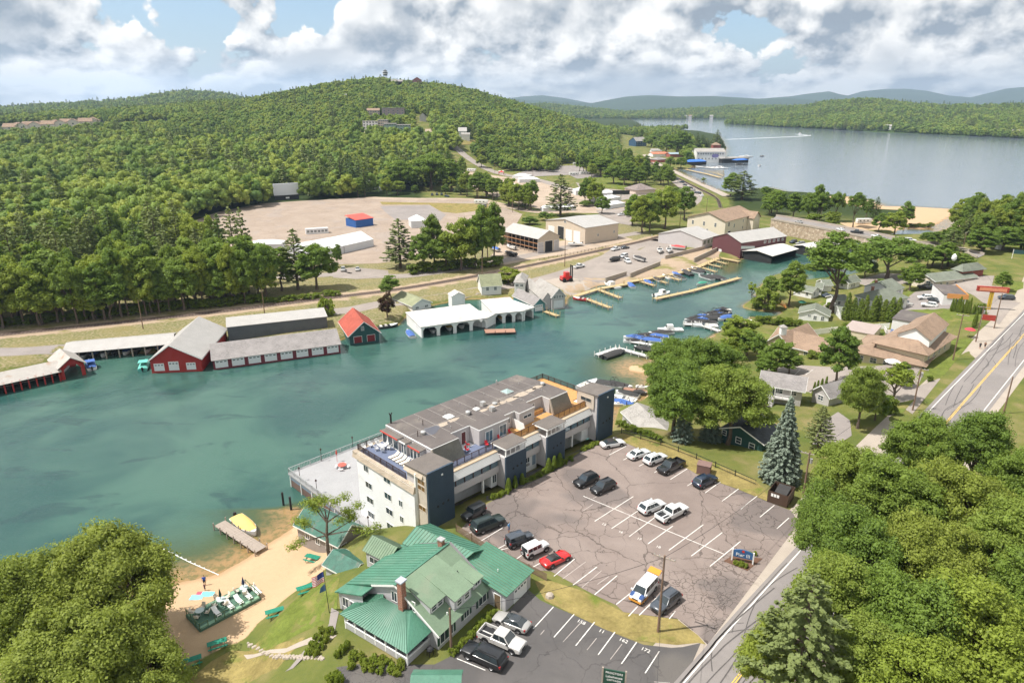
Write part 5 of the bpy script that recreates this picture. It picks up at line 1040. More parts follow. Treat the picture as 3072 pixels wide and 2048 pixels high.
for x_,y_ in((-2.5,35),(-2.5,29),(-2.4,13),(-2.4,9.5),(4,38.6),(11,38.6)):q_=MB();q_.tube((x_,y_,DZ),(x_,y_,DZ+2.4),.05,n=6);q_.lathe([(.16,2.4),(.2,2.5),(.08,2.75),(0,2.8)],8,(x_,y_,DZ));q_.obj('lamp_post',m_brown,DK)
# terrace furniture
def local(o,x_,y_,z_):a_=rad(45);return Vector((BA.x+x_*S2-y_*S2,BA.y+x_*S2+y_*S2,BA.z+z_))
m_plast=M('white_plastic',(.8,.79,.76),.4,.03,2);m_cush=M('cream_cushion',(.74,.66,.55),.9,.08,3);m_redp=M('red_cushion',(.52,.02,.03),.7,.15,3)
def chair(name,label,loc,rz,seat,frame,group):
 o=root(name,label,'chair',loc,rz,group);q_=MB();q_.box(-.26,.26,-.26,.26,.38,.46);q_.obj('seat',seat,o);q_=MB();q_.slab([(-.26,.22,.46),(.26,.22,.46),(.24,.38,1.0),(-.24,.38,1.0)],.06);q_.obj('backrest',seat,o)
 for x_,y_ in((-.23,-.23),(.23,-.23),(-.23,.23),(.23,.23)):q_=MB();q_.box(x_-.025,x_+.025,y_-.025,y_+.025,0,.39);q_.obj('leg',frame,o)
 for x_ in(-.27,.27):q_=MB();q_.box(x_-.03,x_+.03,-.25,.25,.62,.66);q_.obj('armrest',frame,o)
 return o
def lounger(label,loc,rz,mat,frame,group):
 o=root('sun_lounger',label,'sun lounger',loc,rz,group);q_=MB();q_.box(-.32,.32,-1.0,.35,.28,.36);q_.obj('seat',mat,o);q_=MB();q_.slab([(-.32,.35,.36),(.32,.35,.36),(.32,.9,.75),(-.32,.9,.75)],.07);q_.obj('backrest',mat,o)
 for x_,y_ in((-.28,-.9),(.28,-.9),(-.28,.3),(.28,.3)):q_=MB();q_.box(x_-.03,x_+.03,y_-.03,y_+.03,0,.29);q_.obj('leg',frame,o)
 return o
def rtable(label,loc,r,mat,h=.72,umb=None):
 o=root('round_table',label,'table',loc);q_=MB();q_.lathe([(0,h-.04),(r,h-.04),(r,h),(0,h)],16);q_.obj('table_top',mat,o)
 for i in range(4):a_=i*math.pi/2+.6;q_=MB();q_.tube((math.cos(a_)*r*.75,math.sin(a_)*r*.75,0),(math.cos(a_)*r*.5,math.sin(a_)*r*.5,h-.04),.03,n=5);q_.obj('leg',mat,o)
 return o
rtable('round white table on the blue roof terrace',local(BL,3.0,15.6,6.5),.62,m_plast)
for i in range(5):a_=i*1.256+.3;chair('patio_chair','white patio chair around the roof terrace table',local(BL,3.0+math.cos(a_)*1.05,15.6+math.sin(a_)*1.05,6.5),rad(45)+a_-math.pi/2,m_plast,m_plast,'chairs at the roof table')
for i in range(3):chair('patio_chair','white patio chair lined up by the terrace rail',local(BL,.7+i*1.3,17.6,6.5),rad(45),m_plast,m_plast,'chairs by the terrace rail')
for i in range(5):lounger('cream sun lounger in the row on the roof terrace',local(BL,2.7,8.2+i*.95,6.5),rad(45)-math.pi/2,m_cush,m_plast,'loungers on the roof terrace')
for i,(x_,y_)in enumerate(((12.2,5.2),(13.4,6.4),(15.6,4.2),(18.6,4.2),(21.3,4.4))):chair('red_armchair',('red armchair in the terrace recess','red armchair at the back of the terrace recess','red armchair beside the first sliding door','red armchair between the two sliding doors','red armchair by the lattice screen')[i],local(BL,x_,y_,6.52),rad(45)+(.4,1.2,-.3,.2,.1)[i],m_redp,m_brown,'red terrace armchairs')
q_=root('picnic_table','red-topped octagonal table on the white deck','table',local(DK,5.4,33.5,DZ));w_=MB();w_.lathe([(0,.68),(.85,.68),(.85,.76),(0,.76)],8);w_.obj('table_top',M('faded_red',(.55,.12,.09),.7,.2,2),q_)
for i in range(4):w_=MB();a_=i*math.pi/2;c_,s_=math.cos(a_),math.sin(a_);w_.prism([(c_*1.3-s_*.45,s_*1.3+c_*.45),(c_*1.3+s_*.45,s_*1.3-c_*.45),(c_*1.0+s_*.45,s_*1.0-c_*.45),(c_*1.0-s_*.45,s_*1.0+c_*.45)],.4,.46);w_.obj('bench',m_plast,q_);w_=MB();w_.beam((0,0,.4),(c_*1.15,s_*1.15,.38),.06,.06);w_.obj('support',m_galv,q_)
w_=MB();w_.tube((0,0,0),(0,0,.7),.08,n=6);w_.obj('pedestal',m_galv,q_)
q_=MB();q_.tube((0,0,0),(0,0,2.6),.04,n=6);q_.lathe([(.0,1.5),(.12,1.55),(.18,1.9),(.05,2.5),(0,2.6)],8);tag(q_.obj('folded_parasol',m_redaw),'folded red parasol standing on the white deck','parasol').location=local(DK,6.0,36.3,DZ)
# == the green-roofed lakehouse
m_green=M('green_metal_roof',(.075,.20,.135),.5,.22,.5,spec=.4,stain=(.12,.225,.16));m_greenf=M('green_faded_roof',(.18,.25,.165),.8,.15,.5,stain=(.215,.26,.18));m_greend=M('green_weathered_roof',(.035,.12,.085),.6,.4,1.2,stain=(.12,.14,.11));m_seam=M('green_seam',(.075,.19,.125),.45,.1,1);m_seamf=M('green_seam_faded',(.12,.19,.115),.6,.1,1)
m_hgrey=siding('house_grey_boards',(.47,.46,.465),.28,'XY',.06,.7,.5);m_hgreyz=siding('house_grey_clapboard',(.52,.51,.52),.16,'Z',.05)
HA=Vector((-8.28,62.82,LOT))
PH=root('green_roofed_house','grey lakehouse with green metal roofs, brick chimney and screened porch','house',HA,rad(55))
def slope(quad,mat,th=.14,ribs=.45,seam=None,name='roof',par=None):
 """roof plane from eave pair to ridge pair, with standing seams"""
 q_=MB();q_.slab(quad,th);r_=q_.obj(name,mat,par or PH)
 if ribs:
  e0,e1,r1,r0=[Vector(a_)for a_ in(quad if len(quad)==4 else(quad[0],quad[1],quad[2],quad[2]))];n=max(2,int((e1-e0).length/ribs));s=MB();nn_=(e1-e0).cross(r0-e0).normalized();nn_=nn_ if nn_.z>0 else-nn_
  for i in range(n+1):
   a_=e0.lerp(e1,i/n);b_=r0.lerp(r1,i/n)
   if(a_-b_).length>.2:s.beam(a_+nn_*.02,b_+nn_*.02,.05,.07)
  s.obj('seams',seam or m_seam,r_,kind='stuff')
 return r_
 # walls
mb=MB();mb.add([(0,.3,-1),(0,.3,2.7),(0,6.5,6.4),(0,11,4.4),(0,14.8,2.7),(0,14.8,-3)],[(0,1,2,3,4,5)]);mb.add([(0,.3,-1),(10,.3,-1),(10,.3,2.7),(0,.3,2.7)],[(0,1,2,3)]);mb.add([(10,.3,-1),(10,.3,2.7),(10,6.5,6.4),(10,14.8,2.7),(10,14.8,-3)],[(4,3,2,1,0)]);mb.add([(0,14.8,-3),(10,14.8,-3),(10,14.8,2.7),(0,14.8,2.7)],[(3,2,1,0)]);mb.obj('wall',m_hgrey,PH)
slope([(-.35,-.15,2.45),(10.2,-.15,2.45),(9.7,1.9,3.72),(-.35,1.9,3.72)],m_greenf,seam=m_seamf,ribs=0)
slope([(-.35,1.9,3.72),(9.7,1.9,3.72),(9.5,6.5,6.5),(-.35,6.5,6.5)],m_greenf,ribs=0)
slope([(-.35,6.5,6.5),(9.5,6.5,6.5),(9.5,15.2,2.65),(-.35,15.2,2.65)][::-1],m_green,ribs=.6)
mb=MB();mb.beam((-.4,6.5,6.53),(9.55,6.5,6.53),.3,.1);mb.obj('ridge_cap',m_green,PH)
# left wing that reaches toward the beach
mb=MB();mb.box(-1.8,2.8,10.6,15.0,-3,2.6);mb.obj('wall',m_hgreyz,PH);slope([(-2.1,15.4,2.55),(3.2,15.4,2.55),(3.2,10.4,4.35),(-2.1,10.4,4.35)],m_green,ribs=0);mb=MB();mb.add([(-1.8,10.6,2.6),(-1.8,15,2.6),(-1.8,10.6,4.2)],[(0,1,2)]);mb.obj('wall',m_hgreyz,PH)
for s in(1.2,2.6,3.8):window(PH,(-1.8,15),(0,-1),(-1,0),s,1.5,1.0,1.3)
for s in(.6,1.9):window(PH,(2.8,15),(-1,0),(0,1),s,1.4,1.,1.2)
# dormers on the lot side
for x0,x1,ye,zt in((.7,3.1,2.0,5.0),(3.4,6.6,.6,4.7)):
 zb=2.45+(ye+.15)*.62;yb=5.4
 mb=MB();mb.add([(x0,ye,zb-.2),(x1,ye,zb-.2),(x1,ye,zt-.15),(x0,ye,zt-.15),(x0,yb,zt+.55),(x1,yb,zt+.55)],[(0,1,2,3)]);mb.add([(x0,ye,zb-.2),(x0,ye,zt-.15),(x0,yb,zt+.7),(x0,yb,5.8)],[(0,1,2,3)]);mb.add([(x1,ye,zb-.2),(x1,ye,zt-.15),(x1,yb,zt+.7),(x1,yb,5.8)],[(0,1,2,3)]);dm=mb.obj('dormer',m_hgreyz,PH)
 slope([(x0-.2,ye-.3,zt-.1),(x1+.2,ye-.3,zt-.1),(x1+.2,6.3,6.5),(x0-.2,6.3,6.5)],m_greenf,.1,0,name='dormer_roof');
 for i in range(2):window(PH,(x0,ye),(1,0),(0,-1),(x1-x0)*(.28+.45*i),(zb+zt)/2-.1,.8,.75,None,None,'h')
mb=MB();mb.box(7.4,9.0,.9,3.4,3.2,4.4);mb.obj('dormer',m_hgreyz,PH);window(PH,(7.4,.9),(1,0),(0,-1),.8,3.85,.9,.6)
slope([(7.2,.6,4.35),(9.2,.6,4.35),(9.2,4.4,5.2),(7.2,4.4,5.2)],m_greenf,.1,0,name='dormer_roof')
for s,z_,w_,h_ in((1.1,1.35,1.5,1.5),(2.3,1.35,.6,1.4),(5.2,1.5,.9,.9),(8.4,1.5,1.5,1.3)):
 window(PH,(0,.3),(1,0),(0,-1),s,z_,w_,h_)
 for d_ in(-1,1):q_=MB();q_.box(s+d_*(w_/2+.3)-.2,s+d_*(w_/2+.3)+.2,.24,.3,z_-h_/2,z_+h_/2);q_.obj('shutter',M('dark_green_shutter',(.03,.07,.05),.6,.1,2),PH)
for y_,z_ in((4.1,4.4),(7.0,4.4)):window(PH,(0,0),(0,1),(-1,0),y_,z_,.8,1.3)
mb=MB()
for a_,b_ in(((-.38,-.2,2.3),(-.38,1.9,3.6)),((-.38,1.9,3.6),(-.38,6.5,6.4)),((-.38,6.5,6.4),(-.38,10.5,4.6))):mb.beam(a_,b_,.05,.26)
mb.obj('bargeboard',m_trim,PH)
mb=MB();mb.box(-.85,-.1,4.9,5.6,-.5,7.7);mb.obj('chimney',brickmat(),PH);mb=MB();mb.box(-.98,.03,4.77,5.73,7.7,7.9);mb.obj('chimney_cap',M('lead_grey',(.42,.44,.5),.6,.1,2),PH)
mb=MB();mb.box(8.6,9.2,6.9,7.6,5,7.1);mb.obj('chimney',brickmat(),PH);mb=MB();mb.box(8.5,9.3,6.8,7.7,7.1,7.25);mb.obj('chimney_cap',m_galv,PH)
mb=MB();mb.tube((7.2,3.2,4.4),(7.2,3.2,5.2),.07,n=6);mb.obj('vent_pipe',m_dark,PH);mb=MB();mb.tube((2.4,.9,2.9),(2.4,.9,3.4),.09,n=6);mb.obj('vent_pipe',m_plast,PH)
# screened porch
slope([(-4.2,1.2,2.25),(-4.2,12.2,2.25),(-.5,8.4,3.9),(-.5,4.8,3.9)],m_green,.12,.38);slope([(-4.2,1.2,2.25),(-.1,1.2,2.3),(-.1,4.3,3.88),(-.5,4.8,3.9)],m_green,.12,.38);slope([(-.1,12.2,2.3),(-4.2,12.2,2.25),(-.5,8.4,3.9),(-.1,8.8,3.88)],m_green,.12,.38)
mb=MB();mb.box(-3.8,0,1.6,11.8,.1,.25);mb.box(-3.8,-3.68,1.6,11.8,.25,.95);mb.box(-3.8,0,1.6,1.72,.25,.95);mb.box(-3.8,0,11.7,11.82,.25,.95);po=mb.obj('porch_floor',m_hgreyz,PH)
mb=MB();mb.box(-3.75,-3.7,1.7,11.7,-3,.1);mb.box(-3.7,0,1.7,1.75,-2,.1);mb.obj('porch_lattice',siding('grey_lattice',(.40,.40,.41),.12,'XY',.1,.8,1.0),PH)
for i in range(7):q_=MB();y_=1.66+i*(10.1/6);q_.box(-3.82,-3.66,y_-.08,y_+.08,-2.5 if i in(0,6)else .25,2.3);q_.obj('porch_post',m_trim,PH)
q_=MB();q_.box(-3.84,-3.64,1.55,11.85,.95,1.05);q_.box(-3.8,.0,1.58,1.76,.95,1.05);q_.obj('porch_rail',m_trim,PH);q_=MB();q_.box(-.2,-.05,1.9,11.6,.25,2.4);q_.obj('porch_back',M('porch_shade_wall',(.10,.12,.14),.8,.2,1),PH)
for i in range(5):chair('porch_chair','white chair behind the screened porch rail',PH.matrix_world@Vector((0,0,0))if False else(HA.x+math.cos(rad(55))*-2.6-math.sin(rad(55))*(2.8+i*1.9),HA.y+math.sin(rad(55))*-2.6+math.cos(rad(55))*(2.8+i*1.9),LOT+.25),rad(55)-1.4+.3*i,m_plast,m_plast,'chairs on the porch')
# garage wing
mb=MB();mb.add([(9.6,-2.4,-.4),(15.2,-2.4,-.4),(15.2,-2.4,2.7),(9.6,-2.4,2.7)],[(0,1,2,3)]);mb.add([(9.6,-2.4,-.4),(9.6,-2.4,2.7),(9.6,3,3.4),(9.6,3,-.4)],[(0,1,2,3)]);mb.add([(15.2,-2.4,-.4),(15.2,4.8,-.4),(15.2,4.8,3.7),(15.2,-2.4,2.7)],[(0,1,2,3)]);mb.add([(9.6,4.8,-.4),(15.2,4.8,-.4),(15.2,4.8,3.7),(9.6,4.8,3.7)],[(0,1,2,3)]);mb.obj('garage_wall',m_hgrey,PH)
slope([(9.3,-2.8,2.65),(15.5,-2.8,2.65),(15.5,5.0,3.85),(9.3,5.0,3.85)],m_green,.14,.42,m_seamf)
door(PH,(9.6,-2.4),(1,0),(0,-1),3.2,0,2.7,2.1,m_white,panes=4,name='garage_door');door(PH,(9.6,3),(0,-1),(-1,0),4.2,0,.95,2.05,M('brown_door',(.17,.12,.07),.5,.2,2))
mb=MB();mb.tube((12,.5,3.1),(12,.5,3.6),.06,n=6);mb.obj('vent_pipe',m_plast,PH)
# rear wings
mb=MB();mb.box(9.4,14.4,4.9,14,-2,3.4);mb.obj('rear_wall',m_hgreyz,PH);slope([(14.8,4.3,3.4),(14.8,14.4,3.4),(11.9,14.4,4.6),(11.9,4.3,4.6)],m_green,.12,.5);slope([(9,14.4,3.5),(9,5.2,3.5),(11.9,4.3,4.6),(11.9,14.4,4.6)],m_green,.12,.5,m_seamf)
mb=MB();mb.box(6.2,9.6,14.7,18.6,-3.5,2.4);mb.obj('rear_wall',m_hgreyz,PH);slope([(5.9,19,2.3),(5.9,14.2,2.3),(7.9,14.2,3.6),(7.9,19,3.6)],m_greenf,.12,.4,m_seamf);slope([(9.9,14.2,2.3),(9.9,19,2.3),(7.9,19,3.6),(7.9,14.2,3.6)],m_greenf,.12,.4,m_seamf);window(PH,(6.2,18.6),(0,-1),(-1,0),1.5,1.2,1.6,.9)
ca,sa=math.cos(rad(55)),math.sin(rad(55))
def hl(x_,y_,z_):return Vector((HA.x+x_*ca-y_*sa,HA.y+x_*sa+y_*ca,z_))
house('garden_shed','weathered green-roofed shed between lakehouse and beach cottage','shed',hl(4.4,20.3,3.6),hl(8.2,20.3,3.6),5,2.8,1.1,'gv',m_hgrey,m_greend,.35,wins='f .3 2.0 .9 .9',doors=[('l',.8,.2,.9,1.9,m_white)],sink=1.5,fascia=m_trim)
aa,bb=P('Y',505,890,1.6),P('Y',728,735,1.6)
house('beach_cottage','grey beach cottage with mossy green metal roof beside the leaning tree','cottage',aa,bb,9.5,3.0,2.0,'gv',siding('weathered_grey_boards',(.30,.265,.24),.22,'XY',.12,.9,.6),m_greend,.45,wins='f .2 1.6 .9 1.2, l .25 1.6 .9 1.3, l .5 1.6 .9 1.3, l .75 1.6 .9 1.3',doors=[('l',.92,.2,.9,2.,m_glass)],sink=1.,fascia=m_trim,mull='v')
# the leaning tree over the cottage
b_=PG('Y',420,905);h=9.5;o=root('leaning_tree','leaning thin-crowned tree in front of the beach cottage','tree',b_);mb=MB();pts_=[Vector((0,0,-.3)),Vector((-.25,.3,2)),Vector((-.35,.8,4)),Vector((-.2,1.0,6)),Vector((-.5,1.6,8))]
for a_,c_,r0,r1 in zip(pts_,pts_[1:],(.32,.26,.22,.16),(.26,.22,.16,.08)):mb.tube(a_,c_,r0,r1,8,cap=False)
ends=[(-2.5,2.2,8.2),(-3.6,.5,6.4),(2.2,2.6,7.2),(3.6,2,6.0),(.5,2.4,9.2),(-1.5,1.5,9.0),(-4.6,-.5,3.4),(4.6,1.6,4.6)]
for e in ends:mb.tube(pts_[2]if e[2]<7 else pts_[3],e,.13,.03,5,cap=False)
mb.obj('trunk',m_bark,o,smooth=True);rs=np.random.RandomState(4);cs=np.concatenate([np.array(e)+rs.randn(3 if e[2]>4 else 2,3)*(.8,.8,.35)for e in ends]);n=240;ci=np.repeat(np.arange(len(cs)),n);kd=unit(rs.randn(len(ci),3));pt=cs[ci]+kd*rs.uniform(.2,1.15,(len(ci),1))*np.array([1.1,1.1,.6]);v,f=cards(pt,unit(kd+np.array([0,0,.8])+rs.randn(len(ci),3)*.5),.13,rs);link('crown',npmesh('crown',v,f,LM['yleaf']),o)
# == the forest mass, kept off the hill houses
FPa=np.array(FP,'f');faz=np.arctan2(FPa[:,0],FPa[:,1]);frr=np.hypot(FPa[:,0],FPa[:,1]);ok=np.ones(len(FPa),bool)
for o in COL.objects:
 if o.type=='EMPTY' and o.get('category')in('building','house','condominium','tower','screen')and math.hypot(o.location.x,o.location.y)>430:
  r_=math.hypot(o.location.x,o.location.y);az_=math.atan2(o.location.x+10,o.location.y);ok&=~((np.abs(faz-az_)*r_<(20 if r_<1300 else 30))&(frr>r_-(75 if r_>600 else 12))&(frr<r_+24))
FPa=FPa[ok];FS=np.array(FS,'f')[ok];FI=np.array(FI,'i')[ok];FP=FPa
fme=bpy.data.meshes.new('forest');fme.vertices.add(len(FP));fme.vertices.foreach_set('co',np.array(FP,'f').ravel());fme.update()
a_=fme.attributes.new('scl','FLOAT_VECTOR','POINT');a_.data.foreach_set('vector',np.array(FS,'f').ravel())
a_=fme.attributes.new('kind_i','INT','POINT');a_.data.foreach_set('value',np.array(FI,'i'))
a_=fme.attributes.new('turn','FLOAT','POINT');a_.data.foreach_set('value',rsf.uniform(0,6.28,len(FP)).astype('f'))
fo=link('forest',fme,kind='stuff')
ng=bpy.data.node_groups.new('forest','GeometryNodeTree');ng.interface.new_socket('Geometry',in_out='INPUT',socket_type='NodeSocketGeometry');ng.interface.new_socket('Geometry',in_out='OUTPUT',socket_type='NodeSocketGeometry')
gi=ng.nodes.new('NodeGroupInput');go=ng.nodes.new('NodeGroupOutput');ip=ng.nodes.new('GeometryNodeInstanceOnPoints');ci=ng.nodes.new('GeometryNodeCollectionInfo')
ci.inputs['Collection'].default_value=pcol;ci.inputs['Separate Children'].default_value=True;ci.inputs['Reset Children'].default_value=True;ip.inputs['Pick Instance'].default_value=True
def nattr(n,t):q_=ng.nodes.new('GeometryNodeInputNamedAttribute');q_.data_type=t;q_.inputs['Name'].default_value=n;return q_.outputs['Attribute']
cx=ng.nodes.new('ShaderNodeCombineXYZ');ng.links.new(nattr('turn','FLOAT'),cx.inputs[2])
er=ng.nodes.new('FunctionNodeEulerToRotation');ng.links.new(cx.outputs[0],er.inputs[0])
ng.links.new(gi.outputs[0],ip.inputs['Points']);ng.links.new(ci.outputs[0],ip.inputs['Instance']);ng.links.new(nattr('kind_i','INT'),ip.inputs['Instance Index']);ng.links.new(er.outputs[0],ip.inputs['Rotation']);ng.links.new(nattr('scl','FLOAT_VECTOR'),ip.inputs['Scale']);ng.links.new(ip.outputs[0],go.inputs[0])
md=fo.modifiers.new('forest','NODES');md.node_group=ng
# == boathouses and town
m_barn=siding('barn_red_boards',(.36,.035,.03),.3,'XY',.12,.75,.5);m_maroon=siding('maroon_boards',(.17,.035,.045),.3,'XY',.12,.75,.5);m_wdoor=M('white_door',(.72,.72,.72),.5,.05,1);m_rgrey=shingle('grey_shingle',(.25,.23,.22),.18);m_rpale=shingle('pale_shingle',(.32,.30,.275),.18);m_rtan=shingle('tan_shingle',(.27,.19,.135),.15);m_rgreen=shingle('grey_green_shingle',(.175,.19,.15),.15);m_rolive=shingle('olive_shingle',(.25,.26,.16),.2);m_rred=shingle('red_shingle',(.34,.085,.06),.12);m_wroof=M('white_roof',(.60,.575,.53),.6,.08,.4,stain=(.52,.44,.37));m_metal=M('pale_metal_roof',(.40,.38,.355),.5,.12,.4,spec=.4);m_rust=M('stained_metal_roof',(.40,.37,.335),.6,.15,.5,stain=(.33,.21,.13))
m_tan=siding('tan_metal_wall',(.56,.47,.37),.5,'XY',.06,.6,.4);m_cream=siding('cream_clapboard',(.70,.62,.50),.2,'Z',.04);m_whcl=siding('white_clapboard',(.76,.75,.73),.2,'Z',.04);m_teal=siding('teal_clapboard',(.10,.26,.27),.2,'Z',.1);m_dgreen=siding('dark_green_clapboard',(.02,.065,.06),.2,'Z',.12);m_slateg=siding('slate_metal_wall',(.11,.12,.13),.6,'XY',.15,.6,.5);m_brickr=siding('brick_red_boards',(.33,.10,.075),.25,'XY',.1,.8,.4);m_mar2=siding('maroon_clapboard',(.13,.05,.055),.25,'Z',.12)
m_timber=M('dock_timber',(.47,.36,.19),.85,.2,2,stain=(.38,.30,.18));m_oldwood=M('weathered_timber',(.36,.30,.25),.9,.25,2.5)
def W0(t,x_,y_):return P(t,x_,y_,0.3)
def L1(t,x_,y_):return PG(t,x_,y_)
def posts(o,L_,h,n,mat,z0=-1.5,y_=0.0,w_=.16):
 for i in range(n+1):q_=MB();x_=.1+(L_-.2)*i/n;q_.box(x_-w_,x_+w_,y_-w_,y_+w_,z0,h);q_.obj('post',mat,o)
def slipfloor(o,L_,W_):q_=MB();q_.box(.2,L_-.2,W_*.5,W_-.2,.05,.25);q_.obj('slip_walkway',m_oldwood,o)
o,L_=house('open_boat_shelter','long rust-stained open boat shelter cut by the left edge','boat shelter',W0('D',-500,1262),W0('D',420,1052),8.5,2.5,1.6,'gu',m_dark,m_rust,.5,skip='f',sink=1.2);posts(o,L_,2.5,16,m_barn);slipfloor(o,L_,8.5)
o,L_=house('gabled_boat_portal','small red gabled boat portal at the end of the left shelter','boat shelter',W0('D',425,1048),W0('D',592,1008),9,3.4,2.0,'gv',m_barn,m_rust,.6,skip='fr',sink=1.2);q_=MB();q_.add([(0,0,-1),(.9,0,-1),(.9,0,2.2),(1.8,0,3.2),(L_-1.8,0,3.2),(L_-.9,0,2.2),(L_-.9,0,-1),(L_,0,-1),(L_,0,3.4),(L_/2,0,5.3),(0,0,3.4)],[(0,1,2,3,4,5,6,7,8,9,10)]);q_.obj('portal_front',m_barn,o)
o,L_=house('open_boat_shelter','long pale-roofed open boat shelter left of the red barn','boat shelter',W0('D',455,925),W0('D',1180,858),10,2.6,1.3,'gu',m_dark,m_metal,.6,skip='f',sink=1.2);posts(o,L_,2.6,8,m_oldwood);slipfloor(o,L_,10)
o,L_=house('red_boat_barn','red gabled boat barn with three white doors on the water','boathouse',W0('D',1045,1000),W0('D',1392,985),25,3.6,3.9,'gv',m_barn,m_metal,.45,rp=.43,doors=[('f',.16,.3,2.4,2.0,m_wdoor,3),('f',.45,.3,2.4,2.4,m_wdoor,3),('f',.79,.3,2.2,1.9,m_wdoor,3)],sink=1.2,fascia=m_trim)
o,L_=house('garage_boathouse','long grey-roofed boathouse with eight white doors between maroon piers','boathouse',W0('D',1470,978),W0('D',2342,862),8,2.6,2.6,'gu',m_maroon,m_rgrey,.35,rp=.8,doors=[('f',(i+.5)/8,.15,3.0,2.1,m_wdoor,3)for i in range(8)],sink=1.2)
house('slate_boat_shed','slate-walled shed with pale roof behind the eight-door boathouse','shed',P('D',1575,790,.6),P('D',2255,712,.6),8,4.6,.6,'shed',m_slateg,m_metal,.25,sink=1)
house('green_boathouse','dark green boathouse with coral-red roof and two maroon doors','boathouse',W0('E',62,812),W0('E',262,785),15,3.2,3.6,'gv',siding('forest_green_clapboard',(.03,.09,.09),.2,'Z',.1),m_rred,.6,wins='f .45 4.6 .7 1.1',doors=[('f',.27,.3,2.3,2.0,M('maroon_door',(.20,.02,.025),.5,.1,1)),('f',.72,.3,2.3,2.0,M('maroon_door',(.20,.02,.025),.5,.1,1))],sink=1.2,fascia=m_trim)
# white arched boathouse, three lengths
def arched(label,A_,B_,W_,h,n,rise=.5):
 o,L_=house('white_boathouse',label,'boathouse',A_,B_,W_,h,rise,'shed',m_white,m_wroof,.3,skip='f',sink=1.2);bay=L_/n
 for i in range(n):
  q_=MB();x0=i*bay;p_=.55;q_.add([(x0,0,-1.2),(x0+p_,0,-1.2),(x0+p_,0,h*.55),(x0+p_+.7,0,h*.82),(x0+bay-p_-.7,0,h*.82),(x0+bay-p_,0,h*.55),(x0+bay-p_,0,-1.2),(x0+bay,0,-1.2),(x0+bay,0,h),(x0,0,h)],[tuple(range(10))]);q_.add([(x0,.25,-1.2),(x0+p_,.25,-1.2),(x0+p_,.25,h*.55),(x0+p_+.7,.25,h*.82),(x0+bay-p_-.7,.25,h*.82),(x0+bay-p_,.25,h*.55),(x0+bay-p_,.25,-1.2),(x0+bay,.25,-1.2),(x0+bay,.25,h),(x0,.25,h)],[tuple(range(10))]);q_.obj('arch',m_white,o)
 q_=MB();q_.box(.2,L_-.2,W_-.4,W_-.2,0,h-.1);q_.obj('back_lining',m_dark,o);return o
arched('white boathouse with four arched bays and flat bright roof',W0('E',552,758),W0('E',1003,692),15,3.3,4);arched('white boathouse length with three arched bays set further back',W0('E',1050,662),W0('E',1252,642),15,3.3,3);arched('white single-bay end of the arched boathouse',W0('E',1255,640),W0('E',1322,620),14,3.4,1)
house('white_boathouse','plain white link between the two arched boathouse lengths','boathouse',W0('E',1003,690),W0('E',1052,663),14,3.2,.5,'shed',m_white,m_wroof,.3,sink=1.2);sg=root('diamond_sign','white diamond sign on the corner of the arched boathouse','sign',W0('E',962,702));q_=MB();q_.add([(0,-.3,2.3),(.6,-.3,2.9),(0,-.3,3.5),(-.6,-.3,2.9),(0,-.2,2.3),(.6,-.2,2.9),(0,-.2,3.5),(-.6,-.2,2.9)],[(0,1,2,3),(7,6,5,4),(0,4,5,1),(1,5,6,2),(2,6,7,3),(3,7,4,0)]);q_.obj('board',m_trim,sg);q_=MB();q_.tube((0,-.25,-1),(0,-.25,2.3),.06);q_.obj('post',m_brown,sg)
house('waterside_cottage','olive-roofed cottage behind the arched boathouse','cottage',L1('E',490,592),L1('E',618,575),13,3.2,1.8,'gv',m_whcl,m_rolive,.5,wins='f .25 2.0 1.2 .7, f .75 2.0 1.2 .7',fascia=m_trim)
house('rooftop_monitor','small white gabled structure rising at the back of the arched boathouse','shed',P('E',760,505,3),P('E',850,495,3),4,1.4,1.2,'gv',m_white,m_wroof,.2,sink=3)
house('gabled_cottage','tall pale green-roofed cottage with dormer behind the boathouses','cottage',L1('E',965,470),L1('E',1100,460),7,3.6,3.4,'gu',m_whcl,m_rolive,.4,wins='f .3 2.2, f .7 2.2, r .5 4.2 .8 1, l .5 4.4 .8 1',fascia=m_trim)
house('gabled_cottage','white two-storey cottage with grey hipped roof beside the dormered one','cottage',L1('E',1190,468),L1('E',1262,462),11,4.8,1.6,'hip',m_whcl,m_rpale,.4,wins='f .25 3.6 1 .7, f .7 3.6 1 .7, l .5 3.4 1 .7')
house('boat_slip_house','tall grey boathouse with four small panes over a white door','boathouse',W0('E',1448,566),W0('E',1536,556),16,4.6,2.6,'gv',m_lgrey,m_rpale,.4,wins='f .2 4.2 .7 .9, f .4 4.2 .7 .9, f .6 4.2 .7 .9, f .8 4.2 .7 .9',doors=[('f',.5,.2,3.4,2.6,m_wdoor)],sink=1.2,fascia=m_trim)
house('boat_slip_house','low boathouse with long pale roof left of the tall grey one','boathouse',W0('E',1385,565),W0('E',1448,560),22,3.6,2.2,'gv',m_lgrey,m_rpale,.3,sink=1.2)
house('teal_boathouse','low teal-gabled boathouse with white door','boathouse',W0('E',1322,588),W0('E',1400,575),14,2.8,2.0,'gv',m_teal,m_rgrey,.4,doors=[('f',.45,.2,3.0,2.1,m_wdoor,4)],sink=1.2,fascia=m_trim)
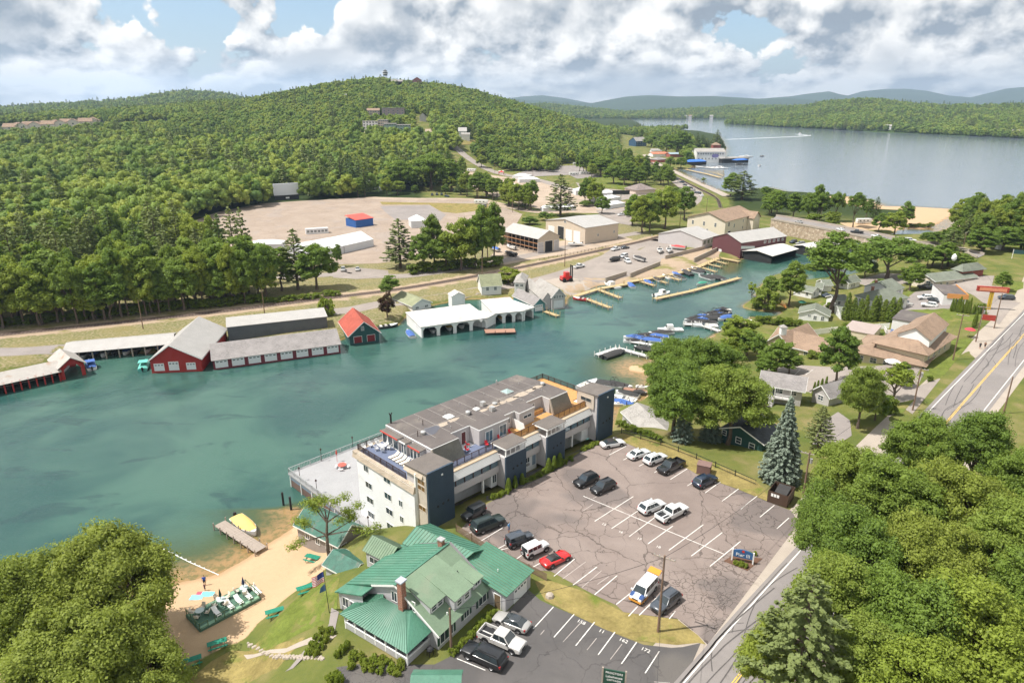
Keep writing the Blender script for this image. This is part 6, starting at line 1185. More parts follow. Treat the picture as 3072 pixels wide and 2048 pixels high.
# boatyard
o,L_=house('boat_rack_shed','open-sided boat rack shed with beige gable','shed',L1('N',755,1295),L1('N',1045,1245),26,7.0,3.2,'gv',m_tan,m_metal,.4,skip='l',doors=[('f',.12,0,3.4,5.0,m_lgrey),('f',.5,0,4.6,5.2,m_dark),('f',.88,0,3.0,5.0,m_lgrey)])
for i in range(9):
 q_=MB();y_=.2+i*3.2;q_.box(-.1,.12,y_-.1,y_+.1,0,7);q_.obj('post',M('rack_steel',(.30,.24,.2),.7,.3,2),o)
for z_ in(2.4,4.6):q_=MB();q_.box(-.12,.1,.2,25.8,z_-.12,z_+.12);q_.obj('rack_beam',M('orange_steel',(.45,.22,.1),.7,.3,2),o)
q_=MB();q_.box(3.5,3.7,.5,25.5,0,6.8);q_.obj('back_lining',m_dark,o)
house('tan_workshop','large tan metal workshop with three tall doors','workshop',L1('N',1405,1165),L1('N',1860,1090),30,8.2,2.4,'gu',m_tan,m_metal,.4,wins='f .38 3.6 .9 1.2, f .87 4 .9 1.2, l .5 9.2 1.6 1',doors=[('l',.80,0,4.6,5.6,m_wdoor),('l',.6,0,4.6,5.6,m_wdoor),('l',.4,0,4.6,6.4,m_dark),('l',.15,0,4.6,5.6,m_wdoor)],rp=.5)
house('grey_boat_shop','pale grey gabled boat shop with glazed side','shop',L1('S',1040,310),L1('S',1262,240),24,4.6,3.0,'gu',m_lgrey,m_metal,.3,wins=','.join('f %.2f 2.8 2.2 1.9'%(.13+.24*i)for i in range(4)),frame=m_trim,mull='v')
house('red_marina_shop','long red-brown two-storey marina building with grey metal roof','shop',L1('S',1562,445),L1('S',2185,330),17,7.6,3.0,'gu',m_mar2,m_metal,.35,wins=','.join('f %.2f 6.2 1.3 1.1'%q_ for q_ in(.52,.62,.72,.82,.92))+', f .07 2 1.2 1.4, f .28 2.2 1.4 1.4, f .36 2 1 1.8, f .55 2.4 1.2 1.4, f .74 2.4 1.2 1.4, f .86 2.4 1.2 1.6, f .95 2.4 1.2 1.4',doors=[('l',.3,0,1.6,2.4,m_wdoor)])
q_=M('signboard',(.60,.60,.58),.6,.1,1);sb_=root('marina_sign','long pale lettered board on the red-brown marina wall','sign',P('S',1672,285,7));w_=MB();w_.box(-3.0,3.0,-.5,-.4,-.6,.6);w_.obj('board',q_,sb_)
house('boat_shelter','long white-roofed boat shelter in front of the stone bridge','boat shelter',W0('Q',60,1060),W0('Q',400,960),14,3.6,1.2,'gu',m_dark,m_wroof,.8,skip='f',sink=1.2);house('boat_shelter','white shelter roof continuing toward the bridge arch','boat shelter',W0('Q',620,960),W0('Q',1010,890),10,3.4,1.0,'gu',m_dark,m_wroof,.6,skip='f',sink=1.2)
o,L_=house('cream_hall','big cream two-storey hall with tan cross-gabled roof','hall',L1('O',1255,1525),L1('O',1660,1410),22,8.2,3.6,'gu',m_cream,m_rtan,.6,wins='f .12 6 1.8 2, f .3 4.6 1 2, f .6 6 1 1.4, f .6 2.4 1 1.4, f .85 2.6 1 1.2, l .15 5.6 1 2, l .45 5.6 1 2, l .75 5.6 1 2, l .3 2.4 1 1.2, l .55 2.4 1 1.2',doors=[('f',.15,0,3,2.4,m_dark)],rp=.45)
q_=MB();wallshape(q_,'gv',8,6,7.4,3.0,-.5);w_=q_.obj('cross_gable',m_cream,o);w_.location=(L_-9,-3.5,0);q_=MB();roofshape(q_,'gv',8,12,7.4,3.0,.6);w_=q_.obj('cross_gable_roof',m_rtan,o);w_.location=(L_-9,-3.5,0)
# tents, stage, screen
m_tent=M('tent_white',(.66,.655,.64),.6,.05,.3);m_tentw=siding('tent_side',(.62,.63,.64),2.2,'XY',.04,.6,.3)
house('event_tent','very long white event tent on the drive-in lot','tent',L1('M',160,1290),L1('M',560,1195),16,3.6,3.2,'gu',m_tentw,m_tent,.1,doors=[('r',.2,0,3,2.6,m_dark)]);house('event_tent','white tent extending left of the very long one','tent',P('M',-390,1400,1.55),L1('M',150,1292),16,3.6,3.2,'gu',m_tentw,m_tent,.1)
house('small_tent','low white tent left of the event tents','tent',L1('D',1712,165),L1('D',1940,160),9,3.0,1.4,'hip',m_tentw,m_tent,.1);house('round_tent','white peaked tent behind the tree group','tent',L1('M',1080,945),L1('M',1290,935),11,4.0,2.6,'hip',m_tentw,m_tent,.1)
house('blue_stage','blue stage hut with bright red roof on the drive-in lot','hut',L1('M',315,940),L1('M',555,905),10,4.4,1.6,'shed',siding('royal_blue_boards',(.03,.11,.34),.4,'XY',.1),M('bright_red_roof',(.60,.10,.075),.6,.06,.5),.3)
house('white_trailer','long white trailer with dark panels beside the blue stage','trailer',L1('D',2105,55),L1('D',2260,45),4,2.6,.2,'flat',m_wdoor,m_lgrey,.1,wins=','.join('f %.2f 1.5 1.2 1.0'%(.1+.16*i)for i in range(6)))
sc=root('cinema_screen','white drive-in cinema screen on a black base','screen',PG('A',1895,1383));e_=PG('A',2062,1372);dd=Vector(e_)-sc.location;sc.rotation_euler=(0,0,math.atan2(dd.y,dd.x));L_=dd.length
q_=MB();q_.box(0,L_,0,.8,0,3.4);q_.obj('base',m_dark,sc);q_=MB();q_.box(-.2,L_+.2,-.1,.8,3.42,11.6);q_.obj('screen_face',M('screen_white',(.72,.74,.77),.8,.02,.2),sc);q_=MB();q_.box(L_*.45,L_*.6,-.14,0,1.0,2.0);q_.obj('notice',m_trim,sc)
for s in('-.3','.3'):q_=MB();q_.beam((L_*(.5+float(s)),.8,8),(L_*(.5+float(s)),6,0),.3,.3);q_.obj('brace',m_oldwood,sc)
for t,a_,b_,W_,h,lab in(('N',(290,420),(520,395),14,3.2,'white boat-shaped fair tent left of the tall pine'),('N',(500,320),(780,310),9,3.2,'white peaked fair tent behind the boat-shaped one'),('N',(400,260),(620,265),10,3.0,'flat white fair tent near the highway'),('N',(1280,490),(1440,485),10,3.6,'small white gabled tent right of the tall pine'),('N',(1690,690),(1960,650),8,2.8,'long low white tent by the black sign board'),('N',(1620,610),(1900,570),9,3,'white tent behind the long low one'),('N',(1600,510),(1830,500),8,2.8,'white canopy left of the black sign board'),('N',(830,720),(1280,700),6,2.6,'white fence tent beneath the tall pine')):
 house('fair_tent',lab,'tent',L1(t,*a_),L1(t,*b_),W_,h,1.6,'hip',m_tentw,m_tent,.1)
house('ticket_tower','little red and white tower by the highway','tower',L1('N',215,205),L1('N',285,205),4,3.2,.3,'flat',M('red_base',(.45,.04,.04),.7,.1,1),m_trim,.1);house('ticket_cabin','white cabin with red cap on the little tower','tower',P('N',222,205,5.2),P('N',278,205,5.2),3,2.4,1.2,'hip',m_trim,M('red_cap',(.5,.06,.05),.7,.1,1),.3,sink=0)
bb_=root('billboard','long black billboard above the fair tents','billboard',PG('N',1900,580));q_=MB();q_.box(-6,6,-.3,.3,5.2,8.0);q_.obj('panel',m_dark,bb_);q_=MB();q_.box(-5.6,5.6,-.34,-.3,5.0,5.3);q_.obj('catwalk',m_galv,bb_)
q_=MB();q_.box(-.25,.25,-.2,.2,-.5,5.2);q_.obj('post',m_galv,bb_)
house('carousel_hall','grey-brown hipped fair pavilion with cupola','pavilion',L1('O',30,945),L1('O',300,930),16,3.6,3.8,'hip',M('pavilion_wall',(.62,.5,.42),.8,.1,1),shingle('brown_grey_shingle',(.22,.18,.165)),.8)
# lakeside
house('white_pier_hall','long white pier hall with dark roof band and oval sign','hall',P('O',870,480,1.6),P('O',1265,480,1.6),22,11,3.4,'gu',m_whcl,m_rpale,.5,wins=','.join('f %.2f 8.6 1.6 1.6'%(.06+.085*i)for i in range(11))+','+','.join('f %.2f 3 1.2 1.6'%(.08+.12*i)for i in range(8)),sink=3)
q_=MB();q_.lathe([(0,0),(1,0),(1,.12),(0,.12)],18);sgn=q_.obj('oval_sign',M('sign_violet',(.22,.2,.4),.6,.1,1));a_=P('O',1125,480,1.6);sgn.location=(a_.x,a_.y-1,8.0);sgn.rotation_euler=(rad(90),0,0);sgn.scale=(4.2,2.2,1);tag(sgn,'oval violet sign on the white pier hall','sign')
house('lower_arcade','dark-fronted pier arcade right of the white hall','arcade',P('O',1230,500,.5),P('O',1590,490,.5),16,4.2,1,'flat',m_dark,m_rpale,.8,sink=2);house('blue_canopy','bright blue canopies over the pier entrance','canopy',P('O',760,530,1),P('O',1010,520,1),10,3.4,2,'hip',m_dark,M('blue_canvas',(.05,.17,.55),.7,.08,.5),.4);house('blue_canopy','blue umbrellas and canopy at the pier tip','canopy',P('O',1440,480,4.8),P('O',1590,470,4.8),8,1.2,1.2,'hip',m_dark,M('blue_canvas',(.05,.17,.55),.7,.08,.5),.3,sink=.2)
house('beach_shop','low shop with orange-red roof at the end of the causeway','shop',L1('O',270,420),L1('O',500,415),14,4,1.8,'gu',m_whcl,M('orange_roof',(.58,.20,.12),.7,.08,.4),.6);house('beach_shop','low shop with blue-grey roof beside the orange one','shop',L1('O',510,425),L1('O',710,420),12,4,1.6,'gu',m_brickr,M('blue_grey_roof',(.30,.38,.42),.6,.08,.4),.6);house('beach_shop','grey-roofed pavilion below the orange-roofed shop','shop',L1('O',330,500),L1('O',460,490),12,3.4,2.4,'hip',m_brickr,m_rgrey,.6)
house('blue_inn','tall dark blue inn with white mansard dormers above the causeway','inn',L1('O',35,275),L1('O',180,270),16,8.5,5.5,'gu',siding('inn_blue',(.045,.10,.17),.2,'Z',.1),m_rpale,.5,wins=','.join('f %.2f %.1f 1.4 1.6'%(.15+.24*i,z_)for i in range(4)for z_ in(2.4,5.8)),rp=.4);house('pale_house','pale house among trees right of the blue inn','house',L1('O',310,265),L1('O',390,262),10,6,3,'gv',m_whcl,m_rpale,.5,wins='f .3 4.4, f .7 4.4');house('white_house','white house left of the orange shop roof','house',L1('O',250,380),L1('O',390,378),10,4.5,2.4,'gu',m_whcl,m_rpale,.5)
house('pink_house','pinkish shingled house behind the white pier hall','house',P('O',1100,335,3),P('O',1205,335,3),12,8,3.4,'hip',m_brickr,m_rtan,.5)
# cabins, inn, snack bar, shop
for t,a_,b_,W_,h,ri,kd,wm,rm,wn,lab,nm in(
('F',(760,470),(882,496),5.5,2.6,1.3,'gu',m_whcl,m_rgreen,'f .3 1.5, f .75 1.5, r .4 1.5','front white cabin with sage roof beside the footbridge lawn','white_cabin'),
('F',(912,466),(950,470),5.5,2.6,1.4,'gu',m_whcl,m_rgreen,'f .6 1.5, r .4 1.5','white cabin with shaded roof behind the front cabin','white_cabin'),
('F',(968,446),(1020,446),6,2.6,1.4,'gu',m_whcl,m_rgreen,'r .4 1.5','middle white cabin left of the tall pine trunk','white_cabin'),
('F',(1050,415),(1135,432),7,2.8,1.8,'gv',m_whcl,m_rgreen,'f .5 1.6, r .3 1.5, r .5 1.5','gabled white cabin right of the tall pine trunk','white_cabin'),
('F',(795,640),(1000,652),7,2.6,1.7,'gv',m_whcl,m_rgreen,'f .35 1.8 .9 .7, f .55 1.4, f .8 1.4','white cottage with sage roof behind the white fence','white_cabin'),
('F',(1040,590),(1085,640),5,2.6,1.0,'gv',m_whcl,m_rgreen,'f .5 1.5','small white cabin at the left end of the fir hedge','white_cabin'),
('F',(1045,555),(1130,545),5,2.6,1.2,'gu',m_whcl,m_rgreen,'f .3 1.6','white lodge porch cabin left of the fir hedge','white_cabin')):
 house(nm,lab,'cabin',L1(t,*a_),L1(t,*b_),W_,h,ri,kd,wm,rm,.4,wins=wn,fascia=m_trim)
house('white_inn','two-storey white inn with sage roof and brick chimney','inn',L1('F',1170,590),L1('F',1345,612),13,6.0,2.6,'hip',m_whcl,m_rgreen,.5,wins='f .2 4.6, f .5 4.6, f .8 4.6, r .15 4.6, r .35 4.6, r .6 4.6, r .6 2, r .85 2, r .85 4.6',chim=(2,5,8.6));house('white_inn_wing','white rear wing of the two-storey inn','inn',L1('F',1420,560),L1('F',1500,520),9,5.8,2.2,'gu',m_whcl,m_rgreen,.4,wins='f .3 4.4, f .7 4.4, f .3 1.8, f .7 1.8',chim=(1,6,8.2))
house('snack_bar','cream snack bar with sage roof and green base','restaurant',L1('R',455,850),L1('R',820,890),20,4.0,1.6,'gv',m_cream,m_rgreen,.5,wins='f .28 2.6 1.6 1.4, f .72 2.6 1.6 1.4, r .15 2.4, r .3 2.4, r .5 2.4, r .7 2.4',fascia=m_trim);house('snack_bar_hall','hip-roofed hall with giant white cone at the end of the snack bar','restaurant',L1('R',1110,735),L1('R',1250,755),11,3.6,2.2,'hip',m_brickr,m_rgreen,.8,wins='f .4 2.2 1.8 1.2')
q_=MB();q_.lathe([(.3,0),(.75,.5),(.95,1.0),(.8,1.5),(.85,1.7),(.55,2.2),(.2,2.6),(0,2.7)],14);a_=L1('R',1250,735);w_=q_.obj('giant_cone',m_trim,smooth=True);w_.location=(a_.x-.6,a_.y+5,a_.z+5.5);tag(w_,'giant white ice-cream swirl on the hipped roof','ornament')
house('orange_shop','flat-roofed white shop with orange fascia','shop',L1('R',950,1165),L1('R',1345,1150),14,3.4,.25,'flat',m_whcl,m_membr,.05,doors=[('f',.7,0,1.6,2.2,m_glass)]);a_,b_=L1('R',980,1160),L1('R',1345,1150)
o=bpy.data.objects.get('orange_shop');Ls=(b_-L1('R',950,1165)).length;q_=MB();q_.box(.9,Ls+.1,-.18,-.06,2.5,4.0);q_.box(Ls+.06,Ls+.2,-.1,14,2.5,4.0);q_.obj('fascia_board',M('orange_boards',(.66,.30,.10),.6,.08,1),o)
rs_=root('red_road_sign','long red menu sign on a yellow post by the shop','sign',PG('R',1700,1235));rs_.rotation_euler=(0,0,rad(-18));q_=MB();q_.box(-4.2,4.2,-.4,.4,5.6,7.2);q_.obj('sign_box',M('sign_red',(.38,.05,.035),.5,.1,1),rs_);q_=MB();q_.box(-3.6,3.6,-.46,-.4,5.9,6.9);q_.obj('sign_face',M('sign_coral',(.72,.28,.16),.5,.15,2),rs_)
for s in(-.3,.3):q_=MB();q_.box(s-.22,s+.22,-.25,.25,-.3,5.6);q_.obj('post',M('sign_yellow',(.60,.40,.05),.5,.1,1),rs_)
# motel
m_my=siding('motel_cream',(.66,.57,.42),.2,'Z',.04)
house('motel_wing','tan-roofed cream motel wing with end gable by the lawn','motel',L1('F',590,850),L1('F',950,890),11,3.0,2.6,'gu',m_my,m_rtan,.5,wins='f .45 1.7, f .72 1.7',fascia=m_trim);house('motel_gable','cream gable end crossing the left motel wing','motel',L1('F',575,855),L1('F',728,880),15,3.2,2.8,'gv',m_my,m_rtan,.5,wins='f .25 1.7, f .75 1.7',fascia=m_trim)
q_=root('roof_cupola','small white cupola on the left motel roof','cupola',P('F',690,715,11));w_=MB();w_.box(-.7,.7,-.7,.7,-1,1.2);w_.obj('box',m_trim,q_);w_=MB();roofshape(w_,'hip',1.6,1.6,1.2,.6,.15);w_.obj('cap',m_rpale,q_).location=(-.8,-.8,0)
house('motel_main','long tan-roofed cream motel building facing the parking','motel',L1('F',1170,930),L1('F',1640,975),15,3.2,3.2,'hip',m_my,m_rtan,1.2,wins='f .1 1.6 1.4 1.2, f .3 1.6 1.4 1.2, f .5 1.6 1.4 1.2, f .7 1.6 1.4 1.2');a_=L1('F',1660,975);house('motel_street_wing','two-storey motel wing with white dormered gallery along the street','motel',L1('F',1650,968),L1('F',1835,838),11,3.6,3.2,'hip',m_my,m_rtan,1.0,wins='f .15 1.7, f .35 1.7, f .55 1.7, f .75 1.7',fascia=m_trim);house('motel_upper','upper storey with tan roof over the street wing','motel',P('F',1690,830,12.0),P('F',1810,720,12.0),7,2.2,2.2,'gu',m_trim,m_rtan,.4,sink=2)
house('motel_dark_roof','flat dark-roofed motel part with white roof deck','motel',L1('F',1420,760),L1('F',1620,770),11,5.4,.2,'flat',m_whcl,m_membr,.2);o=root('roof_deck','white-railed roof deck with blue chairs on the motel','deck',P('F',1400,735,10.5));e_=P('F',1605,755,10.5)-o.location;o.rotation_euler=(0,0,math.atan2(e_.y,e_.x));L_=e_.length;w_=MB();w_.box(0,L_,0,4,-.3,0);w_.obj('deck_floor',m_oldwood,o);railing(o,[(0,4,0),(0,0,0),(L_,0,0),(L_,4,0)],1.0,m_trim,posts=2,bal=.25)
for i in range(4):w_=MB();w_.box(1.2+i*1.6,1.8+i*1.6,1.4,2,0,.8);w_.obj('deck_chair',M('blue_plastic',(.06,.14,.42),.5,.1,1),o)
house('flat_court_roof','flat pinkish-grey court roof between the motel wings','motel',L1('F',1095,790),L1('F',1300,795),10,3.6,.2,'flat',m_my,M('court_roof',(.38,.31,.28),.9,.08,.5),.2)
# grey cottages and sheds right of the block
house('grey_raised_cottage','raised grey cottage with long porch and stairs','cottage',L1('U',130,1500),L1('U',690,1560),6.5,4.6,1.6,'gu',m_lgrey,m_rgrey,.7,wins='f .2 3.2 .8 1.2, f .45 3.4 1.4 1.2, f .8 3.4 1.2 1.1, r .5 3.6 .8 .8',doors=[('f',.34,2.2,.9,2.0,m_glass)],fascia=m_trim)
o=root('porch_stairs','grey porch with white rails and stairs before the raised cottage','porch',L1('U',130,1500));e_=L1('U',690,1560)-L1('U',130,1500);o.rotation_euler=(0,0,math.atan2(e_.y,e_.x));L_=e_.length;w_=MB();w_.box(0,L_*.75,-1.6,-.05,2.0,2.15);w_.obj('porch_floor',m_lgrey,o);railing(o,[(0,-1.55,2.15),(L_*.22,-1.55,2.15)],.9,m_trim,bal=.2);railing(o,[(L_*.36,-1.55,2.15),(L_*.75,-1.55,2.15)],.9,m_trim,bal=.2)
for i in range(9):w_=MB();w_.box(L_*.24,L_*.35,-1.9-i*.28,-1.6-i*.28,1.85-i*.23,1.95-i*.23);w_.obj('step',m_lgrey,o)
for x_ in(.1,L_*.24,L_*.36,L_*.75):w_=MB();w_.box(x_-.07,x_+.07,-1.6,-1.46,-.5,4.4);w_.obj('post',m_trim,o)
house('grey_shed','grey-roofed shed with white wall beside the navy end tower','shed',L1('V',400,1330),L1('V',850,1450),7,2.8,1.6,'gu',m_lgrey,m_rpale,.4,wins='f .72 1.7 .7 .7',fascia=m_trim);house('small_grey_cottage','small grey cottage with white deck rail half hidden by the large maple','cottage',L1('U',850,1500),L1('U',1080,1560),6,3,1.8,'gv',m_lgrey,m_rgrey,.5,wins='f .5 1.8 1.2 1',fascia=m_trim)
house('dark_green_cottage','dark green cottage with white-framed windows beside the big spruce','cottage',L1('F',265,1480),L1('F',545,1545),7,3.2,1.6,'gv',m_dgreen,shingle('black_shingle',(.075,.08,.085)),.5,rp=.45,wins='f .05 2.2 .8 .9, f .42 1.7 1 1.1, f .75 1.5 1 1.1',fascia=m_trim,mull='h')
# far hill buildings
def far_at(t,x_,y_,r=None):
 d_=ray(t,x_,y_);h_=math.hypot(d_[0],d_[1])
 if r is None:g_=PG(t,x_,y_);r=math.hypot(g_.x,g_.y)*.985
 return Vector((d_[0]/h_*r,d_[1]/h_*r,CH+d_[2]/h_*r))
for t,a_,b_,W_,h,ri,kd,wm,rm,lab,nm in(
('c',(240,560),(360,548),14,9,.4,'flat',m_whcl,m_rpale,'white apartment building on the cleared hillside','hillside_apartments'),('c',(365,548),(445,545),12,9,.4,'flat',m_tan,m_rpale,'tan apartment building beside the white hillside one','hillside_apartments'),
('c',(410,580),(510,588),14,9,.4,'flat',siding('sage_wall',(.20,.32,.26),.3,'Z',.1),m_rpale,'sage green apartment block with stepped flat roofs','hillside_apartments'),('c',(515,590),(625,575),14,9,.4,'flat',siding('sage_wall',(.20,.32,.26),.3,'Z',.1),m_rpale,'second sage green apartment block by the parking','hillside_apartments'),
('c',(395,462),(575,450),12,11,.5,'flat',siding('mauve_wall',(.36,.28,.27),.3,'Z',.1),m_rpale,'long grey hotel among trees above the clearing','hillside_hotel'),('c',(275,450),(375,455),12,7,2.4,'gu',m_tan,m_rtan,'tan lodge left of the grey hotel','hillside_lodge'),
('c',(830,590),(905,610),14,7,.4,'flat',m_brickr,m_rpale,'brick hall by the sandy clearing','brick_hall'),('c',(905,612),(945,605),12,8,.4,'flat',m_slateg,m_rpale,'dark end of the brick hall with white frames','brick_hall'),('c',(1010,600),(1075,598),12,4,4,'gu',m_whcl,m_metal,'white farmhouse with pale metal roof','farmhouse'),('c',(1035,628),(1100,625),8,4,2,'gu',m_whcl,m_rpale,'small white house below the farmhouse','farmhouse'),('c',(695,480),(750,480),10,4,4,'gv',m_lgrey,m_rgrey,'grey steep-roofed house among the hillside trees','grey_house'),
('c',(470,228),(560,228),16,6,3,'gu',m_dark,m_rgrey,'low dark house on the hilltop','hilltop_house'),('c',(640,226),(715,224),16,9,5,'gv',m_brickr,m_rgrey,'reddish hilltop house on the left of the pair','hilltop_house'),('c',(730,226),(800,226),16,9,5,'gv',m_brickr,m_rgrey,'reddish hilltop house on the right of the pair','hilltop_house'),('c',(880,228),(925,228),16,8,6,'gv',m_whcl,m_rgrey,'white gabled hilltop house','hilltop_house'),('c',(928,228),(1035,226),18,9,5,'gu',m_slateg,m_rtan,'large dark hilltop mansion','hilltop_house'),('c',(105,200),(190,205),14,8,4,'gu',m_brickr,m_rtan,'reddish house on the left of the hill crest','hilltop_house'),('c',(60,330),(125,335),14,7,3,'gu',m_lgrey,m_rpale,'pale roofed house low on the hillside at left','hillside_house')):
 A_=far_at(t,*a_);B_=far_at(t,*b_,math.hypot(A_.x,A_.y));A_.z+=5*('hilltop' in nm);B_.z=A_.z;wn=''
 if h>=7:wn=','.join('f %.2f %.1f 1.6 1.5'%((i+.5)/5,z_)for i in range(5)for z_ in np.arange(2,h-.8,3.0))
 if(B_-A_).length>90:d_=(B_-A_).normalized();B_=A_+d_*45;B_.z=A_.z
 house(nm,lab,'building' if 'hotel' in nm or 'apart' in nm else 'house',A_,B_,W_,h,ri,kd,wm,rm,.5,wins=wn,sink=9,mull='')
ot=root('lookout_tower','white banded lookout tower on top of the hill','tower',far_at('c',420,140,1440));ot.scale=(1.1,1.1,.85)
for z0,z1,r,mt in((-8,1,3.2,m_whcl),(3,6.5,3.6,m_slateg),(6.5,7.6,5.2,m_trim),(7.6,10.6,4.2,m_slateg),(10.6,11.6,5.4,m_trim),(11.6,14,3.0,m_slateg)):q_=MB();q_.lathe([(r,z0),(r,z1),(0,z1)],10);q_.obj('tower_stage',mt,ot)
q_=MB();q_.lathe([(3.2,14),(0,17)],10);q_.obj('cap',m_slateg,ot)
for q2 in('180 640, 200 565, 270 548, 440 575, 450 620, 300 640','740 560, 830 558, 900 625, 990 655, 990 705, 780 705, 745 640','990 640, 1150 650, 1170 680, 1000 690','440 620, 480 590, 640 590, 640 625, 520 640'):
 pl=[PG('c',*map(float,q_.split()))[:2]for q_ in q2.split(',')];sheet('clearing',pl,.4,m_gravel if '1150' not in q2 else m_dry,step=14)
for i in range(16): # terraced condominiums left on the ridge shoulder
 x_=20+i*44;y_=905-i*3.2-(i%2)*4
 if 600<x_<690:continue
 a_=far_at('A',x_,y_);b_=far_at('A',x_+46,y_-3);d_=(b_-a_);d_.z=0;d_=d_.normalized()*17;house('ridge_condominium','pinkish-roofed condominium in the row on the wooded ridge at left','condominium',a_,a_+d_,16,6,4.5,'gv' if i%3 else 'gu',m_cream,m_rtan,.6,group='condominiums on the ridge',sink=14,wins='f .5 4 2 2')
rng=random.Random(8)
for i in range(26): # houses on the far lake shores
 A_,rs_,Zr,rr_2=(PEN,FARS)[i%3==0];az_=rng.uniform(A_[0]+.02,min(A_[-1],.66)-.02);r0=float(np.interp(az_,A_,rs_))+rng.uniform(60,110);x_,y_=r0*math.sin(az_),r0*math.cos(az_)
 house('shore_house','small pale house among trees on the far lake shore','house',(x_,y_,6.0),(x_+math.cos(az_)*14,y_-math.sin(az_)*14,6.0),11,rng.uniform(5,8),3.5,'gu',rng.choice([m_whcl,m_cream,m_brickr,m_lgrey]),rng.choice([m_rtan,m_rgrey,m_rpale]),.6,group='houses on the far shore',sink=8)
 # == cars
m_tyre=M('tyre',(.02,.02,.02),.85,.2,4);m_rim=M('alloy',(.42,.42,.43),.3,.1,4,metal=.8);m_cglass=M('car_glass',(.03,.04,.045),.04,.2,1,spec=.9);m_hlamp=M('headlamp',(.7,.72,.74),.15,.05,4,spec=.8);m_tlamp=M('tail_lamp',(.4,.02,.02),.25,.1,4);m_blackp=M('black_trim',(.025,.025,.027),.5,.2,4)
def paint(name,c_):return M('paint_'+name,c_,.32,.04,.6,coat=.8,spec=.5)
PAINT=dict(white=paint('white',(.72,.72,.71)),black=paint('black',(.012,.013,.015)),navy=paint('navy',(.018,.032,.06)),grey=paint('grey',(.055,.065,.08)),silver=paint('silver',(.36,.35,.33)),red=paint('red',(.58,.012,.012)),dark=paint('charcoal',(.03,.033,.036)),green=paint('deep_green',(.015,.028,.026)),blue=paint('blue',(.03,.075,.22)),tan=paint('tan',(.42,.36,.28)))
KIND=dict(
suv=dict(st=[(2.36,.70,.42,.74),(2.25,.85,.30,.88),(1.9,.93,.27,.97),(1.0,.95,.25,1.04),(-1.9,.95,.25,1.08),(-2.25,.90,.30,1.02),(-2.37,.80,.42,.9)],cab=(1.05,.3,-1.75,-2.22,1.03,1.68,.89,.68),wh=(1.45,-1.4,.36),n=3),
big=dict(st=[(2.68,.80,.45,.90),(2.58,.95,.35,1.06),(2.2,1.0,.32,1.14),(1.2,1.01,.30,1.18),(-2.3,1.01,.30,1.20),(-2.6,.97,.35,1.12),(-2.7,.9,.45,1.0)],cab=(1.3,.6,-2.25,-2.55,1.16,1.90,.94,.76),wh=(1.65,-1.5,.41),n=3),
sedan=dict(st=[(2.36,.66,.38,.62),(2.25,.82,.26,.74),(1.8,.90,.22,.84),(.9,.92,.2,.93),(-1.6,.92,.2,.97),(-2.2,.87,.26,.92),(-2.36,.72,.4,.78)],cab=(.95,.05,-1.05,-1.85,.92,1.43,.85,.60),wh=(1.4,-1.35,.34),n=2),
sport=dict(st=[(2.3,.62,.3,.46),(2.15,.86,.2,.60),(1.6,.95,.18,.78),(.7,.95,.17,.80),(-.6,.95,.17,.86),(-1.5,.98,.18,.94),(-2.1,.93,.25,.90),(-2.3,.82,.36,.78)],cab=(.62,-.1,-.85,-1.7,.80,1.20,.76,.52),wh=(1.35,-1.35,.35),n=1),
jeep=dict(st=[(2.05,.62,.5,1.05),(1.95,.68,.42,1.12),(.85,.76,.42,1.18),(.8,.80,.4,1.2),(-1.95,.80,.42,1.2),(-2.0,.78,.46,1.18)],cab=(.8,.55,-1.9,-1.96,1.19,1.86,.79,.71),wh=(1.4,-1.35,.42),n=3),
pickup=dict(st=[(2.88,.78,.5,.94),(2.78,.93,.38,1.06),(2.4,.99,.34,1.12),(1.4,1.0,.34,1.16),(-.98,1.0,.34,1.18),(-1.0,1.0,.34,.72),(-2.85,1.0,.36,.72),(-2.9,.95,.42,.68)],cab=(1.4,.7,-.7,-.96,1.15,1.88,.92,.74),wh=(1.85,-1.75,.41),n=2),
van=dict(st=[(2.36,.70,.40,.78),(2.25,.86,.28,.96),(1.7,.92,.26,1.08),(1.4,.93,.25,1.12),(-2.2,.93,.25,1.12),(-2.36,.90,.3,1.1)],cab=(1.5,.8,-2.2,-2.36,1.10,1.86,.90,.76),wh=(1.5,-1.45,.34),n=3))
CMC={}
def cm(key,fn):
 if key not in CMC:CMC[key]=fn()
 return CMC[key]
def quadpane(mb,a_,b_,c_,d_,s0,s1,t0,t1,out):
 a_,b_,c_,d_=map(Vector,(a_,b_,c_,d_));f=lambda s,t:a_.lerp(b_,s).lerp(d_.lerp(c_,s),t);q_=[f(s0,t0),f(s1,t0),f(s1,t1),f(s0,t1)];o_=Vector(out)*.016
 mb.add([v+o_ for v in q_]+[v-o_ for v in q_],[(0,1,2,3),(7,6,5,4),(0,4,5,1),(1,5,6,2),(2,6,7,3),(3,7,4,0)])
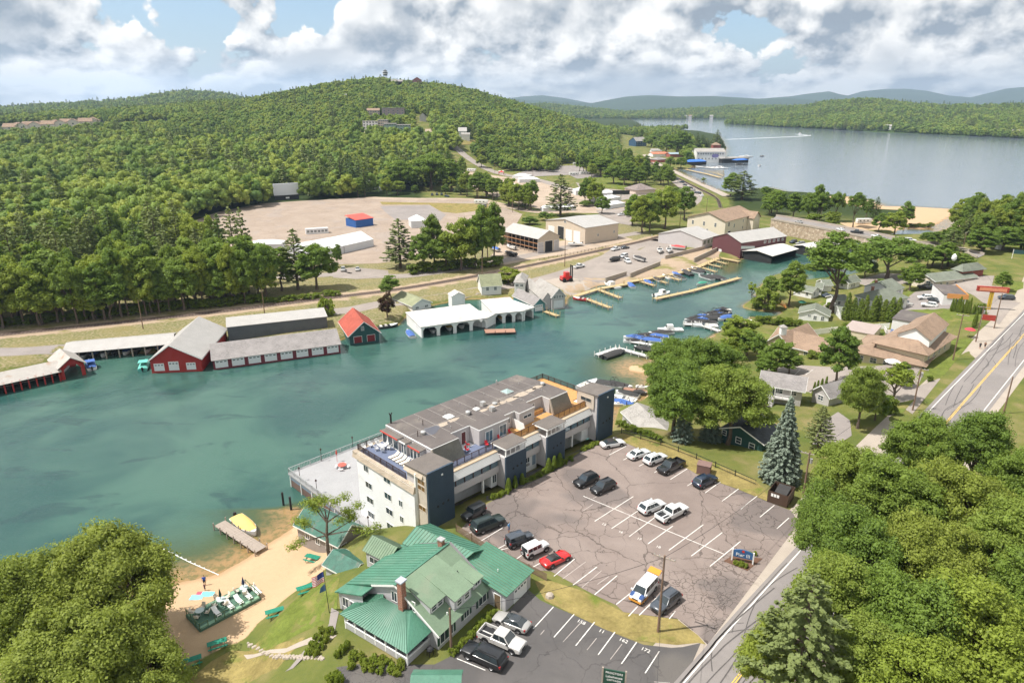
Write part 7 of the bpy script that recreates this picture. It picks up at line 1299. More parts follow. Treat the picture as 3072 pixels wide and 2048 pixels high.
def car(kind,color,label,loc,rz,group=None,detail=True,roofm=None,name=None):
 k_=KIND[kind];pm=PAINT[color];o=root(name or{'pickup':'pickup_truck','van':'van','jeep':'off_road_car','sport':'sports_car'}.get(kind,'car'),label,{'pickup':'pickup truck','van':'van'}.get(kind,'car'),loc,rz,group)
 def body():
  mb=MB();rings=[]
  for x_,w_,zb,zt in k_['st']:rings.append([(x_,-.82*w_,zb),(x_,-w_,zb+.14),(x_,-w_,zb+(zt-zb)*.62),(x_,-.97*w_,zt-.09),(x_,-.86*w_,zt-.01),(x_,0,zt+.035),(x_,.86*w_,zt-.01),(x_,.97*w_,zt-.09),(x_,w_,zb+(zt-zb)*.62),(x_,w_,zb+.14),(x_,.82*w_,zb)])
  mb.loft(rings);
  if kind=='pickup':
   for s in(-1,1):mb.box(-2.88,-1.0,s*1.0-(.1 if s>0 else 0),s*1.0+(.1 if s<0 else 0),.66,1.14)
   mb.box(-2.92,-2.8,-.98,.98,.5,1.14);mb.box(-1.06,-.98,-.98,.98,.6,1.18)
  return mb.mesh('body',pm,smooth=True)
 link('body',cm(('b',kind,color),body),o)
 x0,x1,x2,x3,zb,zr,wb,wr=k_['cab']
 B4=[(x0,-wb,zb-.03),(x0,wb,zb-.03),(x3,wb,zb-.03),(x3,-wb,zb-.03)];T4=[(x1,-wr,zr-.05),(x1,wr,zr-.05),(x2,wr,zr-.05),(x2,-wr,zr-.05)]
 def cabin():
  mb=MB();e_=[(x1-.12,-wr*.86,zr),(x1-.12,wr*.86,zr),(x2+.12,wr*.86,zr),(x2+.12,-wr*.86,zr)];mb.loft([B4,T4,e_]);return mb.mesh('cabin',roofm or pm,smooth=True)
 link('cabin',cm(('c',kind,color,roofm.name if roofm else ''),cabin),o)
 def g_(*a_):
  mb=MB();quadpane(mb,*a_);return mb.mesh('window',m_cglass)
 link('windshield',cm(('ws',kind),lambda:g_(B4[1],B4[0],T4[0],T4[1],.04,.96,.06,.95,(1,0,.5))),o);link('rear_window',cm(('rw',kind),lambda:g_(B4[3],B4[2],T4[2],T4[3],.08,.92,.12 if kind!='jeep' else .05,.92,(-1,0,.3))),o)
 n=k_['n']
 for s,(ia,ib)in((-1,(0,3)),(1,(1,2))):
  for i in range(n):
   def sw(i=i):mb=MB();quadpane(mb,B4[ia],B4[ib],T4[ib],T4[ia],.06+.9*i/n+.012,.06+.9*(i+1)/n-.02,.12,.9,(0,s,.2));return mb.mesh('side_window',m_cglass)
   link('side_window',cm(('sw',kind,s,i),sw),o)
 xf,xr,r=k_['wh'];ww=max(q_[1]for q_ in k_['st'])
 def tyre():mb=MB();mb.lathe([(r*.62,-.11),(r*.95,-.11),(r,-.06),(r,.06),(r*.95,.11),(r*.62,.11),(r*.62,-.11)],18);return mb.mesh('wheel',m_tyre,smooth=True)
 def rim():
  mb=MB();mb.lathe([(r*.64,-.06),(r*.64,.105),(r*.55,.10),(r*.5,.06),(0,.06)],14)
  for i in range(5):a_=i*1.2566;mb.beam((0,0,.085),(math.cos(a_)*r*.58,math.sin(a_)*r*.58,.085),.07,.03)
  return mb.mesh('rim',m_rim)
 def arch():mb=MB();mb.loft([[(math.cos(t)*q_,math.sin(t)*q_,z_)for t in np.arange(-.1,3.25,.28)]for q_,z_ in((r*1.0,0),(r*1.22,0),(r*1.2,.03),(r*1.0,.03))],caps=False,closed=False);mb.prism([(math.cos(t)*r*1.12,math.sin(t)*r*1.12)for t in np.arange(-.1,3.25,.28)],0,.01);return mb.mesh('wheel_arch',m_blackp)
 for x_ in(xf,xr):
  for s in(-1,1):
   wo=link('wheel',cm(('ty',kind),tyre),o,(x_,s*(ww-.10),r));wo.rotation_euler=(rad(-90*s),0,0)
   if detail:
    link('rim',cm(('ri',kind),rim),wo);ao=link('wheel_arch',cm(('ar',kind),arch),o,(x_,s*(ww-.012),r+.02));ao.rotation_euler=(rad(90),0,0)if s<0 else(rad(90),0,0);ao.location.y=s*(ww+(.004 if s<0 else .006))+(0 if s>0 else .0)
 if detail:
  xs,ws_,zb_,zt_=k_['st'][1];xe,we,zbe,zte=k_['st'][-2]
  for s in(-1,1):
   def hl_():mb=MB();mb.box(xs-.18,xs+.05,s*ws_*.88-.17*(s>0)-.1*(s<0),s*ws_*.88+.1*(s>0)+.17*(s<0),zt_-.24,zt_-.08);return mb.mesh('headlight',m_hlamp)
   def tl_():mb=MB();mb.box(xe-.06,xe+.12,s*we*.9-.14*(s>0)-.1*(s<0),s*we*.9+.1*(s>0)+.14*(s<0),zte-.3,zte-.04);return mb.mesh('taillight',m_tlamp)
   def mi_():mb=MB();mb.box(x0-.25,x0-.08,s*(wb+.16)-.1,s*(wb+.16)+.1,zb+.02,zb+.17);return mb.mesh('mirror',m_blackp if color!='white' else pm)
   link('headlight',cm(('hl',kind,s),hl_),o);link('taillight',cm(('tl',kind,s),tl_),o);link('mirror',cm(('mi',kind,s,color),mi_),o)
  def gr_():mb=MB();mb.box(xs+.02,k_['st'][0][0]+.015,-.42,.42,zb_+.2,zt_-.16);return mb.mesh('grille',m_blackp)
  def bu_():mb=MB();mb.box(xe-.14,xe,-we*.8,we*.8,zbe+.02,zbe+.2);return mb.mesh('rear_bumper',m_blackp);
  link('grille',cm(('gr',kind),gr_),o);link('rear_bumper',cm(('bu',kind),bu_),o)
  if kind=='jeep':so_=link('spare_wheel',cm(('ty',kind),tyre),o,(-2.12,.1,1.0));so_.rotation_euler=(0,rad(-90),0);link('rim',cm(('ri',kind),rim),so_)
  if kind in('suv','big')and roofm is None:
   def rr2():mb=MB();[mb.beam((x1-.2,s*wr*.82,zr+.06),(x2+.2,s*wr*.82,zr+.06),.04,.05)for s in(-1,1)];return mb.mesh('roof_rails',m_blackp)
   link('roof_rails',cm(('rr',kind),rr2),o)
 if kind=='pickup':link('bed_liner',cm(('bl',),lambda:MB().box(-2.8,-1.06,-.88,.88,.70,.75).mesh('bed_liner',m_blackp)),o)
 return o
def car_px(kind,color,label,t,fx,fy,rx,ry,**kw):
 """front and rear of the car read off the photo"""
 f=PG(t,fx,fy);r=PG(t,rx,ry);c_=(f+r)/2;d_=f-r;return car(kind,color,label,(c_.x,c_.y,gzs(c_.x,c_.y)+.045),math.atan2(d_.y,d_.x),**kw)
m_soft=M('soft_top',(.035,.03,.03),.8,.2,2)
CP=[('sedan','white','white convertible with dark soft top nearest the navy end tower','d',236,108,124,130,dict(roofm=m_soft)),('sedan','white','white sedan second in the row along the fence','d',396,165,288,205,{}),('suv','white','white crossover third in the row along the fence','d',500,195,388,240,{}),
('pickup','black','black pickup truck beside the brown utility box','d',472,300,606,232,{}),('suv','navy','dark blue crossover parked alone below the brown utility box','d',808,330,698,380,{}),('suv','black','black SUV on the left of the middle pair','H',1610,228,1752,165,{}),('suv','black','black crossover on the right of the middle pair','H',1728,275,1868,212,{}),
('suv','white','white crossover beside the white pickup in mid-lot','d',480,492,366,540,{}),('pickup','white','white pickup truck with black bed cover in mid-lot','d',618,520,476,592,{}),('jeep','dark','black off-road car next to the navy tower','H',832,470,985,385,{}),('big','green','very dark green SUV beside the black off-road car','H',1090,468,925,535,{}),
('jeep','grey','slate grey boxy off-road car with rear spare wheel','H',1300,580,1145,640,{}),('jeep','white','white off-road car with rear spare wheel','H',1410,640,1255,715,{}),('sport','red','bright red sports car with black top','H',1555,695,1390,775,dict(roofm=m_soft)),('suv','grey','dark grey crossover beside the painted van','b',432,478,552,385,dict(roofm=None)),
('sedan','silver','silver car with dark glass roof by the house hostas','H',1062,1128,1285,1218,dict(roofm=paint('smoke',(.04,.045,.05)))),('pickup','tan','silver-white pickup truck between the silver car and black SUV','H',1250,1362,965,1238,{}),('big','black','large black SUV nearest the porch','H',850,1352,1120,1475,{})]
PAINT['tan']=paint('pearl',(.55,.53,.50))
for kd,co_,lb,t,fx,fy,rx,ry,kw in CP:car_px(kd,co_,lb,t,fx,fy,rx,ry,**kw)
v_=car_px('van','white','white van with blue and orange nose and raised tailgate','b',305,425,415,305);mb=MB();mb.loft([[(x_,-w_-.006,zb),(x_,-w_-.006,zt-.08),(x_,-.86*w_,zt+.004),(x_,.86*w_,zt+.004),(x_,w_+.006,zt-.08),(x_,w_+.006,zb)]for x_,w_,zb,zt in((2.27,.86,.62,.96),(1.75,.92,.62,1.08),(1.42,.93,.62,1.125))],caps=False,closed=False);mb.obj('blue_hood',PAINT['blue'],v_)
mb=MB();mb.box(2.2,2.4,-.84,.84,.34,.62);mb.box(.6,2.2,-.945,-.93,.3,.62);mb.box(.6,2.2,.93,.945,.3,.62);mb.obj('orange_bumper',paint('orange',(.62,.27,.02)),v_);mb=MB();mb.slab([(-2.3,-.85,1.86),(-2.3,.85,1.86),(-3.2,.8,2.1),(-3.2,-.8,2.1)],.06);mb.obj('tailgate',paint('orange',(.62,.27,.02)),v_);mb=MB();mb.lathe([(0,0),(.28,0),(.28,.01),(0,.01)],10,(1.9,0,1.115));mb.obj('hood_emblem',m_trim,v_)
FAR=[('suv','black','black car left of the pair behind the orange-fronted shop','R',610,895,720,890),('pickup','black','black pickup right of the pair behind the orange-fronted shop','R',725,915,890,895),('suv','white','white SUV facing left behind the shop','R',600,1075,750,1060),('suv','white','white SUV side-on at the edge of the motel lawn','R',620,1190,860,1190),('suv','silver','silver car at the right end of the fir hedge','R',410,1165,290,1165),('sedan','dark','dark car by the shop side wall','R',900,1120,770,1105),('suv','grey','grey car parked beyond the red menu sign','R',1930,1070,2050,1075),
('sedan','navy','dark car between the white cabins','F',1010,480,980,485),('suv','silver','silver car parked by the lane at left','E',12,312,14,295),('sedan','silver','silver car second on the lane parking','E',113,312,112,290),('pickup','white','white pickup on the yard lane by the guard rail','E',1855,170,1915,155),('sedan','grey','grey sedan behind the yard pickup','E',1975,148,1925,155),('pickup','white','white pickup driving past the red forklift','E',1670,275,1598,290),('big','white','white truck among the trailered boats','E',1985,260,1950,235),('big','white','white truck behind the trailered boats','E',1915,220,1965,205),
('suv','navy','dark car left of the pair beneath the bridge wall','Q',310,790,420,770),('suv','silver','silver SUV of the pair beneath the bridge wall','Q',390,805,540,800),('suv','dark','dark car first in the row on the drive-in grass','M',1368,505,1366,480),('suv','dark','dark car second in the row on the drive-in grass','M',1434,500,1432,475),('suv','green','teal car third in the row on the drive-in grass','M',1498,500,1498,475),('sedan','navy','dark sedan fourth in the row on the drive-in grass','M',1605,515,1540,505),('van','silver','silver van beside the white trailer on the grass','M',2010,660,2135,650),('pickup','white','white pickup behind the tan workshop','N',1880,775,1945,770),('pickup','white','white pickup by the trees behind the workshop','N',1985,795,2040,770)]
for kd,co_,lb,t,fx,fy,rx,ry in FAR:car_px(kd,co_,lb,t,fx,fy,rx,ry,detail=False)
for i in range(11):f=(i*.618)%1;a_=PG('O',560+i*38,705+i*25+(i%3)*9);car('suv' if i%2 else 'sedan',('white','dark','silver','navy','grey')[i%5],'car in the parking strip beside the causeway',(a_.x,a_.y,a_.z+.12),rad(100+30*f),'cars by the causeway',False)
# trailers and recreational vehicles
def trailer(label,loc,rz,L_=7.5,h=2.9,name='camper_trailer',col=None):
 o=root(name,label,'trailer',loc,rz);mb=MB();mb.box(-L_/2,L_/2,-1.2,1.2,.55,h);mb.box(L_/2,L_/2+.7,-1.1,1.1,1.5,h-.1);mb.obj('body',col or m_plast,o);mb=MB();mb.box(-L_/2,L_/2,-1.212,1.212,1.1,1.3);mb.obj('stripe',PAINT['grey'],o)
 for i in range(3):mb=MB();x_=-L_/2+L_*(.2+.28*i);mb.box(x_-.45,x_+.45,-1.225,-1.2,1.6,2.2);mb.obj('window',m_cglass,o)
 for x_ in(-.8,.2):
  for s in(-1,1):wo=MB();wo.lathe([(.34,-.1),(.34,.1),(0,.1)],10);w2=wo.obj('wheel',m_tyre,o);w2.location=(x_,s*1.1,.34);w2.rotation_euler=(rad(-90*s),0,0)
 return o
for t,x_,y_,rz,L_,lb in(('M',2040,610,-12,9,'white camper trailer on the drive-in grass'),('N',1250,215,12,9,'dark-striped motorhome left of the pair in the highway lot'),('N',1400,200,12,9,'white motorhome right of the pair in the highway lot'),('N',1285,72,5,7,'camper at the back of the highway lot'),('M',570,330,15,12,'long white mobile home under the pines'),('M',560,390,15,8,'white camper below the mobile home'),('M',530,420,10,6,'small pale camper at the end of the camping row'),('M',1910,160,-15,8,'white box truck on the highway shoulder'),('A',1110,1400,15,8,'white camper glimpsed between the pines at left'),('A',1135,1425,12,7,'second white camper glimpsed between the pines'),('M',660,430,100,3,'tiny white shed by the camping row'),('Q',1330,510,5,8,'white motorhome behind the bridge parapet')):
 a_=PG(t,x_,y_);trailer(lb,a_,rad(rz),L_)
 # == boats
m_hullw=M('hull_white',(.74,.73,.71),.3,.04,.8,coat=.4);m_hullb=M('hull_black',(.03,.032,.035),.25,.2,.8,coat=.5);m_cvb=M('blue_cover',(.06,.13,.36),.8,.12,1.5);m_cvk=M('black_cover',(.045,.043,.042),.8,.25,1.5);m_cvt=M('tan_cover',(.45,.36,.24),.8,.15,1.5);m_cvy=M('yellow_cover',(.74,.50,.16),.8,.1,1.2);m_teal2=M('teal_cover',(.13,.45,.38),.7,.1,1.2);m_vinyl=M('vinyl_seat',(.62,.58,.52),.6,.08,3);m_hullr=M('hull_red',(.42,.03,.03),.3,.1,.8,coat=.4)
HULL={}
def hullmesh(L_,Bm,mats):
 key=(round(L_,1),round(Bm,1),mats.name)
 if key in HULL:return HULL[key]
 mb=MB();rings=[]
 for f,w_,sh,ke in((0,.92,.75,-.25),(.25,1,.78,-.3),(.5,1,.82,-.3),(.7,.86,.9,-.25),(.85,.58,1.0,-.1),(.95,.27,1.08,.2),(1,.05,1.12,.6)):
  x_=-L_/2+f*L_;b_=Bm/2*w_;rings.append([(x_,-b_,sh),(x_,-b_*.96,sh*.4),(x_,-b_*.7,ke*.4),(x_,0,ke),(x_,b_*.7,ke*.4),(x_,b_*.96,sh*.4),(x_,b_,sh),(x_,b_*.84,sh+.03),(x_,b_*.8,sh-.25 if .05<f<.62 else sh+.05),(x_,-b_*.8,sh-.25 if .05<f<.62 else sh+.05),(x_,-b_*.84,sh+.03)])
 mb.loft(rings);HULL[key]=mb.mesh('hull',mats,smooth=True);return HULL[key]
def boat(label,loc,rz,L_=6.5,hull=None,cover=None,extra='',group=None,name='motorboat'):
 Bm=L_*.36;o=root(name,label,'boat',loc,rz,group);link('hull',hullmesh(L_,Bm,hull or m_hullw),o)
 if hull is m_hullb or hull is m_hullr:mb=MB();mb.loft([[(-L_/2+f*L_,s*Bm/2*w_,sh+z_)for s,z_ in((-1.005,-.02),(-.8,.06),(.8,.06),(1.005,-.02))]for f,w_,sh in((.6,.94,.86),(.7,.86,.9),(.85,.58,1.),(.95,.27,1.08),(1,.05,1.12))],caps=False,closed=False);mb.obj('foredeck',m_hullw,o)
 if cover is not None:
  mb=MB();mb.loft([[(-L_/2+f*L_,s*Bm/2*w_,z_)for s,z_ in((-1.0,sh-.03),(-.93,sh+.12),(-.45,sh+hh),(0,sh+hh*1.12),(.45,sh+hh),(.93,sh+.12),(1.0,sh-.03))]for f,w_,sh,hh in((.02,.9,.74,.22),(.25,1,.78,.42),(.5,1,.82,.62),(.62,.93,.86,.55),(.8,.68,.96,.2),(.9,.42,1.04,.1))],closed=False,caps=False);mb.obj('cover',cover,o,smooth=True)
 else:
  mb=MB();x_=-L_/2;mb.box(x_+L_*.1,x_+L_*.2,-Bm*.36,Bm*.36,.55,.95);mb.box(x_+L_*.36,x_+L_*.45,-Bm*.34,-Bm*.08,.55,1.05);mb.box(x_+L_*.36,x_+L_*.45,Bm*.08,Bm*.34,.55,1.05);mb.obj('seats',m_vinyl,o)
  mb=MB();mb.slab([(x_+L_*.6,-Bm*.4,.85),(x_+L_*.6,Bm*.4,.85),(x_+L_*.52,Bm*.34,1.4),(x_+L_*.52,-Bm*.34,1.4)],.03);mb.obj('windscreen',m_cglass,o)
 if 'o' in extra:mb=MB();mb.box(-L_/2-.5,-L_/2-.08,-.22,.22,.55,1.35);mb.box(-L_/2-.38,-L_/2-.12,-.1,.1,-.4,.6);mb.obj('outboard',m_blackp if 'w' not in extra else m_plast,o)
 if 't' in extra:
  mb=MB();z_=2.3
  for s in(-1,1):mb.tube((0,s*Bm*.46,.8),(-L_*.08,s*Bm*.34,z_),.045,n=5);mb.tube((L_*.12,s*Bm*.44,.85),(L_*.02,s*Bm*.34,z_),.045,n=5);mb.tube((-L_*.08,s*Bm*.34,z_),(L_*.02,s*Bm*.34,z_),.045,n=5)
  mb.tube((-L_*.08,-Bm*.34,z_),(-L_*.08,Bm*.34,z_),.05,n=5);mb.tube((L_*.02,-Bm*.34,z_),(L_*.02,Bm*.34,z_),.05,n=5);mb.obj('wake_tower',m_galv if 'w' in extra else m_blackp,o)
 if 'b' in extra:
  mb=MB();mb.slab([(-L_*.3,-Bm*.46,2.1),(L_*.05,-Bm*.46,2.1),(L_*.05,Bm*.46,2.1),(-L_*.3,Bm*.46,2.1)],.06);mb.obj('bimini',cover or m_cvb,o)
  for x_ in(-L_*.28,L_*.03):
   for s in(-1,1):mb=MB();mb.tube((x_,s*Bm*.44,.8),(x_,s*Bm*.44,2.06),.025,n=4);mb.obj('bimini_pole',m_galv,o)
 if 'c' in extra:mb=MB();mb.loft([[(-L_*.1,-Bm*.36,.8),(L_*.22,-Bm*.3,.9),(L_*.22,Bm*.3,.9),(-L_*.1,Bm*.36,.8)],[(-L_*.1,-Bm*.32,2.2),(L_*.12,-Bm*.26,2.2),(L_*.12,Bm*.26,2.2),(-L_*.1,Bm*.32,2.2)]]);mb.obj('cabin',m_hullw,o);mb=MB();quadpane(mb,(-L_*.1,-Bm*.36,.8),(L_*.22,-Bm*.3,.9),(L_*.12,-Bm*.26,2.2),(-L_*.1,-Bm*.32,2.2),.1,.85,.45,.85,(0,-1,.1));quadpane(mb,(L_*.22,-Bm*.3,.9),(L_*.22,Bm*.3,.9),(L_*.12,Bm*.26,2.2),(L_*.12,-Bm*.26,2.2),.08,.92,.4,.88,(1,0,.2));mb.obj('cabin_window',m_cglass,o)
 return o
def boat_px(label,t,bx_,by_,sx,sy,**kw):
 """bow and stern at the waterline"""
 z_=kw.pop('z',0.0);f=P(t,bx_,by_,z_);r=P(t,sx,sy,z_);d_=f-r;c_=(f+r)/2;L_=kw.pop('L_',d_.length);return boat(label,(c_.x,c_.y,z_+kw.pop('lift',-.05)),math.atan2(d_.y,d_.x),L_=L_,**kw)
boat_px('yellow-covered motorboat moored at the beach dock','G',1765,565,1620,440,hull=m_hullw,cover=m_cvy,extra='o',L_=7.2)
boat_px('blue-covered boat at the left boat portal','D',610,925,640,1000,cover=m_cvb,extra='bo',L_=7);boat_px('turquoise boat beside the red boat barn','D',1010,930,980,1000,hull=m_teal2,cover=m_teal2,extra='bo',L_=7)
boat_px('blue-covered bowrider at the corner of the arched boathouse','E',445,715,500,780,cover=m_cvb,L_=6.5);boat_px('dark runabout moored near the red-roofed boathouse','E',378,685,265,700,hull=m_hullb,L_=6.5)
boat_px('red and white runabout at the timber jetty','E',1600,500,1700,512,hull=m_hullr,L_=6.5);boat_px('white cabin cruiser at the timber quay','E',1810,395,1905,430,extra='c',L_=9);boat_px('white boat with blue cover right of the cruiser','E',1970,392,2010,430,cover=m_cvb,L_=7);boat_px('white pilot boat at the end of the long dock','E',2260,460,2148,482,extra='co',L_=8)
boat_px('black-covered speedboat at the white T dock','V',415,355,150,440,hull=m_hullb,cover=m_cvk,extra='o',L_=9);boat_px('blue-covered boat on the second white dock','V',640,195,900,215,cover=m_cvb,L_=8);boat_px('black-towered wakeboat behind the T dock','V',640,320,800,345,hull=m_hullb,cover=m_cvk,extra='t',L_=7);boat_px('white boat with dark cover on the far white dock','V',850,110,1010,100,cover=m_cvk,L_=8);boat_px('white boat with blue and white cover beside the far dock','V',800,150,960,160,cover=m_cvb,L_=7);boat_px('white cruiser bow at the end of the far dock','V',1010,60,1110,60,extra='c',L_=8)
boat_px('grey-covered cruiser behind the navy end tower','V',460,860,110,800,cover=m_cvk,extra='t',L_=9.5);boat_px('open white skiff below the navy end tower','V',460,1085,290,1080,L_=6);boat_px('dark water scooter at the brown dock','V',690,950,600,930,hull=m_hullb,cover=m_cvk,L_=3.4);boat_px('white water scooter on the brown dock','V',740,870,620,855,L_=3.4);boat_px('white boat bow left of the cruiser behind the tower','K',1680,200,1560,250,L_=7)
for i,(bx_,by_,sx,sy,cv,ex)in enumerate(((870,1350,1290,1340,m_cvk,'t'),(1040,1290,1330,1290,m_cvk,''),(1120,1250,1380,1230,m_cvk,'t'),(970,1385,1190,1390,None,''),(1300,1300,1420,1260,m_cvb,''),(1200,1235,1400,1190,m_cvk,'b'))):boat_px(('grey-towered wakeboat first at the marina dock','black-covered boat second at the marina dock','black-covered wakeboat third at the marina dock','small open boat before the marina wakeboats','blue-covered boat at the right of the marina dock','brown-topped pontoon at the far marina slip')[i],'S',bx_,by_,sx,sy,cover=cv,extra=ex,L_=8,hull=m_hullb if i in(1,2)else m_hullw)
for i,(bx_,by_,sx,sy)in enumerate(((640,680,790,740),(760,630,900,690),(880,620,1000,650),(960,590,1060,650),(990,690,1200,750),(1120,690,1290,740),(1210,700,1320,735))):boat_px('dark-covered boat in the slips of the timber quay','S',bx_,by_,sx,sy,cover=m_cvk,hull=m_hullb if i%2 else m_hullw,L_=8,group='boats in the timber slips')
for i in range(16):f=(i%8)/8;x_=905+60*(i%8);y_=1345-17*(i%8)-42*(i//8);boat_px('covered boat packed side by side at the marina docks','S',x_-60,y_+6,x_+60,y_-14,cover=(m_cvk,m_cvk,m_cvb,None)[i%4],hull=(m_hullw,m_hullb)[i%3==1],L_=6.5,extra=('','t','')[i%3],group='boats packed at the marina')
for i in range(9):x_=560+62*(i%5);y_=215-52*(i//5)-8*(i%5);boat_px('boat moored tight among the white docks by the tree clump','V',x_-75,y_+6,x_+75,y_+2,cover=(m_cvk,m_cvb,None,m_cvk)[i%4],hull=(m_hullw,m_hullb)[i%3==1],L_=6.5,extra=('t','','')[i%3],group='boats among the white docks')
for i in range(6):x_=230+130*i;boat_px('boat nosed in along the timber quay','S',x_+30,770-36*i,x_+95,800-36*i,cover=(m_cvb,m_cvk,None)[i%3],L_=6.5,group='boats along the quay')
for i in range(3):boat_px('boat on the slips behind the navy end tower','V',380-40*i,940+60*i,560-40*i,975+60*i,cover=(m_cvk,None,m_cvb)[i],L_=6,group='boats behind the tower')
boat_px('green-covered boat beside the long dock','S',960,825,1100,785,cover=M('green_cover',(.06,.3,.2),.8,.1,1),L_=6)
for i in range(9):a_=P('D',500+i*75,898-i*7,0);boat('boat moored inside the long pale-roofed shelter',(a_.x,a_.y,-.05),rad(-78),6,m_hullw if i%2 else m_hullb,(None,m_cvk,m_cvb)[i%3],'o','boats in the pale shelter')
for i in range(9):a_=P('D',20+i*46,1080-i*9,0);boat('boat moored inside the rust-stained shelter',(a_.x+.6,a_.y+1.5,-.05),rad(-76),6,m_hullw,(None,m_cvk)[i%2],'o','boats in the rusty shelter')
for i,x_ in enumerate((600,715,800,910,1085,1190)):a_=W0('E',x_,735-(x_-600)*.16);boat('boat moored inside an arched bay of the white boathouse',(a_.x+.8,a_.y+3.5,-.05),rad(-75),6,m_hullw,(None,m_cvy,None)[i%3],'','boats in the arched bays')
for lb,t,a1,b1,a2,b2,cv,hl2 in(('white boat on a trailer by the open rack shed','N',250,1190,530,1280,None,m_hullw),('dark boat on a trailer left of the open rack shed','N',310,1310,440,1340,m_cvk,m_hullb),('white and blue boat parked under the trees by the rack shed','N',70,1230,250,1290,m_cvb,m_hullw),('white boat on a trailer before the tan workshop','N',1180,1200,1350,1190,None,m_hullw),('dark-covered boat on a trailer in the yard','E',2010,225,2080,245,m_cvk,m_hullw),('black boat on a trailer in the yard','E',1850,245,1905,230,m_cvk,m_hullb),('red-covered boat by the grey boat shop','S',600,310,800,325,M('red_cover',(.5,.05,.05),.7,.1,1),m_hullw),('wakeboat stored by the grey boat shop wall','S',700,255,890,270,m_cvk,m_hullw),('grey boat with arch stored left by the boat shop','S',570,215,720,240,m_cvk,m_hullw),('white boat facing the yard beside the boat shop','S',460,390,455,330,None,m_hullw),('second white boat facing the yard beside the boat shop','S',590,385,580,325,None,m_hullw)):
 f,r=PG(t,a1,b1),PG(t,a2,b2);o=boat(lb,((f.x+r.x)/2,(f.y+r.y)/2,f.z+.75),math.atan2((f-r).y,(f-r).x),7.5,hl2,cv,'t' if 'arch' in lb or 'wake' in lb else 'o');mb=MB();mb.beam((-3.4,-.5,-.35),(4.6,0,-.35),.12,.14);mb.beam((-3.4,.5,-.35),(4.6,0,-.35),.12,.14);[mb.box(x_,x_+.6,s*.95-.1,s*.95+.1,-.78,-.18)for x_ in(-1.6,-.8)for s in(-1,1)];mb.obj('trailer_frame',m_blackp,o)
boat_px('white cruise boat moored before the pier hall','O',890,560,1115,580,L_=28,extra='',name='tour_boat');boat_px('white tour boat with deck right of the cruise boat','O',1270,580,1120,570,L_=20,extra='c',name='tour_boat');boat_px('speeding white boat far out on the lake','C',785,920,830,925,L_=12,extra='c');boat_px('small dark boat on the lake beyond the pier','O',1810,410,1760,412,L_=7,hull=m_hullb);boat_px('small white boat on the lake near the pier','O',1765,540,1730,545,L_=6);boat_px('white boat at the pier tip','O',1620,420,1500,415,L_=18,extra='c');boat_px('dark boat moored by the pier arcade','O',1410,530,1500,520,L_=14,cover=m_cvk)
wk=MB();pts_=PP('C 785 925, 840 932, 880 933, 820 940, 600 950, 300 962',0);pts_=dense(smooth_pl(pts_,2),12);n=len(pts_)
for lat in(-2.5,2.5):
 l_=offset_line(pts_,lat*1.5);ww=1.6
 A1=offset_line(l_,ww);B1=offset_line(l_,-ww);wk.add([(a_[0],a_[1],.05)for a_ in A1]+[(a_[0],a_[1],.05)for a_ in B1],[(n+j,n+j+1,j+1,j)for j in range(n-1)])
link('wake_foam',wk.mesh('wake_foam',M('foam',(.75,.77,.78),.6,.2,.1),recalc=False),kind='stuff')
# == docks
def dock(label,s,w_=1.6,z=.75,mat=None,post=None,pn=3.2,ph=1.1,name='dock',sep=False,group=None,zz=None):
 pl=PP(s,z);o=root(name,label,'dock',(pl[0][0],pl[0][1],0),0,group);mat=mat or m_timber;q_=MB();k_=MB();x0,y0=pl[0]
 for a_,b_ in zip(pl,pl[1:]):
  a_=Vector((a_[0]-x0,a_[1]-y0,z));b_=Vector((b_[0]-x0,b_[1]-y0,z));d_=(b_-a_);L_=d_.length;d_.normalize();n_=Vector((-d_.y,d_.x,0));m=max(2,int(L_/.3))
  for i in range(m):
   c_=a_+d_*(L_*(i+.5)/m);e=n_*(w_/2)
   if sep:pk=MB();pk.beam(-n_*(w_/2+RND.uniform(-.04,.04)),n_*w_/2,L_/m-.035,.05);pk.obj('plank',mat,o,loc=c_+Vector((0,0,RND.uniform(-.01,.01))))
   else:q_.beam(c_-e,c_+e,L_/m-.03,.06)
  for s_ in(-.42,.42):k_.beam(a_+n_*w_*s_-Vector((0,0,.13)),b_+n_*w_*s_-Vector((0,0,.13)),.12,.2)
  m=max(1,int(L_/pn))
  for i in range(m+1):
   for s_ in(-.5,.5):c_=a_+d_*(L_*i/m)+n_*(w_*s_*1.1);pk=MB();pk.tube((0,0,-2.6),(0,0,ph),.1,n=6);pk.obj('pile',post or mat,o,loc=c_)
 if q_.v:q_.obj('planking',mat,o)
 k_.obj('beam',mat,o);return o
m_dockw=M('white_dock',(.66,.64,.60),.7,.08,2);m_dockr=M('red_brown_decking',(.36,.20,.14),.8,.15,2)
dock('grey wooden dock on the beach beside the yellow boat','G 1510 468, 1795 650',2.0,.85,m_oldwood,pn=1.9,ph=.6,sep=True)
for i,(s,lb)in enumerate((('V 45 385, 335 290, 760 405','white T dock holding the black-covered speedboat'),('V 520 200, 900 262','white dock beside the blue-covered boat'),('V 730 130, 950 175','white dock furthest out beside the tree clump'),('S 790 1345, 1010 1350, 1290 1440','white marina dock before the wakeboats'),('S 1690 1290, 1780 1300','short white dock by the motel hedge'))):dock(lb,s,1.5,.7,m_dockw,m_dockw,2.2,.8)
dock('brown dock beside the grey-covered cruiser','V 420 850, 790 905',1.6,.7,m_dockr,m_brown,2.4,.9);dock('brown dock below the navy end tower','V 290 1020, 480 1065',1.6,.7,m_dockr,m_brown,2.4,.9)
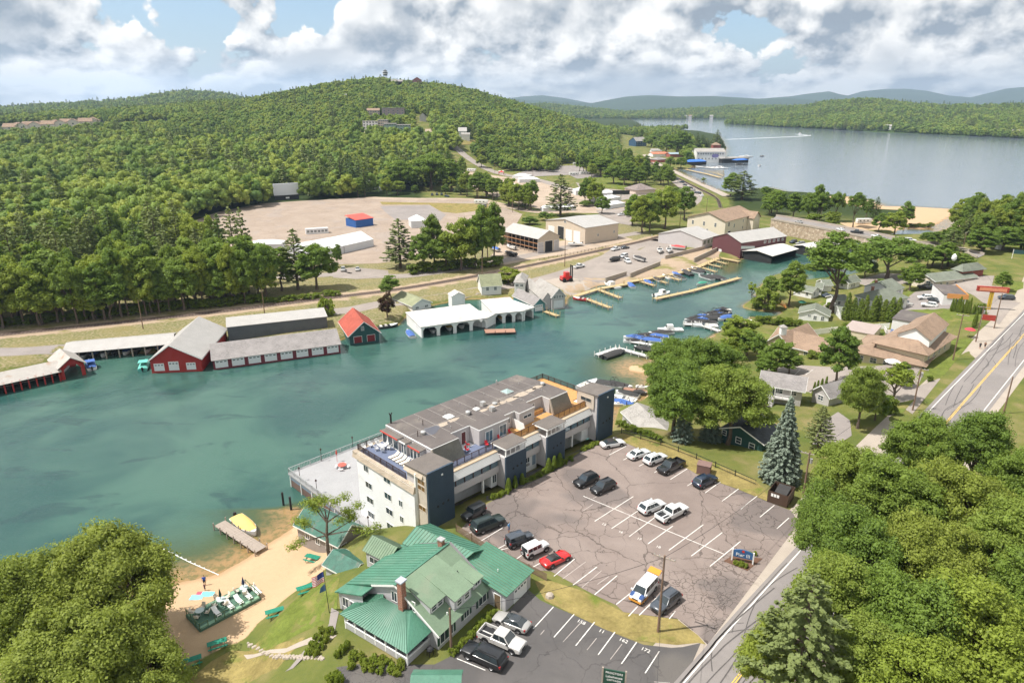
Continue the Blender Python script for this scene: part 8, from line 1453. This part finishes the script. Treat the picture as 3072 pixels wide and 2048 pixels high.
dock('long pale timber dock reaching into the channel','S 390 995, 900 885, 1560 705',2.0,.8,pn=5,ph=.5);dock('timber quay along the dirt bank','E 1600 478, 1770 425, 1960 393; S 0 765, 560 672, 930 585, 1060 522, 1280 428, 1560 480',2.2,.9,pn=6,ph=.6)
for i,s in enumerate(('S 200 755, 390 815','S 380 718, 560 778','S 560 685, 740 738','S 1050 565, 1240 622','S 1130 515, 1310 556','S 1200 465, 1390 512')):dock('timber finger dock off the quay',s,1.3,.8,pn=2.4,ph=1.0,group='timber finger docks')
dock('timber jetty beside the red runabout','E 1700 500, 1850 556',1.8,.8,pn=2.6,ph=.9);dock('timber jetty beside the white cruiser','E 1765 430, 1920 488',1.8,.8,pn=2.6,ph=.9);dock('red-brown deck in front of the arched bays','E 985 718, 1195 712',3.6,.8,m_dockr,m_brown,2.4,.7);dock('small pale dock before the tall grey boathouse','E 1400 580, 1490 612',1.6,.7,pn=3,ph=1.4)
dock('pale public docks on the lake side of the causeway','O 720 590, 1000 650, 1210 705',4,.8,pn=12)
for i in range(5):dock('slender slip dock off the public docks','O %d %d, %d %d'%(930+i*60,600+i*14,1250-i*0,610+i*18),1.2,.7,pn=20,group='slip docks by the pier')
for x_,y_ in((1950,345),(2002,376)):a_=P('G',x_,y_,0);q_=MB();q_.tube((0,0,-2),(0,0,2.6),.2,n=8);tag(q_.obj('mooring_pile',m_dark,loc=a_),'dark mooring pile by the deck corner','pile','mooring piles')
# == beach
X1,X2,X3,X4=[P('X',*q_,1.5)for q_ in((520,1262),(290,1020),(1100,480),(1478,745))];BDo=root('beach_platform','green-floored railed platform with loungers on the beach','platform',X1);d_=X4-X1;LX=d_.length;WX_=(X2-X1).length;ang=math.atan2(d_.y,d_.x);BDo.rotation_euler=(0,0,ang);m_gfl=M('green_floor_paint',(.075,.15,.105),.8,.12,1.5);m_grl=M('green_rail_paint',(.10,.16,.08),.7,.15,2)
q_=MB();q_.box(0,LX,0,WX_,-.6,.05);q_.obj('floor',m_gfl,BDo);q_=MB();q_.box(.1,LX-.1,WX_-.7,WX_-.1,.05,.056);q_.box(.1,LX-.1,.1,.7,.05,.056);q_.obj('border',M('pale_green_paint',(.22,.36,.24),.8,.1,2),BDo);railing(BDo,[(2.2,.1,.05),(LX-.1,.1,.05),(LX-.1,WX_-.1,.05)],.9,m_grl,posts=1.3,bal=0,pr=.04);railing(BDo,[(1.2,.1,.05),(.1,.1,.05),(.1,WX_-.1,.05)],.9,m_grl,posts=1.3,bal=0,pr=.04)
def bx(x_,y_):return(X1.x+x_*math.cos(ang)-y_*math.sin(ang),X1.y+x_*math.sin(ang)+y_*math.cos(ang),1.56)
for i in range(5):lounger('white lounger along the rail of the beach platform',bx(3.0+i*1.35+(i>0)*.5,1.5),ang,m_plast,m_plast,'loungers on the beach platform')
for j,(x_,lb,um)in enumerate(((1.4,'glass table at the left end of the beach platform',None),(4.4,'glass table with folded green parasol in mid platform',M('green_canvas',(.02,.06,.045),.8,.1,2)),(7.8,'glass table with folded navy parasol at the right end',M('navy_canvas',(.015,.03,.09),.8,.1,2)))):
 c_=bx(x_,WX_*.68);rtable(lb,c_,.6,M('frosted_glass',(.45,.52,.50),.2,.05,2))
 if um:q_=MB();q_.tube((0,0,0),(0,0,2.5),.03,n=5);q_.lathe([(0,1.1),(.16,1.2),(.2,1.5),(.06,2.35),(0,2.5)],8);tag(q_.obj('folded_parasol',um,loc=c_),'folded '+('green' if j==1 else 'navy')+' parasol on the beach platform','parasol')
 for i in range(4):a_=i*1.57+j;chair('platform_chair','tan sling chair around a table on the beach platform',(c_[0]+math.cos(a_),c_[1]+math.sin(a_),c_[2]),a_-1.57,m_cush,m_brown,'chairs on the beach platform')
m_pic=M('picnic_green',(.02,.22,.14),.6,.12,2)
for t,x_,y_,rz,lb in(('X',1700,1010,25,'green picnic table right of the beach platform'),('X',800,1505,28,'green picnic table below the beach platform'),('G',2105,935,28,'green picnic table near the flagpole'),('G',2150,725,-20,'green picnic table by the beach cottage'),('G',1320,1435,28,'green picnic table under the oak')):
 o=root('picnic_table',lb,'picnic table',PG(t,x_,y_),rad(rz));
 for nm,y0,y1,z_ in(('table_top',-.4,.4,.74),('bench',-.85,-.58,.44),('bench',.58,.85,.44)):
  q_=MB();n=5 if nm=='table_top' else 2;[q_.box(-1.2,1.2,y0+(y1-y0)*i/n+.01,y0+(y1-y0)*(i+1)/n-.01,z_-.05,z_)for i in range(n)];q_.obj(nm,m_pic,o)
 for x2 in(-.85,.85):
  for s in(-1,1):q_=MB();q_.beam((x2,s*.75,0),(x2,s*.25,.7),.06,.1);q_.obj('leg',m_pic,o)
  q_=MB();q_.beam((x2+.05,-.8,.38),(x2+.05,.8,.38),.05,.1);q_.obj('brace',m_pic,o)
q_=MB();f_=MB();pl=[P('G',x_,y_,.06)for x_,y_ in((1000,670),(1065,630),(1100,632),(1300,735),(1500,822))]
for a_,b_ in zip(pl,pl[1:]):q_.tube(a_,b_,.06,n=5)
for i in range(14):c_=pl[2].lerp(pl[4],i/13);f_.lathe([(0,-.14),(.14,0),(0,.14)],6,c_)
tag(q_.obj('swim_rope',m_plast),'white floating swim rope off the beach','rope');f_.obj('floats',m_plast,bpy.data.objects['swim_rope'])
for i,(x_,y_,c2,lb)in enumerate(((470,740,(.25,.6,.7),'pale blue beach towel by the platform'),(640,690,(.2,.65,.75),'turquoise beach towel by the platform'),(560,690,(.7,.1,.14),'red beach mat between the blue towels'))):a_=PG('X',x_,y_);q_=MB();q_.add([(-.9+.9*i_/4,y2,.04+.025*math.sin(i_*2+y2*5))for i_ in range(9)for y2 in(-.55,0,.55)],[(i_*3+j,i_*3+j+1,i_*3+j+4,i_*3+j+3)for i_ in range(8)for j in range(2)]);tag(q_.obj('beach_towel',M('towel%d'%i,c2,.9,.1,3),loc=a_+Vector((0,0,.02))),lb,'towel')
fp=root('flagpole','dark flagpole with striped flag and blue flag beside the lawn','flagpole',PG('G',2265,1085));q_=MB();q_.tube((0,0,0),(-.2,0,6.4),.05,.03,6);q_.obj('pole',m_blackp,fp);m_flag=[M('flag_red',(.5,.03,.05),.8,.05,2),M('flag_white',(.75,.73,.72),.8,.05,2),M('flag_blue',(.03,.05,.2),.8,.05,2)]
q_=MB();N_=13
for i in range(N_):
 z1=6.2-i*.115
 for j in range(6):
  g=lambda k2,zz:(-.22-k2*.26,.12*math.sin(k2*1.3),zz-k2*.17);q_.add([g(j,z1),g(j+1,z1),g(j+1,z1-.115),g(j,z1-.115)],[(0,1,2,3)],2 if(j<3 and i<7)else(0 if i%2==0 else 1))
q_.obj('striped_flag',m_flag,fp);q_=MB();q_.add([(-.2,0,4.4),(-.8,.1,3.7),(-1.0,.1,2.9),(-.15,0,3.4)],[(0,1,2,3)]);q_.obj('blue_flag',M('flag_state',(.06,.13,.25),.8,.1,2),fp)
pth=sheet('path',PP('a 70 140, 160 170, 300 200, 440 260, 640 265, 740 280, 860 300, 800 340, 600 310, 420 290, 280 220, 100 190',3.6),.05,m_conc,step=2);sheet('path',PP('a 600 320, 650 340, 500 452, 430 452',4),.05,m_greyp,step=2);sheet('path',PP('a 810 20, 870 60, 830 250, 750 260, 790 150',4.5),.05,m_greyp,step=2)
for i in range(44): # dry-stone edging, stone by stone
 f=i/43;t_=PG('a',120+600*f,130+95*min(1,f*3)+20*f+(i%2)*14);q_=MB();r=RND.uniform(.18,.34);q_.lathe([(0,-r*.3),(r,0),(r*.8,r*.6),(0,r*.8)],6);so_=q_.obj('stone',M('fieldstone',(.40,.34,.28),.95,.3,3),pth);so_.location=t_;so_.rotation_euler=(0,0,i)
 # == people
def person(label,loc,rz,shirt,legs,h=1.74,lean=0.,group=None,hair=(.08,.05,.03)):
 s=h/1.74;o=root('person',label,'person',loc,rz,group);o.scale=(s,s,s);sk=M('skin',(.50,.30,.21),.6,.06,3)
 def tubeset(name,mat,chains,par=o):
  q_=MB()
  for ch in chains:q_.loft([[(x_+r*math.cos(t)*(1.25 if r>.1 else 1),y_+r*math.sin(t)*.85,z_)for t in np.arange(0,6.28,.785)]for x_,y_,z_,r in ch])
  return q_.obj(name,mat,par,smooth=True)
 tubeset('body',sk,[[(-.1,0,0,.05),(-.1,0,.45,.055),(-.09,0,.85,.075),(-.05,.0,.92,.1),(0,lean,1.2,.11),(0,lean,1.42,.12),(0,lean,1.48,.05),(0,lean,1.55,.05),(0,lean+.01,1.6,.085),(0,lean+.01,1.68,.09),(0,lean,1.74,.04)],[(.1,0,0,.05),(.1,0,.45,.055),(.09,0,.85,.075),(.05,0,.92,.1)],[(-.2,lean,1.4,.05),(-.26,lean*.8+.03,1.12,.042),(-.27,lean+.12,.88,.035),(-.27,lean+.16,.8,.03)],[(.2,lean,1.4,.05),(.26,lean*.8+.03,1.12,.042),(.27,lean+.1,.88,.035),(.27,lean+.14,.8,.03)],[(-.1,.02,0,.05),(-.1,.12,.02,.045),(-.1,.16,.03,.03)],[(.1,.02,0,.05),(.1,.12,.02,.045),(.1,.16,.03,.03)]])
 tubeset('shirt',shirt,[[(0,0,.86,.145),(0,lean*.5,1.1,.14),(0,lean,1.35,.165),(0,lean,1.46,.1)],[(-.19,lean,1.43,.07),(-.25,lean,1.2,.06)],[(.19,lean,1.43,.07),(.25,lean,1.2,.06)]]);tubeset('shorts',legs,[[(0,0,.95,.145),(0,0,.82,.15)],[(-.09,0,.86,.095),(-.1,0,.5,.085)],[(.09,0,.86,.095),(.1,0,.5,.085)]]);tubeset('hair',M('hair%d'%int(hair[0]*100),hair,.8,.1,3),[[(0,lean-.02,1.64,.098),(0,lean-.015,1.72,.092),(0,lean,1.77,.03)]]);return o
mc=lambda n,c_:M('cloth_'+n,c_,.9,.1,4)
person('man in blue shirt standing at the water edge by the platform',PG('X',600,545),rad(200),mc('royal',(.03,.1,.5)),mc('navyc',(.03,.035,.06)));person('child in dark swimwear behind the man in blue',PG('X',605,630),rad(160),mc('maroon',(.1,.04,.05)),mc('darkc',(.03,.03,.035)),1.25);person('person in light blue shirt beside the slate off-road car',PG('H',1152,532),rad(-120),mc('sky',(.12,.35,.62)),mc('denim',(.08,.14,.3)),1.78)
person('walker in dark clothes on the road pavement',PG('F',2042,838),rad(-40),mc('darkc',(.03,.03,.035)),mc('darkc',(.03,.03,.035)));person('walker in brown shirt just ahead on the road pavement',PG('F',2076,834),rad(-40),mc('brown',(.2,.1,.06)),mc('darkc',(.03,.03,.035)));person('person in white crossing the yard behind the grey boat shop',PG('S',348,150),rad(90),mc('white',(.7,.7,.7)),mc('denim',(.08,.14,.3)))
for i in range(30):f=i/29;a_=PG('O',270+900*f+RND.uniform(-12,12),480+415*f+RND.uniform(-8,4));person('stroller on the causeway promenade',a_+Vector((0,0,.3)),RND.uniform(0,6),(mc('white',(.7,.7,.7)),mc('sky',(.12,.35,.62)),mc('maroon',(.1,.04,.05)))[i%3],mc('denim',(.08,.14,.3)),1.7,group='strollers on the promenade')
# == bridge
BZ=8.2;NE=PP('Q 60 458, 180 480, 1050 640, 1560 748',BZ)+PP('R 880 170, 1260 285, 1520 400',BZ);FE=PP('Q 130 408, 260 425, 1000 552, 1750 705',BZ)+PP('Q 2306 830; R 1290 262, 1640 350',BZ)
br=root('stone_bridge','long stone-faced road bridge with arch over the channel mouth','bridge',(NE[0][0],NE[0][1],0));bo=Vector((NE[0][0],NE[0][1],0));lc=lambda q_,z_:(q_[0]-bo.x,q_[1]-bo.y,z_);n=len(NE)
q_=MB();q_.add([lc(a_,BZ)for a_ in NE]+[lc(a_,BZ)for a_ in FE]+[lc(a_,BZ-.8)for a_ in NE]+[lc(a_,BZ-.8)for a_ in FE],[(i,i+1,n+i+1,n+i)for i in range(n-1)]+[(2*n+i,3*n+i,3*n+i+1,2*n+i+1)for i in range(n-1)]);q_.obj('roadway',m_road,br)
ms=bpy.data.materials.new('rubble_stone');ms.use_nodes=True;k=NT(ms.node_tree);co=k.new('ShaderNodeTexCoord').outputs['Object'];vv=k.vor(co,.9);k.put(k.n['Principled BSDF'].inputs['Base Color'],k.mix(k.mr(k.vor(co,.9,'DISTANCE_TO_EDGE').outputs['Distance'],.02,.07),(.3,.24,.18),k.mix(k.m('FRACT',k.xyz(vv.outputs['Color'])[0]),(.32,.23,.16),(.56,.46,.35))));k.n['Principled BSDF'].inputs['Roughness'].default_value=.95
q_=MB();A0,A1_=Vector(lc(NE[2],0)),Vector(lc(NE[3],0))
def face(pa,pb,flip=0):
 q_.add([(pa[0],pa[1],-1),(pb[0],pb[1],-1),(pb[0],pb[1],BZ+.3),(pa[0],pa[1],BZ+.3)],[(0,1,2,3)])
for a_,b_ in list(zip(NE,NE[1:]))[:2]+list(zip(NE,NE[1:]))[3:5]:face(lc(a_,0),lc(b_,0))
d_=A1_-A0;ar=[(0,-1),(.16,-1)]+[(.5-.34*math.cos(t),-1+6.6*math.sin(t))for t in np.linspace(0,math.pi,13)]+[(.84,-1),(1,-1),(1,BZ+.3),(0,BZ+.3)];q_.add([tuple((A0+d_*s)[:2])+(z_,)for s,z_ in ar],[tuple(range(len(ar)))]);q_.obj('stone_face',ms,br)
inn=Vector(lc(FE[2],0))-A0;q_=MB();q_.add([tuple((A0+d_*s)[:2])+(z_,)for s,z_ in ar[2:15]]+[tuple((A0+d_*s+inn)[:2])+(z_,)for s,z_ in ar[2:15]],[(i,i+1,14+i,13+i)for i in range(12)]);q_.obj('arch_vault',ms,br)
q_=MB();[q_.beam(lc(a_,BZ+.45),lc(b_,BZ+.45),.4,.9)for E_ in(NE,FE)for a_,b_ in zip(E_,E_[1:])];q_.obj('parapet',m_conc,br)
for t,fx,fy,rx,ry,kd,c2,lb in(('Q',380,490,505,515,'sedan','silver','silver car at the left end of the bridge'),('Q',960,590,1075,620,'sedan','white','white car in mid bridge'),('Q',1185,640,1305,650,'pickup','dark','dark pickup crossing the bridge'),('Q',1450,685,1575,712,'sedan','white','white sedan above the bridge arch'),('Q',2040,765,1910,760,'big','white','white truck at the right end of the bridge')):
 f,r=P(t,fx,fy,BZ),P(t,rx,ry,BZ);car(kd,c2,lb,(f+r)/2+Vector((0,0,.02)),math.atan2((f-r).y,(f-r).x),detail=False)
 # == poles, wires, fences, signs
m_pole=M('pole_wood',(.20,.13,.09),.9,.25,2);TOPS={}
for i,(t,x_,yb,yt,arm,lb)in enumerate((('H',2178,1215,690,1,'utility pole with crossarm on the grass island'),('L',1335,1345,950,0,'short service pole beside the green-roofed house'),('F',1580,1262,968,1,'utility pole by the motel entrance'),('F',1858,916,600,1,'utility pole on the motel roadside lawn'),('F',2140,698,460,0,'utility pole by the red menu sign'),('F',2015,790,545,1,'utility pole behind the small red board sign'),('I',830,262,-20,1,'utility pole behind the bin enclosure'),('D',985,702,505,0,'railway pole left of the red barn'),('D',1820,602,425,0,'railway pole behind the slate shed'),('E',970,392,208,1,'utility pole behind the gabled cottages'),('N',1125,1475,1080,0,'utility pole beside the guard rail'),('N',405,722,505,0,'pole by the drive-in lane'),('N',1545,528,330,0,'pole by the fair tents'),('Q',740,505,230,1,'utility pole beyond the bridge'),('Q',1045,770,560,0,'pole in front of the bridge face'),('R',1290,252,-20,1,'utility pole at the bridge road'),('O',640,1405,1130,1,'utility pole behind the pale boat shop'),('O',1010,1180,990,1,'utility pole by the railway curve'),('V',2090,1590,1225,0,'leaning grey pole before the dark green cottage'),('F',2205,1285,1030,0,'pole across the road at right'),('M',2010,540,360,0,'pole behind the camper trailer'),('N',160,200,20,0,'pole at the highway by the red tower'),('N',685,250,90,0,'pole at the highway lot'))):
 b_=PG(t,x_,yb);h=min(13,max(5,zat(b_,t,x_,yt)-b_.z));o=root('utility_pole',lb,'utility pole',b_);q_=MB();q_.tube((0,0,-.5),(0,0,h),.17,.11,8);q_.obj('pole',m_pole,o);TOPS[i]=b_+Vector((0,0,h-.25))
 if arm:
  a2=rad(-30 if i in(0,2,3,5,6)else 40);q_=MB();q_.beam((-1.3*math.cos(a2),-1.3*math.sin(a2),h-.35),(1.3*math.cos(a2),1.3*math.sin(a2),h-.35),.12,.14);q_.obj('crossarm',m_oldwood,o)
  for s in(-1.2,-.6,.6,1.2):q_=MB();q_.lathe([(.06,0),(.07,.1),(.03,.2),(0,.2)],6,(s*math.cos(a2),s*math.sin(a2),h-.28));q_.obj('insulator',m_galv,o)
 if i in(2,5,6):q_=MB();q_.lathe([(0,0),(.24,0),(.24,.8),(0,.85)],10,(.4,0,h-2));q_.obj('transformer',m_galv,o)
def wire(a_,b_,sag,lb):
 q_=MB();n=14;pt=[a_.lerp(b_,i/n)-Vector((0,0,sag*(1-(2*i/n-1)**2)))for i in range(n+1)]
 for p0,p1 in zip(pt,pt[1:]):q_.tube(p0,p1,.022,n=4,cap=False)
 tag(q_.obj('overhead_wire',m_blackp),lb,'wire','overhead wires')
for a_,b_,lb in((7,8,'wire along the railway behind the boathouses'),(8,9,'wire from the slate shed pole to the cottages pole'),(9,10,'wire from the cottages pole to the guard rail'),(0,1,'service wire from the island pole to the house'),(2,3,'wire along the road before the motel'),(3,5,'wire along the road by the motel lawn'),(5,4,'wire along the road to the menu sign'),(2,6,'wire from the motel to the bin enclosure'),(6,0,'wire over the parking lot to the island pole'),(13,15,'wire beyond the bridge'),(16,17,'wire over the railway curve'),(4,15,'wire crossing the junction to the bridge road'),(11,20,'wire along the drive-in lane')):wire(TOPS[a_],TOPS[b_],.5+(TOPS[a_]-TOPS[b_]).length*.012,lb)
wire(TOPS[7],P('D',-200,655,9),1,'wire leaving the railway pole to the left');wire(TOPS[0],P('b',420,1300,16),.5,'wire leaving the island pole toward the viewer')
def fence(label,s,h,mat,z=LOT,pitch=.13,wd=.1,name='picket_fence',post=2.4):
 pl=dense(PP(s,z),post);o=root(name,label,'fence',(pl[0][0],pl[0][1],0));x0,y0=pl[0]
 for a_,b_ in zip(pl,pl[1:]):
  za,zb=gzs(*a_),gzs(*b_);A_=Vector((a_[0]-x0,a_[1]-y0,za));B_=Vector((b_[0]-x0,b_[1]-y0,zb));q_=MB();q_.box(A_.x-.06,A_.x+.06,A_.y-.06,A_.y+.06,A_.z-.3,A_.z+h+.1);q_.obj('post',mat,o);q_=MB();up=Vector((0,0,1));q_.beam(A_+up*h*.85,B_+up*h*.85,.05,.08);q_.beam(A_+up*h*.25,B_+up*h*.25,.05,.08);L_=(B_-A_).length;m=int(L_/pitch)
  for i in range(m):c_=A_.lerp(B_,(i+.5)/m);dd=(B_-A_).normalized()*wd/2;q_.add([c_-dd+up*.05,c_+dd+up*.05,c_+dd+up*h,c_-dd+up*h],[(0,1,2,3)])
  q_.obj('fence_panel',mat,o)
fence('brown picket fence between the house and the big lot','H 790 525, 1010 668, 1290 805, 1412 868',1.25,M('fence_wood',(.20,.14,.09),.9,.25,3));fence('white vinyl fence along the motel lawn','U 690 470, 1130 455, 1380 465, 1920 505',1.8,m_trim,5,.3,.3,'vinyl_fence',2.6);fence('black chain fence behind the top parking row','d 235 40, 480 112, 700 200, 1070 362',1.1,m_blackp,LOT,.3,.02,'chain_fence',3)
fence('timber guard rail above the railway by the workshop','N 780 1385, 1200 1310, 1740 1200',1.0,m_brown,1.6,9,.1,'guard_rail',2.5);q_=MB()
for s,lb in(('E 1985 350, 2190 268','concrete retaining wall under the trailered boats'),('E 1815 382, 1958 338','short concrete wall by the red forklift'),('S 530 455, 1070 320','stone wall before the grey boat shop'),('S 930 490, 1290 320','stone wall above the dirt bank')):
 pl=PP(s,1.2);q_=MB();q_.beam((pl[0][0],pl[0][1],1.9),(pl[1][0],pl[1][1],1.9),.4,2.4);tag(q_.obj('retaining_wall',m_conc),lb,'wall')
 # lot sign, bottom sign, bins
def board(label,loc,rz,w_,h_,z0,mat,lines,post,edge=None,name='sign'):
 o=root(name,label,'sign',loc,rz);q_=MB();q_.box(-w_/2,w_/2,-.06,.06,z0,z0+h_);q_.obj('board',mat,o)
 for s in(-1,1):q_=MB();q_.box(s*(w_/2+.08)-.09,s*(w_/2+.08)+.09,-.09,.09,-.3,z0+h_+.15);q_.obj('post',post,o)
 for tx,sz,zz,mt in lines:t_=link('lettering',lettering(tx,sz,mt,.01),o,(0,-.075,z0+zz));t_.rotation_euler=(rad(90),0,0)
 return o
b_=PG('b',952,172);o=board('blue lot sign reading Pier III between white posts',b_,rad(-22),2.6,1.0,.75,M('sign_blue',(.04,.12,.27),.5,.1,1),[('Pier III',.72,.42,m_trim)],m_trim,name='lot_sign');q_=MB();q_.loft([[(x_,-.07,1.75+.3*math.cos(x_*1.25)),(x_,.07,1.75+.3*math.cos(x_*1.25)),(x_,.07,1.7),(x_,-.07,1.7)]for x_ in np.linspace(-1.2,1.2,9)]);q_.obj('arched_top',M('sign_blue',(.04,.12,.27),.5,.1,1),o);q_=MB();q_.lathe([(0,0),(.2,0),(.2,.02),(0,.02)],10);e=q_.obj('red_emblem',M('sign_red2',(.55,.05,.04),.5,.1,1),o);e.location=(0,-.09,1.82);e.rotation_euler=(rad(90),0,0);sheet('planting_bed',PP('b 840 165, 900 130, 1075 150, 985 225',LOT),.06,m_soil)
a_=P('b',185,850,LOT+2.4);board('dark green hanging sign reading Proctors Lakehouse Cottages at the bottom edge',(a_.x,a_.y,gzs(a_.x,a_.y)),rad(-14),2.3,2.0,1.1,M('sign_green',(.02,.07,.045),.6,.15,1),[('PROCTORS',.36,1.62,m_trim),('Lakehouse',.42,1.12,m_trim),('COTTAGES',.3,.65,m_trim)],m_oldwood)
house('green_roof_hut','green-roofed hut cut by the bottom edge','hut',P('H',500,1760,LOT),P('H',800,1760,LOT),3,2.4,.9,'gu',m_hgrey,m_green,.4)
o=root('bin_enclosure','brown steel bin enclosure at the lot corner','enclosure',P('I',578,322,LOT));e_=P('I',715,368,LOT)-o.location;o.rotation_euler=(0,0,math.atan2(e_.y,e_.x));L_=e_.length;m_bin=M('brown_panels',(.075,.045,.03),.6,.15,1)
for nm,b4 in(('side',(0,L_,0,.08)),('side',(0,.08,.08,3.6)),('side',(L_-.08,L_,.08,3.6)),('side',(.08,L_-.08,3.52,3.6))):q_=MB();q_.box(*b4,.1,2.1);q_.obj(nm,m_bin,o)
q_=MB();q_.box(.8,L_-.5,.8,3.0,.1,1.75);q_.slab([(.75,.75,1.75),(L_-.45,.75,1.75),(L_-.45,3.1,2.2),(.75,3.1,2.2)],.06);q_.obj('bin',m_cvk,o);q_=MB();[q_.box(.5+i*.45,.85+i*.45,-.02,0,1.3,1.8)for i in range(3)];q_.obj('notices',m_trim,o)
o=root('utility_box','brown utility cabinet by the black pickup','cabinet',P('d',700,290,LOT),rad(-25));q_=MB();q_.box(0,2.2,0,1.8,0,1.7);q_.obj('cabinet',M('cabinet_brown',(.17,.10,.085),.6,.1,1),o);q_=MB();q_.box(-.06,2.26,-.06,1.86,1.7,1.78);q_.obj('lid',M('cabinet_lid',(.22,.14,.12),.6,.1,1),o)
o=root('barbecue','black barbecue grill at the porch corner','barbecue',P('H',612,1375,LOT),rad(50));q_=MB();q_.lathe([(.0,.7),(.42,.72),(.45,.9),(.3,1.12),(0,1.18)],10);q_.obj('lid',m_blackp,o);[MB().box(x_-.03,x_+.03,y_-.03,y_+.03,0,.72).obj('leg',m_blackp,o)for x_ in(-.3,.3)for y_ in(-.2,.2)]
o=root('red_forklift','big red boat forklift on the ramp','forklift',PG('E',1552,375),rad(20));q_=MB();q_.box(-2.6,1.4,-1.3,1.3,.9,2.2);q_.box(-1.2,.6,-1,1,2.2,3.8);q_.obj('body',PAINT['red'],o);q_=MB();[q_.box(1.6,2.0,s*.8-.15,s*.8+.15,.3,6.4)for s in(-1,1)];q_.box(1.7,1.9,-.9,.9,5.8,6.1);q_.obj('mast',m_blackp,o)
for x_ in(-1.8,1.0):
 for s in(-1,1):q_=MB();q_.lathe([(.8,-.3),(.8,.3),(0,.3)],12);w2=q_.obj('wheel',m_tyre,o);w2.location=(x_,s*1.4,.8);w2.rotation_euler=(rad(90),0,0)
o=root('excavator','yellow excavator on the stone mole','excavator',PG('S',1900,530),rad(160));q_=MB();q_.box(-1.8,1.8,-1.4,1.4,0,.9);q_.obj('tracks',m_blackp,o);q_=MB();q_.box(-1.8,1.4,-1.3,1.3,.9,2.8);q_.obj('cab',M('machine_yellow',(.62,.34,.03),.5,.1,1),o);q_=MB();q_.beam((1,0,2.2),(3.6,0,5.0),.4,.6);q_.beam((3.6,0,5.0),(5.8,0,2.6),.35,.5);q_.obj('boom',M('machine_yellow',(.62,.34,.03),.5,.1,1),o)
for lb,t,x_,y_,w_,tx,mt in(('white board sign with red panel by the roadside lawn','F',2090,690,3.2,'',M('sign_red',(.38,.05,.035),.5,.1,1)),('dark oval-framed park sign across the junction','R',2195,415,4.5,'',M('sign_dkgreen',(.03,.08,.09),.5,.1,1))):board(lb,PG(t,x_,y_),rad(-25),w_,1.6,2.0,mt,[],m_trim)
q_=MB();q_.lathe([(1.4,0),(.75,3.3),(1.0,3.35),(.6,4.2),(0,4.6)],8);tag(q_.obj('white_lighthouse',m_trim,loc=PG('R',1868,255)),'small white ornamental lighthouse in the park','lighthouse')
rk=root('boulder','flat boulder on the grass island','boulder',PG('H',1432,975));q_=MB();q_.lathe([(0,-.3),(.6,0),(.5,.4),(.2,.55),(0,.55)],7);q_.obj('rock',M('fieldstone',(.40,.34,.28),.95,.3,3),rk)
fb=root('footbridge','orange timber footbridge to the little island','footbridge',P('F',605,545,1.2));e_=P('F',712,560,1.2)-fb.location;fb.rotation_euler=(0,0,math.atan2(e_.y,e_.x));L_=e_.length;m_or=M('orange_timber',(.50,.20,.05),.8,.2,2)
q_=MB();q_.loft([[(L_*f,-.8,.3+.9*math.sin(f*3.14)),(L_*f,.8,.3+.9*math.sin(f*3.14)),(L_*f,.8,.15+.9*math.sin(f*3.14)),(L_*f,-.8,.15+.9*math.sin(f*3.14))]for f in np.linspace(0,1,9)]);q_.obj('deck',m_or,fb)
for s in(-.8,.8):
 q_=MB();zz=lambda f:.3+.9*math.sin(f*3.14)
 for f in np.linspace(0,.875,8):q_.beam((L_*f,s,zz(f)+.9),(L_*(f+.125),s,zz(f+.125)+.9),.08,.08);q_.box(L_*f-.05,L_*f+.05,s-.05,s+.05,zz(f),zz(f)+.95)
 q_.obj('handrail',m_or,fb)
for lb,t,x_,y_,mt,r in(('white parasol on the motel terrace','F',1435,985,m_plast,1.9),('green parasol table by the island footbridge','F',815,560,M('parasol_green',(.05,.25,.17),.8,.1,1),1.4),('red parasol in the roadside garden','F',1965,760,M('parasol_red',(.55,.06,.08),.8,.1,1),1.4)):
 o=root('parasol',lb,'parasol',PG(t,x_,y_));q_=MB();q_.lathe([(r,2.2),(r*.5,2.6),(0,2.8)],8);q_.obj('canopy',mt,o);q_=MB();q_.tube((0,0,0),(0,0,2.75),.04,n=5);q_.obj('pole',m_galv,o)
